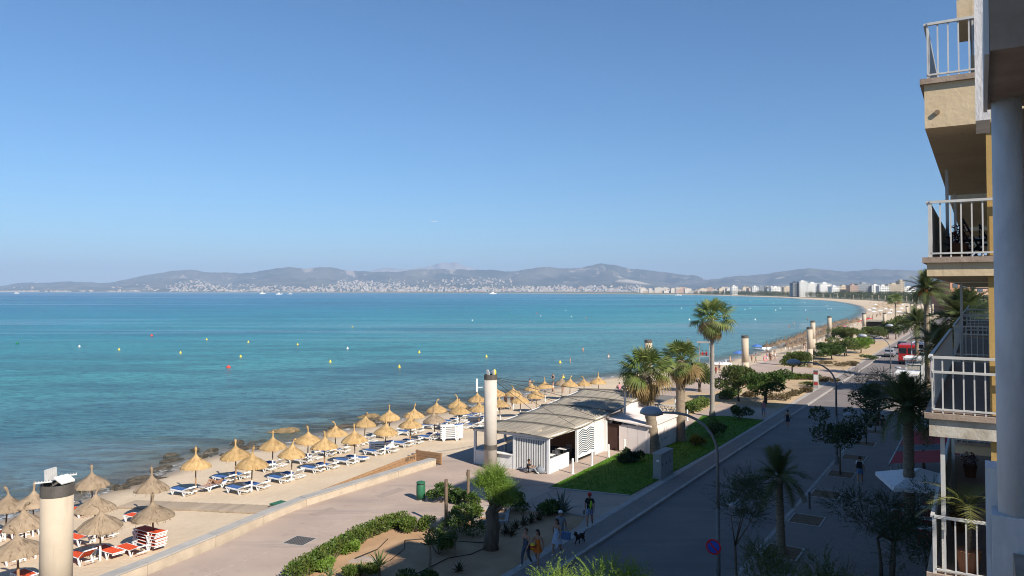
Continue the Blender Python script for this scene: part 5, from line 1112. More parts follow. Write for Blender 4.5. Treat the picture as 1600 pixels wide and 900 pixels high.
# information totem
r = empty('information_totem', W(*UV(at(1275, 607))), TH); tag(r, 'grey information totem with red panels beside the pavement', 'sign'); b = MB(); b.box(-.1, .1, -.3, .3, 0, 2.3); b.build('body', 'cabinet_grey', r)
mat('panel_red', (.45, .05, .04), None, .5); b = MB(); b.box(-.112, -.1, -.24, .24, .45, .82); b.build('panel', 'panel_red', r); b = MB(); b.box(-.112, -.1, -.24, .24, .9, 1.75); b.build('map', 'white_paint', r); b = MB(); b.box(-.112, -.1, -.24, .24, 1.8, 2.02); b.build('panel', 'panel_red', r); b = MB(); b.box(-.112, -.1, -.24, .24, 2.05, 2.26); b.build('header', 'steel_band', r)
# bus shelters
mat('clear_glass', (.25, .28, .27), None, .1, spec=.6); mat('poster', (.35, .30, .22), (.55, .55, .52), .5, 3)
for u, lb, txt in ((100, 'nearer flat roofed white shelter behind the dark tamarisk', 0), (112, 'farther tall white framed kiosk with lettering on its header', 1)):
    r = empty('bus_shelter', W(u, 7.4), TH); tag(r, lb, 'shelter', 'white pavement shelters'); h = 2.7 if not txt else 3.5
    for x in (-2, 2):
        for y in (-.9, .9): b = MB(); b.box(x - .08, x + .08, y - .08, y + .08, 0, h); b.build('post', 'white_paint', r)
    b = MB(); b.box(-2.3, 2.3, -1.2, 1.2, h, h + .22); b.build('roof', 'white_paint', r); b = MB(); b.box(-1.9, 1.9, -.92, -.88, .3, h - .1); b.build('back_pane', 'clear_glass', r); b = MB(); b.box(-2.02, -1.98, -.8, .8, .4, h - .2); b.build('poster', 'poster', r)
    b = MB(); b.box(-1.5, 1.5, -.7, -.3, .42, .47); b.build('bench', 'steel', r); b = MB(); b.box(-2.33, -2.3, -1.0, 1.0, h - .02, h + .2); b.build('sign_board', 'white_paint', r)
    if txt:
        b = MB(); b.box(-2.1, -2.02, -1.0, 1.0, h - .62, h - .1); hb = b.build('header', 'white_paint', r)
        for i in range(8): b = MB(); b.box(-2.112, -2.1, -.85 + i * .21, -.75 + i * .21, h - .48, h - .25); b.build('letter', 'slate', hb)
# vehicles
mat('car_red', (.42, .02, .02), None, .25, spec=.6); mat('car_silver', (.42, .44, .47), None, .25, spec=.6, metal=.3); mat('car_white', (.7, .7, .7), None, .25, spec=.6); mat('car_dark', (.03, .035, .05), None, .25, spec=.6); mat('tyre', (.02, .02, .02), None, .9); mat('car_glass', (.02, .025, .03), None, .05, spec=.8); mat('lamp_red', (.5, .02, .02), None, .3); mat('lamp_white', (.8, .8, .75), None, .3)
def wheel(r, x, y, R_):
    b = MB(); b.lathe([(R_ * .55, -.1), (R_, -.1), (R_, .1), (R_ * .55, .1)], 18); w_ = b.build('tyre', 'tyre', r, (x, y, R_)); w_.rotation_euler = (math.pi / 2, 0, 0); b = MB(); b.lathe([(R_ * .58, -.09), (R_ * .58, .09)], 14); b.build('rim', 'lamp_grey', w_)
def car(p, rz, m_, lb, van=False):
    r = empty('van' if van else 'car', p, rz); tag(r, lb, 'van' if van else 'car', 'vehicles on the road')
    if van: prof = [(-2.7, .35), (-2.7, 2.35), (-2.6, 2.5), (1.3, 2.5), (1.9, 1.55), (2.65, 1.25), (2.75, .9), (2.75, .35)]; hw = 1.02; win = [(1.35, 2.3), (1.85, 1.6)]
    else: prof = [(-2.1, .3), (-2.15, .85), (-1.85, .98), (-1.45, 1.42), (.35, 1.45), (1.05, .98), (2.0, .82), (2.12, .55), (2.1, .3)]; hw = .86
    b = MB(); n = len(prof); top = max(z for _, z in prof)
    def wz(z): return hw * (1 if z < 1.0 else 1 - .16 * (z - 1.0) / max(.3, top - 1.0) * (1.0 if not van else .35))
    b.add([(x, -wz(z), z) for x, z in prof] + [(x, wz(z), z) for x, z in prof], [tuple(range(n)), tuple(range(2 * n - 1, n - 1, -1))] + [(i, i + n, (i + 1) % n + n, (i + 1) % n) for i in range(n)]); b.build('body', m_, r)
    if van:
        for s_ in (-1, 1): b = MB(); b.box(.6, 1.5, s_ * .985 - .02, s_ * .985 + .02, 1.45, 2.05); b.build('window', 'car_glass', r)
        b = MB(); b.add([(1.36, -.85, 2.42), (1.93, -.9, 1.55), (1.93, .9, 1.55), (1.36, .85, 2.42)], [(0, 1, 2, 3)]); b.build('windscreen', 'car_glass', r, (.015, 0, .01))
        for s_ in (-.5, .5): b = MB(); b.box(-2.715, -2.7, s_ - .42, s_ + .42, 1.4, 2.1); b.build('rear_window', 'car_glass', r)
        b = MB(); b.lathe([(.001, 0), (.55, 0)], 20); o = b.build('emblem', 'lamp_white', r, (-2.72, 0, 1.0)); o.rotation_euler = (0, -math.pi / 2, 0); o.scale = (.25, 1.0, 1)
    else:
        for s_ in (-1, 1): b = MB(); b.add([(-1.35, s_ * .80, 1.02), (.85, s_ * .80, 1.02), (.3, s_ * .76, 1.36), (-1.2, s_ * .76, 1.36)], [(0, 1, 2, 3) if s_ < 0 else (3, 2, 1, 0)]); b.build('window', 'car_glass', r, (0, s_ * .03, 0))
        b = MB(); b.add([(1.0, -.72, 1.01), (1.0, .72, 1.01), (.4, .64, 1.4), (.4, -.64, 1.4)], [(0, 1, 2, 3)]); b.build('windscreen', 'car_glass', r, (.03, 0, .02)); b = MB(); b.add([(-1.8, -.72, 1.02), (-1.8, .72, 1.02), (-1.48, .64, 1.38), (-1.48, -.64, 1.38)], [(3, 2, 1, 0)]); b.build('rear_window', 'car_glass', r, (-.03, 0, .02))
    xe, xf = prof[0][0], max(x for x, _ in prof)
    for s_ in (-1, 1):
        b = MB(); b.box(xe - .05, xe - .01, s_ * (hw - .2) - .12, s_ * (hw - .2) + .12, .75, 1.0 if van else .88); b.build('tail_light', 'lamp_red', r); b = MB(); b.box(xf - .04, xf + .01, s_ * (hw - .25) - .14, s_ * (hw - .25) + .14, .58, .75); b.build('headlight', 'lamp_white', r)
        for x in ((-1.7, 1.75) if van else (-1.3, 1.32)): wheel(r, x, s_ * (hw - .1), .36 if van else .31)
    b = MB(); b.box(xe - .07, xe - .02, -hw + .1, hw - .1, .35, .55); b.build('bumper', 'tyre', r); return r
car(W(147, 10.6, -.115), TH, 'car_red', 'red delivery van with white emblem parked by the far kerb', True).scale = (1.35,) * 3; car(W(168, 10.4, -.115), TH, 'car_white', 'white van parked beyond the red van', True); car(W(160, 14.8, -.115), TH, 'car_silver', 'silver car driving past the red van'); car(W(185, 14.6, -.115), TH, 'car_dark', 'dark car far down the road'); car(W(182, 10.4, -.115), TH, 'car_silver', 'silver car parked beyond the white van')
# cafe: red awnings, white parasol, tables
mat('awning_red', (.40, .035, .04), (.32, .025, .03), .8, 2); mat('awning_grey', (.12, .13, .15), None, .8); mat('parasol_white', (.80, .81, .83), (.72, .73, .75), .8, 2)
for i, (u0, u1, m_, lb) in enumerate(((48.6, 52.4, 'awning_red', 'nearest red awning panel sloping over the cafe terrace'), (52.7, 54.4, 'awning_grey', 'grey awning panel between the red ones'), (54.7, 60.5, 'awning_red', 'longer red awning panel farther along the cafe terrace'))):
    r = empty('awning', W(u0, 0, 0), TH); tag(r, lb, 'awning', 'cafe awnings'); L_ = u1 - u0
    b = MB(); b.add([(0, -1.2, 3.3), (L_, -1.2, 3.3), (L_, 4.6, 2.45), (0, 4.6, 2.45), (L_, 4.62, 2.2), (0, 4.62, 2.2)], [(0, 1, 2, 3), (3, 2, 4, 5)]); b.build('fabric', m_, r)
    b = MB(); b.beam((0, 4.6, 2.43), (L_, 4.6, 2.43), .07); b.build('front_bar', 'lamp_grey', r)
    for x in (.05, L_ - .05): b = MB(); b.tube([(x, 4.5, 0), (x, 4.5, 2.4)], .035, 6); b.build('post', 'lamp_grey', r)
q = atv(1433, 2.85); r = empty('parasol', W(*UV(q)), TH + .35); tag(r, 'large square white parasol over cafe tables', 'parasol')
b = MB(); e = 1.75; b.add([(0, 0, 3.05), (-e, -e, 2.35), (e, -e, 2.35), (e, e, 2.35), (-e, e, 2.35), (-e, -e, 2.15), (e, -e, 2.15), (e, e, 2.15), (-e, e, 2.15)], [(0, 1, 2), (0, 2, 3), (0, 3, 4), (0, 4, 1), (1, 5, 6, 2), (2, 6, 7, 3), (3, 7, 8, 4), (4, 8, 5, 1)]); b.build('canopy', 'parasol_white', r); b = MB(); b.tube([(0, 0, 0), (0, 0, 3.0)], .04, 8); b.build('pole', 'lamp_grey', r); b = MB(); b.box(-.35, .35, -.35, .35, 0, .1); b.build('base', 'concrete', r)
for k in range(4): a = R(45 + 90 * k); b = MB(); b.beam((0, 0, 2.95), (math.cos(a) * e * 1.38, math.sin(a) * e * 1.38, 2.36), .03); b.build('rib', 'lamp_grey', r)
for i, (du, dv) in enumerate(((-1.2, -.4), (1.0, -.2), (-.2, 1.0), (-3.0, -.3))):
    p = q + (W(du, dv)); table(p, f'{ORD[i]} small white table at the shaded cafe'); 
    for s_ in (-1, 1): chair(p + W(.6 * s_, 0), TH - s_ * math.pi / 2, f'{"near" if s_ < 0 else "far"} red chair at the {ORD[i]} shaded cafe table', 'awning_red', 'cafe chairs')
# lifeguard tower
mat('grey_wood', (.34, .31, .28), (.26, .235, .21), .85, 3); p = at(1101, 571, -.9); p.z = beach_z(p); r = empty('lifeguard_tower', p, TH + .3); tag(r, 'wooden lifeguard tower on the beach behind the tall palm', 'tower')
for x in (-.9, .9):
    for y in (-.9, .9): b = MB(); b.box(x - .06, x + .06, y - .06, y + .06, -.3, 4.4); b.build('post', 'grey_wood', r)
b = MB(); b.box(-1.4, 1.4, -1.3, 1.3, 4.4, 4.52); b.build('roof', 'grey_wood', r); b = MB(); b.box(-1, 1, -1, 1, 2.0, 2.1); b.build('platform', 'grey_wood', r); b = MB(); b.beam((-.9, -.95, .1), (.9, -.95, 2.0), .06); b.beam((.9, -.95, .1), (-.9, -.95, 2.0), .06); b.build('brace', 'grey_wood', r); b = MB(); b.box(-.95, .95, -.97, -.92, 2.9, 3.0); b.build('rail', 'grey_wood', r)
b = MB(); b.box(-.93, -.1, -.99, -.975, 2.2, 2.85); b.build('flag_panel', 'panel_red', r)
# balcony plant on the lowest balcony
# ================================================================== far shore: hotels, town, trees, beach life
from mathutils.bvhtree import BVHTree
dg = bpy.context.evaluated_depsgraph_get()
RID = [o for o in C.objects if o.name.startswith(('hills', 'mountain'))]
BVH = [BVHTree.FromPolygons([v.co[:] for v in o.data.vertices], [p.vertices[:] for p in o.data.polygons]) for o in RID]
mat('town_white', (.56, .52, .46), (.46, .41, .35), .9, .02); mat('town_cream', (.62, .52, .38), (.5, .4, .28), .9, .02); mat('town_pink', (.55, .38, .28), None, .9, .02); mat('town_grey', (.34, .35, .36), None, .8, .02); mat('town_glass', (.07, .09, .12), None, .3, spec=.5); mat('roof_tile', (.42, .22, .14), (.33, .17, .1), .9, .3)
# --- the far town on the other side of the bay: too small and too many to count
b = MB(); random.seed(5); n_ = 0
CL = [(0, 60, 449, 455.5, 50), (70, 112, 450, 455.5, 40), (125, 150, 452, 455.5, 8), (168, 212, 449, 455.6, 36), (210, 270, 444, 455, 26), (266, 300, 445, 455.6, 80), (275, 330, 439, 448, 50), (300, 345, 444, 455.6, 80), (345, 400, 444, 455.8, 100), (400, 460, 445, 456, 100), (450, 520, 447, 456, 100), (515, 640, 442, 456, 260), (530, 590, 438, 446, 70), (620, 800, 449, 456.4, 330), (690, 800, 432, 446, 90), (800, 1010, 447, 456.8, 520), (590, 690, 436, 448, 36)]
for x0, x1, y0, y1, n in CL:
    for _ in range(n):
        x, y = random.uniform(x0, x1), y0 + (y1 - y0) * random.random() ** .6; d = ray(x, y).normalized(); best = None
        for T_ in BVH:
            h_ = T_.ray_cast(Vector((0, 0, H)), d)
            if h_[0] is not None and (best is None or h_[3] < best[1]): best = (h_[0], h_[3])
        if best is None or best[1] > 10800 and y > 451:
            Y = random.uniform(8300, 8900) if x < 620 else random.uniform(6800, 8600); p = atY(x, 455, Y); p.z = 0
        else: p = best[0]
        w_, dp, h = random.uniform(7, 26), random.uniform(8, 20), random.choice([6, 8, 11, 14, 19, 26] if x > 480 else [5, 7, 9, 12, 16]); M_ = Matrix.Translation((p.x, p.y, p.z - 6)) @ Matrix.Rotation(random.uniform(-.5, .5), 4, 'Z'); b.mi = random.choice([0, 0, 0, 1, 1, 2]); b.box(-w_ / 2, w_ / 2, -dp / 2, dp / 2, 0, h + 6, M_)
tag(b.build('far_town', ['town_white', 'town_cream', 'town_pink']), 'pale houses of the town spread along the far shore below the hills', 'town', kind='stuff')
# --- buildings around the head of the bay that can be told apart
random.seed(9); k = 0
def block(name, p, w_, dp, h, m_, lb, group, floors=0, rz=0.0, band='town_glass'):
    r = empty(name, (p.x, p.y, -.3), rz); tag(r, lb, 'building', group)
    t = MB(); t.box(-w_ / 2, w_ / 2, -dp / 2, dp / 2, 0, h); t.build('wall', m_, r); t = MB(); t.box(-w_ / 2 - .4, w_ / 2 + .4, -dp / 2 - .4, dp / 2 + .4, h, h + .6); t.box(-w_ * .18, w_ * .12, -dp * .3, dp * .2, h + .6, h + 3.2); t.build('roof', m_, r)
    for f in range(floors):
        z = 1.0 + f * (h - .6) / floors; fh = (h - .6) / floors; t = MB(); nb = max(2, int(w_ / 4.5))
        for i in range(nb): xa = -w_ / 2 + (i + .25) * w_ / nb; t.box(xa, xa + .5 * w_ / nb, -dp / 2 - .25, -dp / 2 + .02, z + fh * .42, z + fh * .80)
        t.build('window_row', band, r); t = MB(); t.box(-w_ / 2, w_ / 2, -dp / 2 - 1.0, -dp / 2 - .3, z, z + fh * .22); t.build('balcony', m_, r)
    return r
for i in range(120):
    x = 1000 + 240 * (i / 120) + random.uniform(-3, 3); Y = float(np.interp(x, [1000, 1100, 1180, 1240], [4300, 3300, 2500, 2050])) * random.uniform(1.0, 1.22); p = atY(x, 455, Y)
    block('waterfront_building', p, random.uniform(14, 44) * Y / 3500, 16, random.choice([8, 11, 14, 18, 22, 27]) * (.6 + .4 * Y / 3500), random.choice(['town_white', 'town_white', 'town_white', 'town_cream', 'town_pink', 'town_grey']), f'{ORD[i % 79]} pale block from left in the waterfront row at the bay head' if i < 79 else f'{ORD[i - 79]} pale block from left in the waterfront row before the hotels', 'distant waterfront blocks', 0, random.uniform(-.4, .4))
HOT = [(1236, 1247, 441, 'town_glass', 6, 'dark glass fronted hotel slab left of the white hotels'), (1247, 1259, 439, 'town_white', 7, 'tall white hotel tower beside the dark glass slab'), (1259, 1277, 442, 'town_white', 6, 'white hotel with long balcony rows right of the tower'), (1275, 1290, 447, 'town_white', 4, 'lower white block in front of the long hotel'), (1277, 1297, 442.5, 'town_white', 6, 'right wing of the long white hotel'), (1296, 1308, 447, 'town_white', 4, 'small stepped white block beside the long hotel'), (1308, 1325, 446.5, 'town_cream', 4, 'cream block with terraces left of the pink hotel'), (1325, 1338, 445, 'town_pink', 5, 'pinkish hotel with blind side wall'), (1337, 1360, 442.5, 'town_grey', 6, 'grey hotel with white balcony bands'), (1360, 1373, 445, 'town_white', 5, 'white terraced block right of the grey hotel'), (1371, 1386, 446, 'town_white', 4, 'lower white block left of the beige hotel'), (1385, 1405, 443.5, 'town_cream', 6, 'beige hotel with long balconies'), (1403, 1410, 438, 'town_cream', 8, 'slim beige tower at the end of the beige hotel'), (1409, 1428, 448, 'town_white', 4, 'low white block right of the beige tower'),
       (1142, 1151, 446, 'town_white', 5, 'white pair of towers above the far beach left'), (1174, 1184, 447, 'town_white', 5, 'white stepped block in the far row'), (1184, 1192, 447, 'town_grey', 5, 'grey and orange block in the far row'), (1203, 1219, 448, 'town_white', 4, 'long white low block in the far row'), (1222, 1236, 447.5, 'town_cream', 4, 'cream low block left of the dark glass slab'), (1468, 1500, 440, 'roof_tile', 3, 'terracotta coloured houses behind the tall palms'), (1505, 1540, 437, 'town_pink', 4, 'pink block seen beneath the balcony')]
mat('hotel_white', (.82, .80, .76), (.74, .71, .66), .9, .02)
for x0, x1, yt, m_, fl, lb in HOT:
    yt += 1.3; m_ = 'hotel_white' if m_ == 'town_white' else m_
    Y = 1500 if 1230 < x0 < 1430 else (2100 if x0 < 1230 else 420); Y *= random.uniform(.97, 1.06); a_, c_ = atY(x0, yt, Y), atY(x1, yt, Y); block('hotel', Vector(((a_.x + c_.x) / 2, Y, 0)), (c_.x - a_.x) * .97, 18, a_.z + .3, m_, lb, 'seafront hotels', fl, random.uniform(-.1, .1), 'town_glass' if m_ != 'town_glass' else 'town_white')
# --- wood behind the far beach
b = MB(); random.seed(3)
for i in range(len(SHR)):
    p, n = SHR[i], nrm[i]; d = p.length
    if d < 360 or d > 2600: continue
    w0 = float(np.interp(d, [300, 450, 700, 1500, 3000], [36, 50, 62, 40, 32])); seg = (SHR[min(i + 1, len(SHR) - 1)] - p)
    for j in range(int(9 + seg.length / 4.5)):
        q = p - n * (w0 + random.uniform(0, 70)) + seg * random.random(); h = random.uniform(6.5, 11.5); r_ = random.uniform(2.4, 4.6); leaves(b, (q.x, q.y, h * .6), (r_, r_, h * .42), 46, 1.5, 'leaf', .3)
        b.tube([(q.x, q.y, -.3), (q.x, q.y, h * .5)], .2, 4, cap=False)
tag(b.build('treeline', 'leaf_far'), 'dark green belt of pines behind the far beach', 'wood', kind='stuff')
# near trees on the land side of the road
for i, (u, v) in enumerate(((150, 2), (165, 5), (180, 1), (200, 4), (225, 3), (250, 5), (280, 4), (310, 5), (215, 18.5), (240, 18.5), (268, 18.5), (300, 18.8))):
    tree('street_tree', W(u, v), f'{ORD[i]} of the far roadside trees counted down the street', 'tree', 'far roadside trees', (2.6, 4.6, 2.6, 1.2, 9), .14, 'leaf_dark' if v < 10 else 'leaf_tamarisk', 1100, .5, 'leaf', 300 + i)
# --- far rows of straw umbrellas
for _c, _t in CAN[False][:0]: pass
mat('straw_far', (.20, .145, .095), (.15, .105, .07), .95, 5, rnd=.2)
FARC = []
for _i in range(2):
    _m = CAN[False][_i][0].copy(); _m.materials[0] = MT['straw_far']; _t = CAN[False][_i][1].copy(); _t.materials[0] = MT['straw_far']; FARC.append((_m, _t))
CAN['far'] = FARC * 2
for row, off in (('sea', 4.0), ('land', 8.2)):
    for k in range(38):
        u = 163 + k * 4.3; j = int(np.argmin([abs(UV(p)[0] - u) for p in SHR])); p = SHR[j] - nrm[j] * off; p = p + Vector((UX, UY, 0)) * (u - UV(p)[0]); p.z = SEA + .25 + .05 * off
        umbrella(p, 'far', f'{ORD[k]} brown straw umbrella from near in the {row} row of the far beach', 'far straw umbrellas', k)
# --- white parasols, red pedal boats, boats, the second bar
def parasol(p, m_, lb, s_=1.0):
    r = empty('beach_parasol', p, random.uniform(0, 6)); tag(r, lb, 'parasol', 'far beach parasols'); t = MB(); t.lathe([(1.5, 1.9), (1.45, 2.0), (.8, 2.35), (.001, 2.6)], 8); t.build('canopy', m_, r); t = MB(); t.tube([(0, 0, 0), (0, 0, 2.5)], .04, 5); t.build('pole', 'lamp_grey', r); r.scale = (s_ * .8,) * 3
random.seed(4)
for i, (x, y) in enumerate(((1365, 492), (1358, 489), (1375, 490), (1384, 487), (1392, 489), (1400, 486), (1372, 484), (1386, 482), (1398, 481), (1408, 486), (1365, 486), (1390, 494), (1410, 480), (1380, 478), (1368, 479), (1404, 492))):
    p = at(x, y, -.9); p.z = -1.0; parasol(p, 'parasol_white', f'{ORD[i]} white parasol of the far beach club', 1.15)
mat('parasol_pink', (.6, .1, .3), None, .8); mat('parasol_blue', (.08, .18, .5), None, .8); mat('parasol_straw', (.42, .30, .18), None, .9)
for x, y, m_, lb in ((1316, 517, 'parasol_pink', 'pink parasol beyond the slim beige column'), (1155, 561, 'parasol_blue', 'blue parasol left of the lone column by the water'), (1183, 548, 'parasol_blue', 'blue parasol near the pedal boats at the water line')):
    p = at(x, y, -.9); p.z = beach_z(p); parasol(p, m_, lb)
for i in range(36):
    x = random.uniform(1335, 1400); y = random.uniform(474, 487); p = at(x, y, -.9)
    if shore_dist([(p.x, p.y)])[0] > -6: p.x += 20
    p.z = -1.0; parasol(p, 'parasol_straw', f'{ORD[i]} tiny straw parasol scattered on the farthest beach', 1.3)
mat('boat_red', (.55, .03, .03), None, .5); mat('boat_white', (.8, .8, .8), None, .4)
def pedalo(p, rz, m_, lb):
    r = empty('pedal_boat', p, rz); tag(r, lb, 'boat', 'pedal boats on the beach'); 
    for y in (-.55, .55): t = MB(); t.sm = True; t.tube([(-1.7, y, .3), (-1.4, y, .25), (1.3, y, .25), (1.9, y, .45)], [.12, .25, .25, .08], 8); t.build('float', m_, r)
    t = MB(); t.box(-1.2, 1.0, -.6, .6, .4, .52); t.build('deck', m_, r)
    for y in (-.3, .3): t = MB(); t.box(-.6, -.1, y - .22, y + .22, .522, .65); t.box(-.75, -.6, y - .22, y + .22, .522, 1.0); t.build('seat', 'boat_white', r)
for i, (x, y) in enumerate(((1338, 502), (1345, 501), (1352, 499), (1359, 498))): p = at(x, y, -1.0); p.z = -1.15; pedalo(p, .3 + i * .1, 'boat_red', f'{ORD[i]} red pedal boat from left beside the far beach bar')
for i, (x, y) in enumerate(((1198, 543), (1190, 545), (1128, 571))): p = at(x, y, -1.2); p.z = beach_z(p); pedalo(p, 1.0 + i, 'boat_white', ['right white pedal boat at the water line', 'left white pedal boat at the water line', 'white pedal boat beneath the lifeguard tower'][i])
def boat(x, y, L_, lb):
    r = empty('motor_boat', at(x, y, SEA), random.uniform(-.5, .5)); tag(r, lb, 'boat', 'boats on the bay'); t = MB(); t.sm = False; t.add([(-L_ / 2, -L_ * .14, 0), (L_ * .3, -L_ * .14, 0), (L_ * .55, 0, .05 * L_), (L_ * .3, L_ * .14, 0), (-L_ / 2, L_ * .14, 0), (-L_ / 2, -L_ * .17, .13 * L_), (L_ * .32, -L_ * .17, .15 * L_), (L_ * .62, 0, .2 * L_), (L_ * .32, L_ * .17, .15 * L_), (-L_ / 2, L_ * .17, .13 * L_)], [(5, 6, 7, 8, 9), (0, 1, 6, 5), (1, 2, 7, 6), (2, 3, 8, 7), (3, 4, 9, 8), (4, 0, 5, 9)]); t.build('hull', 'boat_white', r)
    t = MB(); t.box(-L_ * .2, L_ * .15, -L_ * .1, L_ * .1, .14 * L_, .3 * L_); t.build('cabin', 'boat_white', r); t = MB(); t.box(.14 * L_, .155 * L_, -L_ * .09, L_ * .09, .2 * L_, .28 * L_); t.build('window', 'town_glass', r)
for x, y, L_, lb in ((410, 459.3, 22, 'leftmost small white boat on the open bay'), (436, 460.2, 20, 'second white boat on the open bay'), (453, 460, 20, 'third white boat trailing the second'), (770, 459.5, 26, 'white boat off the far town centre'), (1060, 462, 16, 'white boat near the far beach'), (26, 459, 24, 'tiny boat at the left edge of the bay')): boat(x, y, L_, lb)
r = empty('beach_bar', W(*UV(at(1372, 517))), TH); tag(r, 'distant white beach bar behind the second planting bed', 'kiosk')
for x in (-6, -2, 2, 6):
    for y in (-3, 3): t = MB(); t.box(x - .12, x + .12, y - .12, y + .12, 0, 3.0); t.build('post', 'bar_white', r)
t = MB(); t.box(-7, 7, -3.6, 3.6, 3.0, 3.2); t.build('roof', 'reed_mat', r); t = MB(); t.box(-7.05, 7.05, -3.65, -3.6, 2.8, 3.15); t.build('fascia', 'bar_white', r); t = MB(); t.box(1, 6.5, -2.9, 2.9, 0, 2.8); t.build('wall', 'bar_white', r); t = MB(); t.box(-6.5, .5, -2.9, 2.9, 0, 1.0); t.build('counter', 'bar_white', r); t = MB(); t.box(-6.4, .9, -2.2, 2.5, 1.0, 2.8); t.build('interior_shade_block', 'dark_interior', r)  # solid dark block painted as the shade above the counter
# far columns along the beach
FC = [(1417, 478), (1424, 474), (1429, 471), (1433, 476), (1440, 473), (1446, 476), (1452, 479), (1457, 474)]
for i, (x, y) in enumerate(FC): Y = (H - 6.5) * F / (y - HOR); p = atY(x, y, Y); p.z = 0; column(p, f'{ORD[i]} pale column from left in the cluster beneath the tall palm')
random.seed(12); far_in = [(p, n) for p, n in zip(INNER, nrm) if 480 < p.length < 1500]
tot = 0; last = None; i = 0
for p, n in far_in:
    if last is None or (p - last).length > 28:
        q = p - n * 6; q.z = 0; column(q, f'{ORD[i]} tiny pale column of the line behind the farthest beach'); last = p; i += 1
        if i > 34: break
# aeroplane
q = atY(678, 346, 5200); r = empty('aeroplane', q, R(20)); tag(r, 'tiny white aeroplane in the clear sky', 'aeroplane'); t = MB(); t.sm = True; t.tube([(-18, 0, 1), (-15, 0, .5), (12, 0, 0), (17, 0, -.3), (19, 0, -.5)], [.3, 1.4, 2, 1.5, .3], 10); t.build('fuselage', 'boat_white', r)
for s_ in (-1, 1): t = MB(); t.add([(3, s_ * 1.5, -.5), (-2, s_ * 1.5, -.5), (-5, s_ * 17, .5), (-3.4, s_ * 17, .5)], [(0, 1, 2, 3), (3, 2, 1, 0)]); t.build('wing', 'boat_white', r); t = MB(); t.add([(-14, s_ * .8, 1), (-17, s_ * .8, 1), (-18, s_ * 6, 1.4), (-16.8, s_ * 6, 1.4)], [(0, 1, 2, 3), (3, 2, 1, 0)]); t.build('tailplane', 'boat_white', r)
t = MB(); t.add([(-13.5, 0, 1), (-17, 0, 1), (-19, 0, 6.5), (-17, 0, 6.5)], [(0, 1, 2, 3), (3, 2, 1, 0)]); t.build('fin', 'boat_white', r)
# ================================================================== people, a dog
mat('skin', (.42, .24, .16), (.36, .20, .13), .6, 6); mat('skin_tan', (.30, .165, .10), None, .6); mat('hair_dark', (.02, .014, .01), None, .6); mat('hair_brown', (.09, .05, .028), None, .6); mat('shoe_white', (.6, .6, .58), None, .6); mat('shoe_dark', (.03, .03, .035), None, .6); mat('eye_dark', (.02, .015, .012), None, .3)
for nm, c in (('cloth_black', (.02, .02, .024)), ('cloth_white', (.72, .72, .74)), ('cloth_navy', (.03, .045, .09)), ('cloth_orange', (.70, .17, .02)), ('cloth_red', (.5, .03, .03)), ('cloth_denim', (.14, .24, .42)), ('cloth_grey', (.22, .24, .27)), ('cloth_neon', (.45, .75, .05)), ('cloth_pink', (.6, .25, .28)), ('cloth_teal', (.05, .3, .3)), ('cloth_yellow', (.8, .55, .03))): mat(nm, c, None, .85, 6)
def pattern(name, c1, c2, scale):
    k = N(name); vo = k.n('TexVoronoi'); vo.inputs['Scale'].default_value = scale; k.L(k.tc.outputs['Object'], vo.inputs['Vector']); k.set(k.mix(k.ramp(vo.outputs['Distance'], [(.25, 0), (.45, 1)]), c1, c2), .85, .2)
pattern('cloth_print', (.16, .19, .22), (.05, .06, .09), 22); pattern('cloth_check', (.62, .66, .74), (.14, .19, .3), 26); pattern('cloth_stripe', (.75, .76, .78), (.35, .42, .55), 18)
def skeleton(pose):
    """joint positions for a 1.75 m adult facing -y; pose overrides"""
    P = dict(pel=(0, 0, .96), bel=(0, 0, 1.12), che=(0, .01, 1.32), nec=(0, .01, 1.49), jaw=(0, -.02, 1.56), hea=(0, -.01, 1.65), top=(0, 0, 1.735))
    for s_, k in ((1, 'l'), (-1, 'r')):
        P.update({'sh' + k: (.17 * s_, .01, 1.43), 'el' + k: (.235 * s_, .04, 1.15), 'wr' + k: (.25 * s_, -.04, .92), 'pa' + k: (.25 * s_, -.055, .85), 'hi' + k: (.095 * s_, 0, .90), 'kn' + k: (.105 * s_, -.02, .50), 'an' + k: (.10 * s_, .02, .085), 'to' + k: (.115 * s_, -.13, .035)})
    P.update(pose or {}); return {k: Vector(v) for k, v in P.items()}
RAD = dict(pel=.145, bel=.125, che=.145, nec=.058, jaw=.075, hea=.098, top=.055, sh=.062, el=.042, wr=.030, pa=.036, hi=.095, kn=.062, an=.042, to=.035)
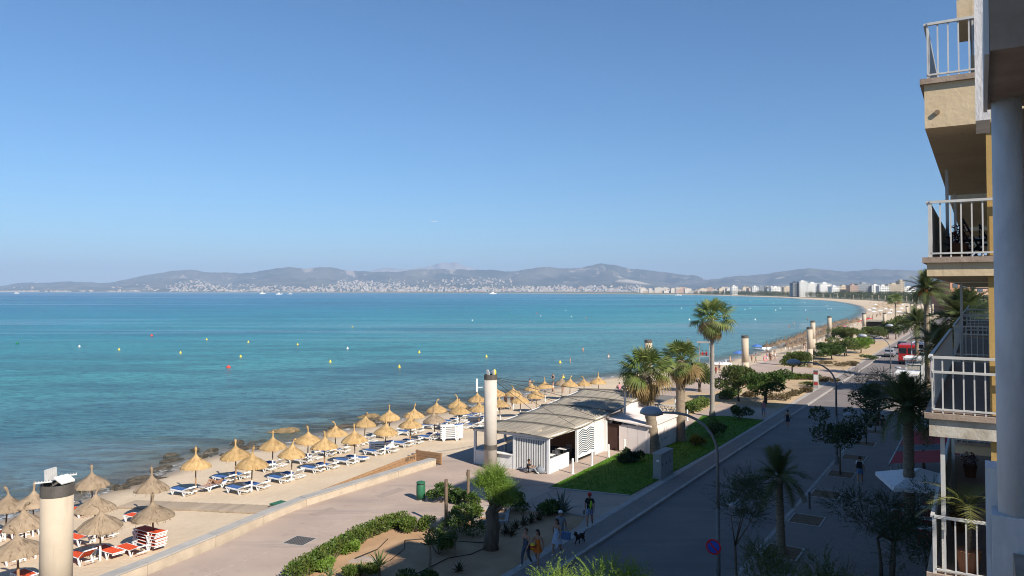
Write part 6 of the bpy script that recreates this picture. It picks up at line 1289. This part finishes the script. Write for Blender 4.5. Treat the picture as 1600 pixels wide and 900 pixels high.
def body_mesh(pose, fem=False, fingers=True):
    P = skeleton(pose); vs = []; ix = {}; ed = []; rd = []; bn = []
    def add(n, p, r, par=None):
        ix[n] = len(vs); vs.append(p); rd.append(r)
        if par: ed.append((ix[par], ix[n])); bn.append(n)
    add('pel', P['pel'], (.165 if fem else .15, .12)); add('bel', P['bel'], (.115 if fem else .14, .10), 'pel'); add('che', P['che'], (.145 if fem else .17, .115), 'bel'); add('nec', P['nec'], (.055, .055), 'che'); add('jaw', P['jaw'], (.068, .085), 'nec'); add('hea', P['hea'], (.082, .10), 'jaw'); add('top', P['top'], (.055, .065), 'hea')
    for k in 'lr':
        add('sh' + k, P['sh' + k], (.06, .06), 'che'); add('el' + k, P['el' + k], (.042, .042), 'sh' + k); add('wr' + k, P['wr' + k], (.028, .028), 'el' + k); add('pa' + k, P['pa' + k], (.034, .022), 'wr' + k)
        add('hi' + k, P['hi' + k], (.095, .10), 'pel'); add('kn' + k, P['kn' + k], (.058, .062), 'hi' + k); add('an' + k, P['an' + k], (.037, .04), 'kn' + k); add('to' + k, P['to' + k], (.042, .03), 'an' + k)
        if fingers:
            d = (P['pa' + k] - P['wr' + k]).normalized(); a = d.cross(Vector((1, 0, 0)) if abs(d.x) < .8 else Vector((0, 0, 1))).normalized(); n = d.cross(a)
            for i, (o_, l_) in enumerate(((-.027, .062), (-.009, .075), (.009, .07), (.027, .055))):
                b0 = P['pa' + k] + a * o_ + d * .025; add(f'f{k}{i}a', b0, (.009, .009), 'pa' + k); add(f'f{k}{i}b', b0 + d * l_ * .6 + n * .012, (.008, .008), f'f{k}{i}a'); add(f'f{k}{i}c', b0 + d * l_ * .85 + n * .032, (.007, .007), f'f{k}{i}b')
            th = P['pa' + k] - a * .036 - d * .02; add(f't{k}a', th, (.011, .011), 'pa' + k); add(f't{k}b', th - a * .02 + d * .04 + n * .015, (.009, .009), f't{k}a')
    me = bpy.data.meshes.new('body_src'); me.from_pydata(vs, ed, []); o = bpy.data.objects.new('body_src', me); C.objects.link(o); m_ = o.modifiers.new('s', 'SKIN'); m_.use_smooth_shade = True
    if not me.skin_vertices: 
        bpy.context.view_layer.objects.active = o
    sv = me.skin_vertices[0].data
    for i, r in enumerate(rd): sv[i].radius = r
    sv[0].use_root = True; sb = o.modifiers.new('d', 'SUBSURF'); sb.levels = 1; sb.render_levels = 1
    dg_ = bpy.context.evaluated_depsgraph_get(); ev = o.evaluated_get(dg_); out = bpy.data.meshes.new_from_object(ev); bpy.data.objects.remove(o); out.name = 'body'
    # face: nose and ears joined to the head
    bm = bmesh.new(); bm.from_mesh(out); hc = P['hea']
    for dx, w_, sz in ((0, 1, .022), (.088, 0, .022), (-.088, 0, .022)):
        g = bmesh.ops.create_icosphere(bm, subdivisions=1, radius=sz, matrix=Matrix.Translation(hc + (Vector((0, -.105, -.025)) if w_ else Vector((dx, .01, -.015)))) @ Matrix.Diagonal((.8, 1.0, 1.4, 1)))
    bm.to_mesh(out); bm.free()
    for p in out.polygons: p.use_smooth = True
    seg = [(nm, vs[e[0]], vs[e[1]]) for nm, e in zip(bn, ed)]
    return out, seg, P
def garment(body, seg, name, m_, want, off=.014, parent=None):
    """cloth following the body: faces whose nearest bone and place along it are wanted"""
    vs = [v.co.copy() for v in body.vertices]; nn = [v.normal.copy() for v in body.vertices]; keep = []
    for p in body.polygons:
        c = p.center; best = (9, None, 0)
        for nm, a, b_ in seg:
            d = b_ - a; t = max(0, min(1, (c - a).dot(d) / d.length_squared)); q = (c - a - d * t).length
            if q < best[0]: best = (q, nm, t)
        nm = best[1]; key = nm[:2] if nm != 'top' and nm[:2] in ('sh', 'el', 'wr', 'pa', 'hi', 'kn', 'an', 'to') else nm
        for w_ in want:
            if w_[0] == key and w_[1] <= best[2] <= w_[2]: keep.append(tuple(p.vertices)); break
    b = MB(); b.sm = True; used = sorted({i for f in keep for i in f}); mp = {i: j for j, i in enumerate(used)}
    b.v = [tuple(vs[i] + nn[i] * off) for i in used]; b.f = [tuple(mp[i] for i in f) for f in keep]; b.m = [0] * len(b.f); b.smf = [True] * len(b.f)
    return b.build(name, m_, parent) if b.f else None
TORSO = [('bel', 0, 1), ('che', 0, 1), ('nec', 0, .7), ('sh', 0, 1), ('hi', 0, .15)]; SLEEVE = [('el', 0, .5)]; SHORTS = [('hi', .0, 1), ('bel', 0, .35), ('kn', 0, .6)]; LONGS = [('hi', 0, 1), ('bel', 0, .35), ('kn', 0, 1), ('an', 0, .92)]; TOPLESS_DRESS = [('bel', 0, 1), ('che', 0, .8), ('hi', 0, 1)]
SHOES = [('to', 0, 1), ('an', .93, 1)]
def hair(P, m_, parent, long=0.0, back=Vector((0, .05, 0))):
    b = MB(); b.sm = True; c = P['hea'] + Vector((0, .012, .012)); n = 14
    vs = []; fs = []
    for i in range(8):
        ph = math.pi * .62 * i / 7
        for k in range(n):
            t = 2 * math.pi * k / n; front = max(0, -math.sin(t)); q = ph * (1 - .42 * front); vs.append(c + Vector((math.cos(t) * math.sin(q) * .100, math.sin(t) * math.sin(q) * .118, math.cos(q) * .118)))
    for i in range(7):
        for k in range(n): fs.append((i * n + k, (i + 1) * n + k, (i + 1) * n + (k + 1) % n, i * n + (k + 1) % n))
    b.add(vs, fs)
    if long: b.tube([c + Vector((0, .06, .03)), c + Vector((0, .10, -.08)), c + Vector((.0, .11, -.08 - long * .5)), c + Vector((0, .10, -.08 - long))], [.08, .085, .075, .03], 8, sq=.6)
    return b.build('hair', m_, parent)
def cap_(P, m_, parent):
    b = MB(); b.sm = True; c = P['hea'] + Vector((0, 0, .03)); b.lathe([(.108, 0), (.106, .05), (.08, .095), (.001, .115)], 16, c); b.add([c + Vector((-.08, -.07, .01)), c + Vector((.08, -.07, .01)), c + Vector((.06, -.19, -.005)), c + Vector((-.06, -.19, -.005))], [(0, 1, 2, 3), (3, 2, 1, 0)]); return b.build('cap', m_, parent)
def skirt(P, z0, r0, z1, r1, m_, parent, name='skirt'):
    b = MB(); b.sm = True; n = 20; vs = []
    for i in range(5):
        t = i / 4; r_ = r0 + (r1 - r0) * t ** .8; z = z0 + (z1 - z0) * t
        for k in range(n): a = 2 * math.pi * k / n; q = r_ * (1 + .08 * t * math.sin(a * 5)); vs.append((P['pel'].x + math.cos(a) * q, P['pel'].y + math.sin(a) * q * .78, z))
    b.add(vs, [(i * n + k, i * n + (k + 1) % n, (i + 1) * n + (k + 1) % n, (i + 1) * n + k) for i in range(4) for k in range(n)]); return b.build(name, m_, parent)
WALK = dict(knl=(.10, -.16, .52), anl=(.09, -.20, .10), tol=(.10, -.34, .055), knr=(-.10, .06, .50), anr=(-.09, .30, .16), tor=(-.095, .20, .04), ell=(.24, .10, 1.16), wrl=(.25, .10, .93), pal=(.25, .08, .86), elr=(-.24, -.04, 1.15), wrr=(-.24, -.20, .98), par=(-.24, -.25, .92))
WALK2 = {('kn' + 'r' if k == 'knl' else k): v for k, v in {}.items()}
def mirror(p): return {k[:-1] + {'l': 'r', 'r': 'l'}[k[-1]]: (-v[0], v[1], v[2]) for k, v in p.items()}
def person(p, rz, label, pose=None, clothes=(), hairm='hair_dark', long=0.0, skin='skin', fem=False, height=1.72, cap=None, extra=None, group='people', shoes='shoe_white'):
    r = empty('person', p, rz); tag(r, label, 'person', group); r.scale = (height / 1.75,) * 3
    me, seg, P = body_mesh(pose, fem); me.materials.clear(); me.materials.append(MT[skin]); link('body', me, r)
    for nm, m_, want in clothes: garment(me, seg, nm, m_, want, .012 if nm not in ('trousers', 'shorts') else .016, r)
    if shoes: garment(me, seg, 'shoes', shoes, SHOES, .012, r)
    hair(P, hairm, r, long)
    for s_ in (-1, 1): b = MB(); b.lathe([(.001, -.008), (.012, 0), (.001, .008)], 8, P['hea'] + Vector((.034 * s_, -.092, .005))); b.build('eye', 'eye_dark', r)
    b = MB(); b.box(-.025, .025, -.099, -.088, -.062, -.054); b.build('mouth', 'cloth_red', r, P['hea'] + Vector((0, .004, 0)))
    if cap: cap_(P, cap, r)
    if extra: extra(r, P)
    return r
def face(dx, dy): return math.atan2(dy, dx) + math.pi / 2     # rotation that turns a figure (facing -y) towards (dx, dy)
TO_CAM = face(-UX, -UY); AWAY = face(UX, UY)
def item(name, m_, f, parent): b = MB(); f(b); return b.build(name, m_, parent)
# walking group on the pavement
def e_ball(r, P): pass
person(at(822, 885), TO_CAM - .15, 'woman in dark printed strapless jumpsuit carrying a beach ball', mirror(WALK), [('jumpsuit', 'cloth_print', [('bel', 0, 1), ('che', 0, .75)] + LONGS)], 'hair_brown', fem=True, height=1.7)
person(at(840, 886), TO_CAM + .1, 'woman in orange short dress with long dark hair', {**WALK, 'elr': (-.25, -.06, 1.15), 'wrr': (-.1, -.2, 1.12), 'par': (-.04, -.22, 1.15)}, [('dress_top', 'cloth_orange', [('bel', 0, 1), ('che', 0, .85)])], 'hair_dark', .42, fem=True, height=1.66, extra=lambda r, P: (skirt(P, 1.05, .15, .72, .22, 'cloth_orange', r), item('bag', 'cloth_orange', lambda b: b.box(-.42, -.14, -.12, .06, .78, 1.02), r)))
person(at(870, 868), TO_CAM, 'woman in pale striped summer dress with long dark hair', mirror(WALK), [('dress_top', 'cloth_stripe', [('bel', 0, 1), ('che', 0, .9)])], 'hair_dark', .35, fem=True, height=1.7, extra=lambda r, P: skirt(P, 1.06, .15, .60, .27, 'cloth_stripe', r))
person(at(876, 855), TO_CAM + .05, 'person in grey shirt and white cap behind the striped dress', WALK, [('shirt', 'cloth_grey', TORSO + SLEEVE), ('shorts', 'cloth_grey', SHORTS)], 'hair_brown', cap='cloth_white', height=1.74)
person(at(921.5, 825), TO_CAM + .3, 'man in black top with neon stripe, checked shorts and red cap', mirror(WALK), [('shirt', 'cloth_black', TORSO + SLEEVE), ('shorts', 'cloth_check', SHORTS)], 'hair_dark', cap='cloth_red', height=1.8, extra=lambda r, P: (item('vest_stripe', 'cloth_neon', lambda b: (b.beam((.06, -.165, 1.02), (.10, -.165, 1.42), .07, .012, up=(0, 1, 0)), b.beam((-.02, -.165, 1.2), (.12, -.165, 1.2), .04, .012, up=(0, 1, 0))), r), item('bottle', 'cloth_black', lambda b: b.tube([(-.26, -.2, .72), (-.26, -.2, .92)], .035, 8), r)))
# things carried, lifted away from their bearers
q = at(822, 885); b = MB(); b.sm = True; b.lathe([(.001, -.14), (.09, -.11), (.14, 0), (.09, .11), (.001, .14)], 16); o = b.build('beach_ball', 'cloth_yellow', None, q + Vector((.30, -.22, .98))); tag(o, 'small yellow and red beach ball held by the woman in jumpsuit', 'ball'); b = MB(); b.lathe([(.141, -.035), (.142, 0), (.141, .035)], 16); b.build('stripe', 'cloth_red', o)
q = at(880, 862); b = MB(); b.box(-.22, .22, -.08, .08, 0, .34); o = b.build('beach_bag', 'cloth_denim', None, W(*UV(q), .62) + Vector((.12, -.1, 0)), TO_CAM); tag(o, 'blue beach bag beside the striped dress', 'bag'); b = MB(); b.tube([(-.15, 0, .34), (-.08, 0, .56), (.08, 0, .56), (.15, 0, .34)], .012, 6); b.build('strap', 'cloth_denim', o)
# others on the street
person(at(1231, 670), AWAY, 'woman in dark vest and blue shorts walking along the lamp lit kerb', WALK, [('shirt', 'cloth_black', [('bel', 0, 1), ('che', 0, .9)]), ('shorts', 'cloth_navy', SHORTS)], 'hair_dark', fem=True, height=1.68)
person(W(*UV(at(1344, 757))), AWAY, 'man in white shirt with black backpack on the shaded pavement', mirror(WALK), [('shirt', 'cloth_white', TORSO + SLEEVE), ('shorts', 'cloth_denim', SHORTS)], 'hair_dark', height=1.78, extra=lambda r, P: item('backpack', 'cloth_black', lambda b: b.box(-.15, .15, .12, .28, 1.05, 1.45), r))
person(W(*UV(at(1380, 682))), AWAY - .6, 'man dressed in black striding beneath the dark trees', WALK, [('shirt', 'cloth_black', TORSO + SLEEVE), ('trousers', 'cloth_black', LONGS)], 'hair_dark', height=1.8)
person(at(1193, 653), TO_CAM + .4, 'person in pink top at the far corner of the lawn', WALK, [('shirt', 'cloth_pink', TORSO), ('shorts', 'cloth_check', SHORTS)], 'hair_brown', fem=True, height=1.68)
person(W(*UV(at(1446, 592))), AWAY, 'dark silhouette of a pedestrian beside the bus shelters', mirror(WALK), [('shirt', 'cloth_black', TORSO + SLEEVE), ('trousers', 'cloth_navy', LONGS)], 'hair_dark', height=1.78)
# man sitting on the ground against the bar, his bag beside him
SIT = dict(pel=(0, .05, .14), bel=(0, .06, .30), che=(0, .03, .50), nec=(0, .0, .67), jaw=(0, -.04, .735), hea=(0, -.04, .825), top=(0, -.03, .91), hil=(.10, .02, .13), hir=(-.10, .02, .13), knl=(.16, -.38, .42), knr=(-.16, -.40, .40), anl=(.13, -.62, .09), anr=(-.13, -.62, .09), tol=(.14, -.76, .04), tor=(-.14, -.76, .04), shl=(.17, .02, .60), shr=(-.17, .02, .60), ell=(.27, -.16, .42), elr=(-.27, -.16, .42), wrl=(.16, -.36, .46), wrr=(-.16, -.36, .46), pal=(.13, -.42, .47), par=(-.13, -.42, .47))
person(at(826, 739), face(1, -.25), 'person sitting on the paving against the slatted screen of the bar', SIT, [('shirt', 'cloth_black', TORSO + SLEEVE), ('trousers', 'cloth_grey', LONGS)], 'hair_dark', skin='skin_tan', height=1.75)
b = MB(); b.sm = True; b.lathe([(.30, 0), (.36, .15), (.30, .36), (.12, .44), (.001, .45)], 14, jit=.06); o = b.build('duffel_bag', 'cloth_grey', None, at(845, 739)); tag(o, 'grey bulging bag on the ground beside the sitting person', 'bag'); b = MB(); b.tube([(-.15, 0, .42), (-.08, 0, .55), (.08, 0, .55), (.15, 0, .42)], .015, 6); b.build('handle', 'cloth_black', o)
# sunbather, knees up
LIE = dict(pel=(0, 0, .12), bel=(0, .18, .13), che=(0, .38, .15), nec=(0, .56, .16), jaw=(0, .64, .18), hea=(0, .72, .19), top=(0, .81, .19), hil=(.1, -.04, .12), hir=(-.1, -.04, .12), knl=(.13, -.34, .46), knr=(-.13, -.36, .44), anl=(.12, -.62, .09), anr=(-.12, -.60, .09), tol=(.12, -.76, .06), tor=(-.12, -.74, .06), shl=(.18, .48, .14), shr=(-.18, .48, .14), ell=(.34, .30, .12), elr=(-.34, .30, .12), wrl=(.36, .08, .11), wrr=(-.36, .08, .11), pal=(.35, .01, .11), par=(-.35, .01, .11))
bt = person(BATHER + Vector((UX, UY, 0)) * .95 + Vector((0, 0, .36)), AWAY + .15 + math.pi, 'sunbather lying with raised knees on the lounger by the first golden umbrella', LIE, [('swimsuit', 'cloth_red', [('bel', 0, .4), ('hi', 0, .3)])], 'hair_dark', skin='skin_tan', shoes=None)
o = MB(); o.box(-.1, 1.5, -.3, .3, .405, .425); o = o.build('beach_towel', 'towel', None, BATHER, TH + .15); tag(o, 'colourful towel under the sunbather', 'towel'); b = MB(); b.box(-.12, -.1, -.3, .3, .38, .42); b.build('fringe', 'cloth_white', o)
# couple sitting on the wall beyond the bar
for i, (x, m_, lb) in enumerate(((968, 'cloth_pink', 'person in pink sitting beside the white shirt beyond the beach bar'), (976, 'cloth_white', 'person in white sitting beside the pink top beyond the beach bar'))):
    p = at(x, 614); p.z = .35; person(p, face(-.4, 1), lb, SIT, [('shirt', m_, TORSO + SLEEVE), ('shorts', 'cloth_navy', SHORTS)], 'hair_dark' if i else 'hair_brown', height=1.75)
b = MB(); p0, p1 = at(955, 614), at(1000, 613); b.beam(p0 + Vector((0, 0, .2)), p1 + Vector((0, 0, .2)), .5, .4); o = b.build('bench_wall', 'wall_stone'); tag(o, 'low stone bench wall beneath the seated couple beyond the bar', 'wall'); b = MB(); b.beam(p0 + Vector((0, 0, .415)), p1 + Vector((0, 0, .415)), .56, .03); b.build('capstone', 'wall_cap', o)
# small figures: shared bodies
SM = []
for pose, fem in ((None, False), (WALK, False), (mirror(WALK), True), (None, True)):
    me, seg, P = body_mesh(pose, fem, False); me.materials.clear(); me.materials.append(MT['skin']); r = empty('tmp'); cl = {}
    for m_ in ('cloth_navy', 'cloth_red', 'cloth_white', 'cloth_black', 'cloth_teal', 'cloth_denim'):
        o1 = garment(me, seg, 'swimwear', m_, [('hi', 0, .8), ('bel', 0, .3)] if not fem else [('hi', 0, .35), ('bel', 0, 1), ('che', 0, .8)]); cl[m_] = o1.data; bpy.data.objects.remove(o1)
    h = hair(P, 'hair_brown', r); SM.append((me, cl, h.data)); bpy.data.objects.remove(h); bpy.data.objects.remove(r)
def small(p, rz, label, group, k):
    me, cl, hd = SM[k % 4]; r = empty('person', p, rz); tag(r, label, 'person', group); link('body', me, r); link('swimwear', cl[list(cl)[k % 6]], r); link('hair', hd, r); s_ = random.uniform(.92, 1.03); r.scale = (s_,) * 3; return r
random.seed(8)
for i, (x, y) in enumerate(((891, 567, ), (911, 549), (951, 559), (864, 592), (828, 602), (916, 498), (1075, 534), (1233, 511), (1241, 506), (1262, 500), (1280, 487))): small(at(x, y, SEA) + Vector((0, 0, -.75)), random.uniform(0, 6), f'{ORD[i]} bather standing in the sea counted from near', 'bathers in the sea', i)
NEARP = [(864, 612, 'bather by the water behind the last golden umbrellas'), (880, 608, 'second bather by the water behind the last golden umbrellas'), (790, 632, 'person among the umbrellas right of the cable column'), (800, 634, 'person beside the white locker right of the cable column'), (1124, 583, 'figure beyond the tall palm trunk'), (1119, 588, 'figure in red beyond the tall palm trunk'), (1141, 566, 'figure left of the blue parasol'), (1175, 565, 'tall figure right of the lone column'), (1181, 566, 'figure in white right of the lone column'), (1199, 562, 'figure in blue with a swim ring'), (1203, 562, 'figure in dark top by the swim ring'), (1205, 570, 'figure in front of the round tamarisk'), (1211, 571, 'figure in white shirt beside the round tamarisk'), (1256, 545, 'figure in front of the far umbrella rows'), (1259, 548, 'second figure in front of the far umbrella rows'), (1290, 538, 'figure in red by the slim beige column')]
for i, (x, y, lb) in enumerate(NEARP):
    p = at(x, y, -.8); d = -shore_dist([(p.x, p.y)])[0]; p.z = beach_z(p) if UV(p)[1] > v_inner(min(299, UV(p)[0])) else 0; small(p, random.uniform(0, 6), lb, 'people on the beach', i + 2)
for i in range(70):
    x = random.uniform(1215, 1405); y = float(np.interp(x, [1215, 1260, 1300, 1340, 1405], [541, 526, 514, 503, 484])) + random.uniform(-3, 5); p = at(x, y, -1.0); p.z = -1.05 if shore_dist([(p.x, p.y)])[0] < -1 else -1.9
    small(p, random.uniform(0, 6), f'{ORD[i]} tiny beachgoer in the crowd along the far beach', 'crowd on the far beach', i)
b = MB(); n = 16; b.sm = True; b.tube([(math.cos(t) * .4, 0, math.sin(t) * .4) for t in [2 * math.pi * k / 20 for k in range(21)]], .13, 8, cap=False); p = at(1196, 566, -.8); o = b.build('swim_ring', 'cloth_pink', None, p + Vector((0, 0, .7)), .4); tag(o, 'white and pink swim ring carried beside the figure in blue', 'swim ring'); b = MB(); b.tube([(math.cos(t) * .4, 0, math.sin(t) * .4) for t in [.8 * k / 5 for k in range(6)]], .135, 8); b.build('stripe', 'cloth_white', o)
# lifeguards on the tower
for i, s_ in enumerate((-.35, .35)):
    tw = bpy.data.objects['lifeguard_tower']; p = tw.location + Vector((s_, 0, 2.1)); person(p, face(-1, .6), ['left', 'right'][i] + ' lifeguard in red sitting on the tower', SIT, [('shirt', 'cloth_red', TORSO + SLEEVE), ('shorts', 'cloth_red', SHORTS)], 'hair_dark')
# dog trotting on the pavement
mat('fur_black', (.025, .02, .018), (.05, .035, .025), .8, 12); DG = dict(rump=(0, .17, .30), mid=(0, 0, .29), chest=(0, -.17, .29), neck=(0, -.26, .38), head=(0, -.32, .45), muz=(0, -.41, .42), tail1=(0, .24, .34), tail2=(0, .34, .44))
vs, ed, rd, ix = [], [], [], {}
def da(n, p, r_, par=None):
    ix[n] = len(vs); vs.append(Vector(p)); rd.append(r_)
    if par: ed.append((ix[par], ix[n]))
da('rump', DG['rump'], .075); da('mid', DG['mid'], .075, 'rump'); da('chest', DG['chest'], .09, 'mid'); da('neck', DG['neck'], .055, 'chest'); da('head', DG['head'], .058, 'neck'); da('muz', DG['muz'], .03, 'head'); da('t1', DG['tail1'], .022, 'rump'); da('t2', DG['tail2'], .012, 't1')
for s_ in (-1, 1):
    k = str(s_); da('el' + k, (.06 * s_, -.15, .2), .035, 'chest'); da('wr' + k, (.06 * s_, -.18 + .05 * s_, .09), .02, 'el' + k); da('fp' + k, (.06 * s_, -.22 + .06 * s_, .015), .02, 'wr' + k)
    da('kn' + k, (.06 * s_, .11, .2), .045, 'rump'); da('hk' + k, (.06 * s_, .22 - .03 * s_, .11), .02, 'kn' + k); da('hp' + k, (.06 * s_, .18 - .04 * s_, .015), .02, 'hk' + k)
for s_ in (-1, 1): da('ear' + str(s_), (.05 * s_, -.29, .53), .016, 'head')
me = bpy.data.meshes.new('dog_src'); me.from_pydata(vs, ed, []); o = bpy.data.objects.new('dog_src', me); C.objects.link(o); o.modifiers.new('s', 'SKIN'); sb = o.modifiers.new('d', 'SUBSURF'); sb.levels = 1
for i, r_ in enumerate(rd): me.skin_vertices[0].data[i].radius = (r_, r_)
me.skin_vertices[0].data[0].use_root = True
out = bpy.data.meshes.new_from_object(o.evaluated_get(bpy.context.evaluated_depsgraph_get())); bpy.data.objects.remove(o); out.materials.clear(); out.materials.append(MT['fur_black'])
for p in out.polygons: p.use_smooth = True
r = empty('dog', at(907, 849), TO_CAM - .2); tag(r, 'small black dog trotting along the kerb behind the walkers', 'dog'); link('body', out, r); r.scale = (1.25,) * 3; b = MB(); b.tube([(math.cos(t) * .055, -.25 + math.sin(t) * .02, .37 + math.sin(t) * .05) for t in [2 * math.pi * k / 12 for k in range(13)]], .008, 6, cap=False); b.build('collar', 'cloth_red', r)
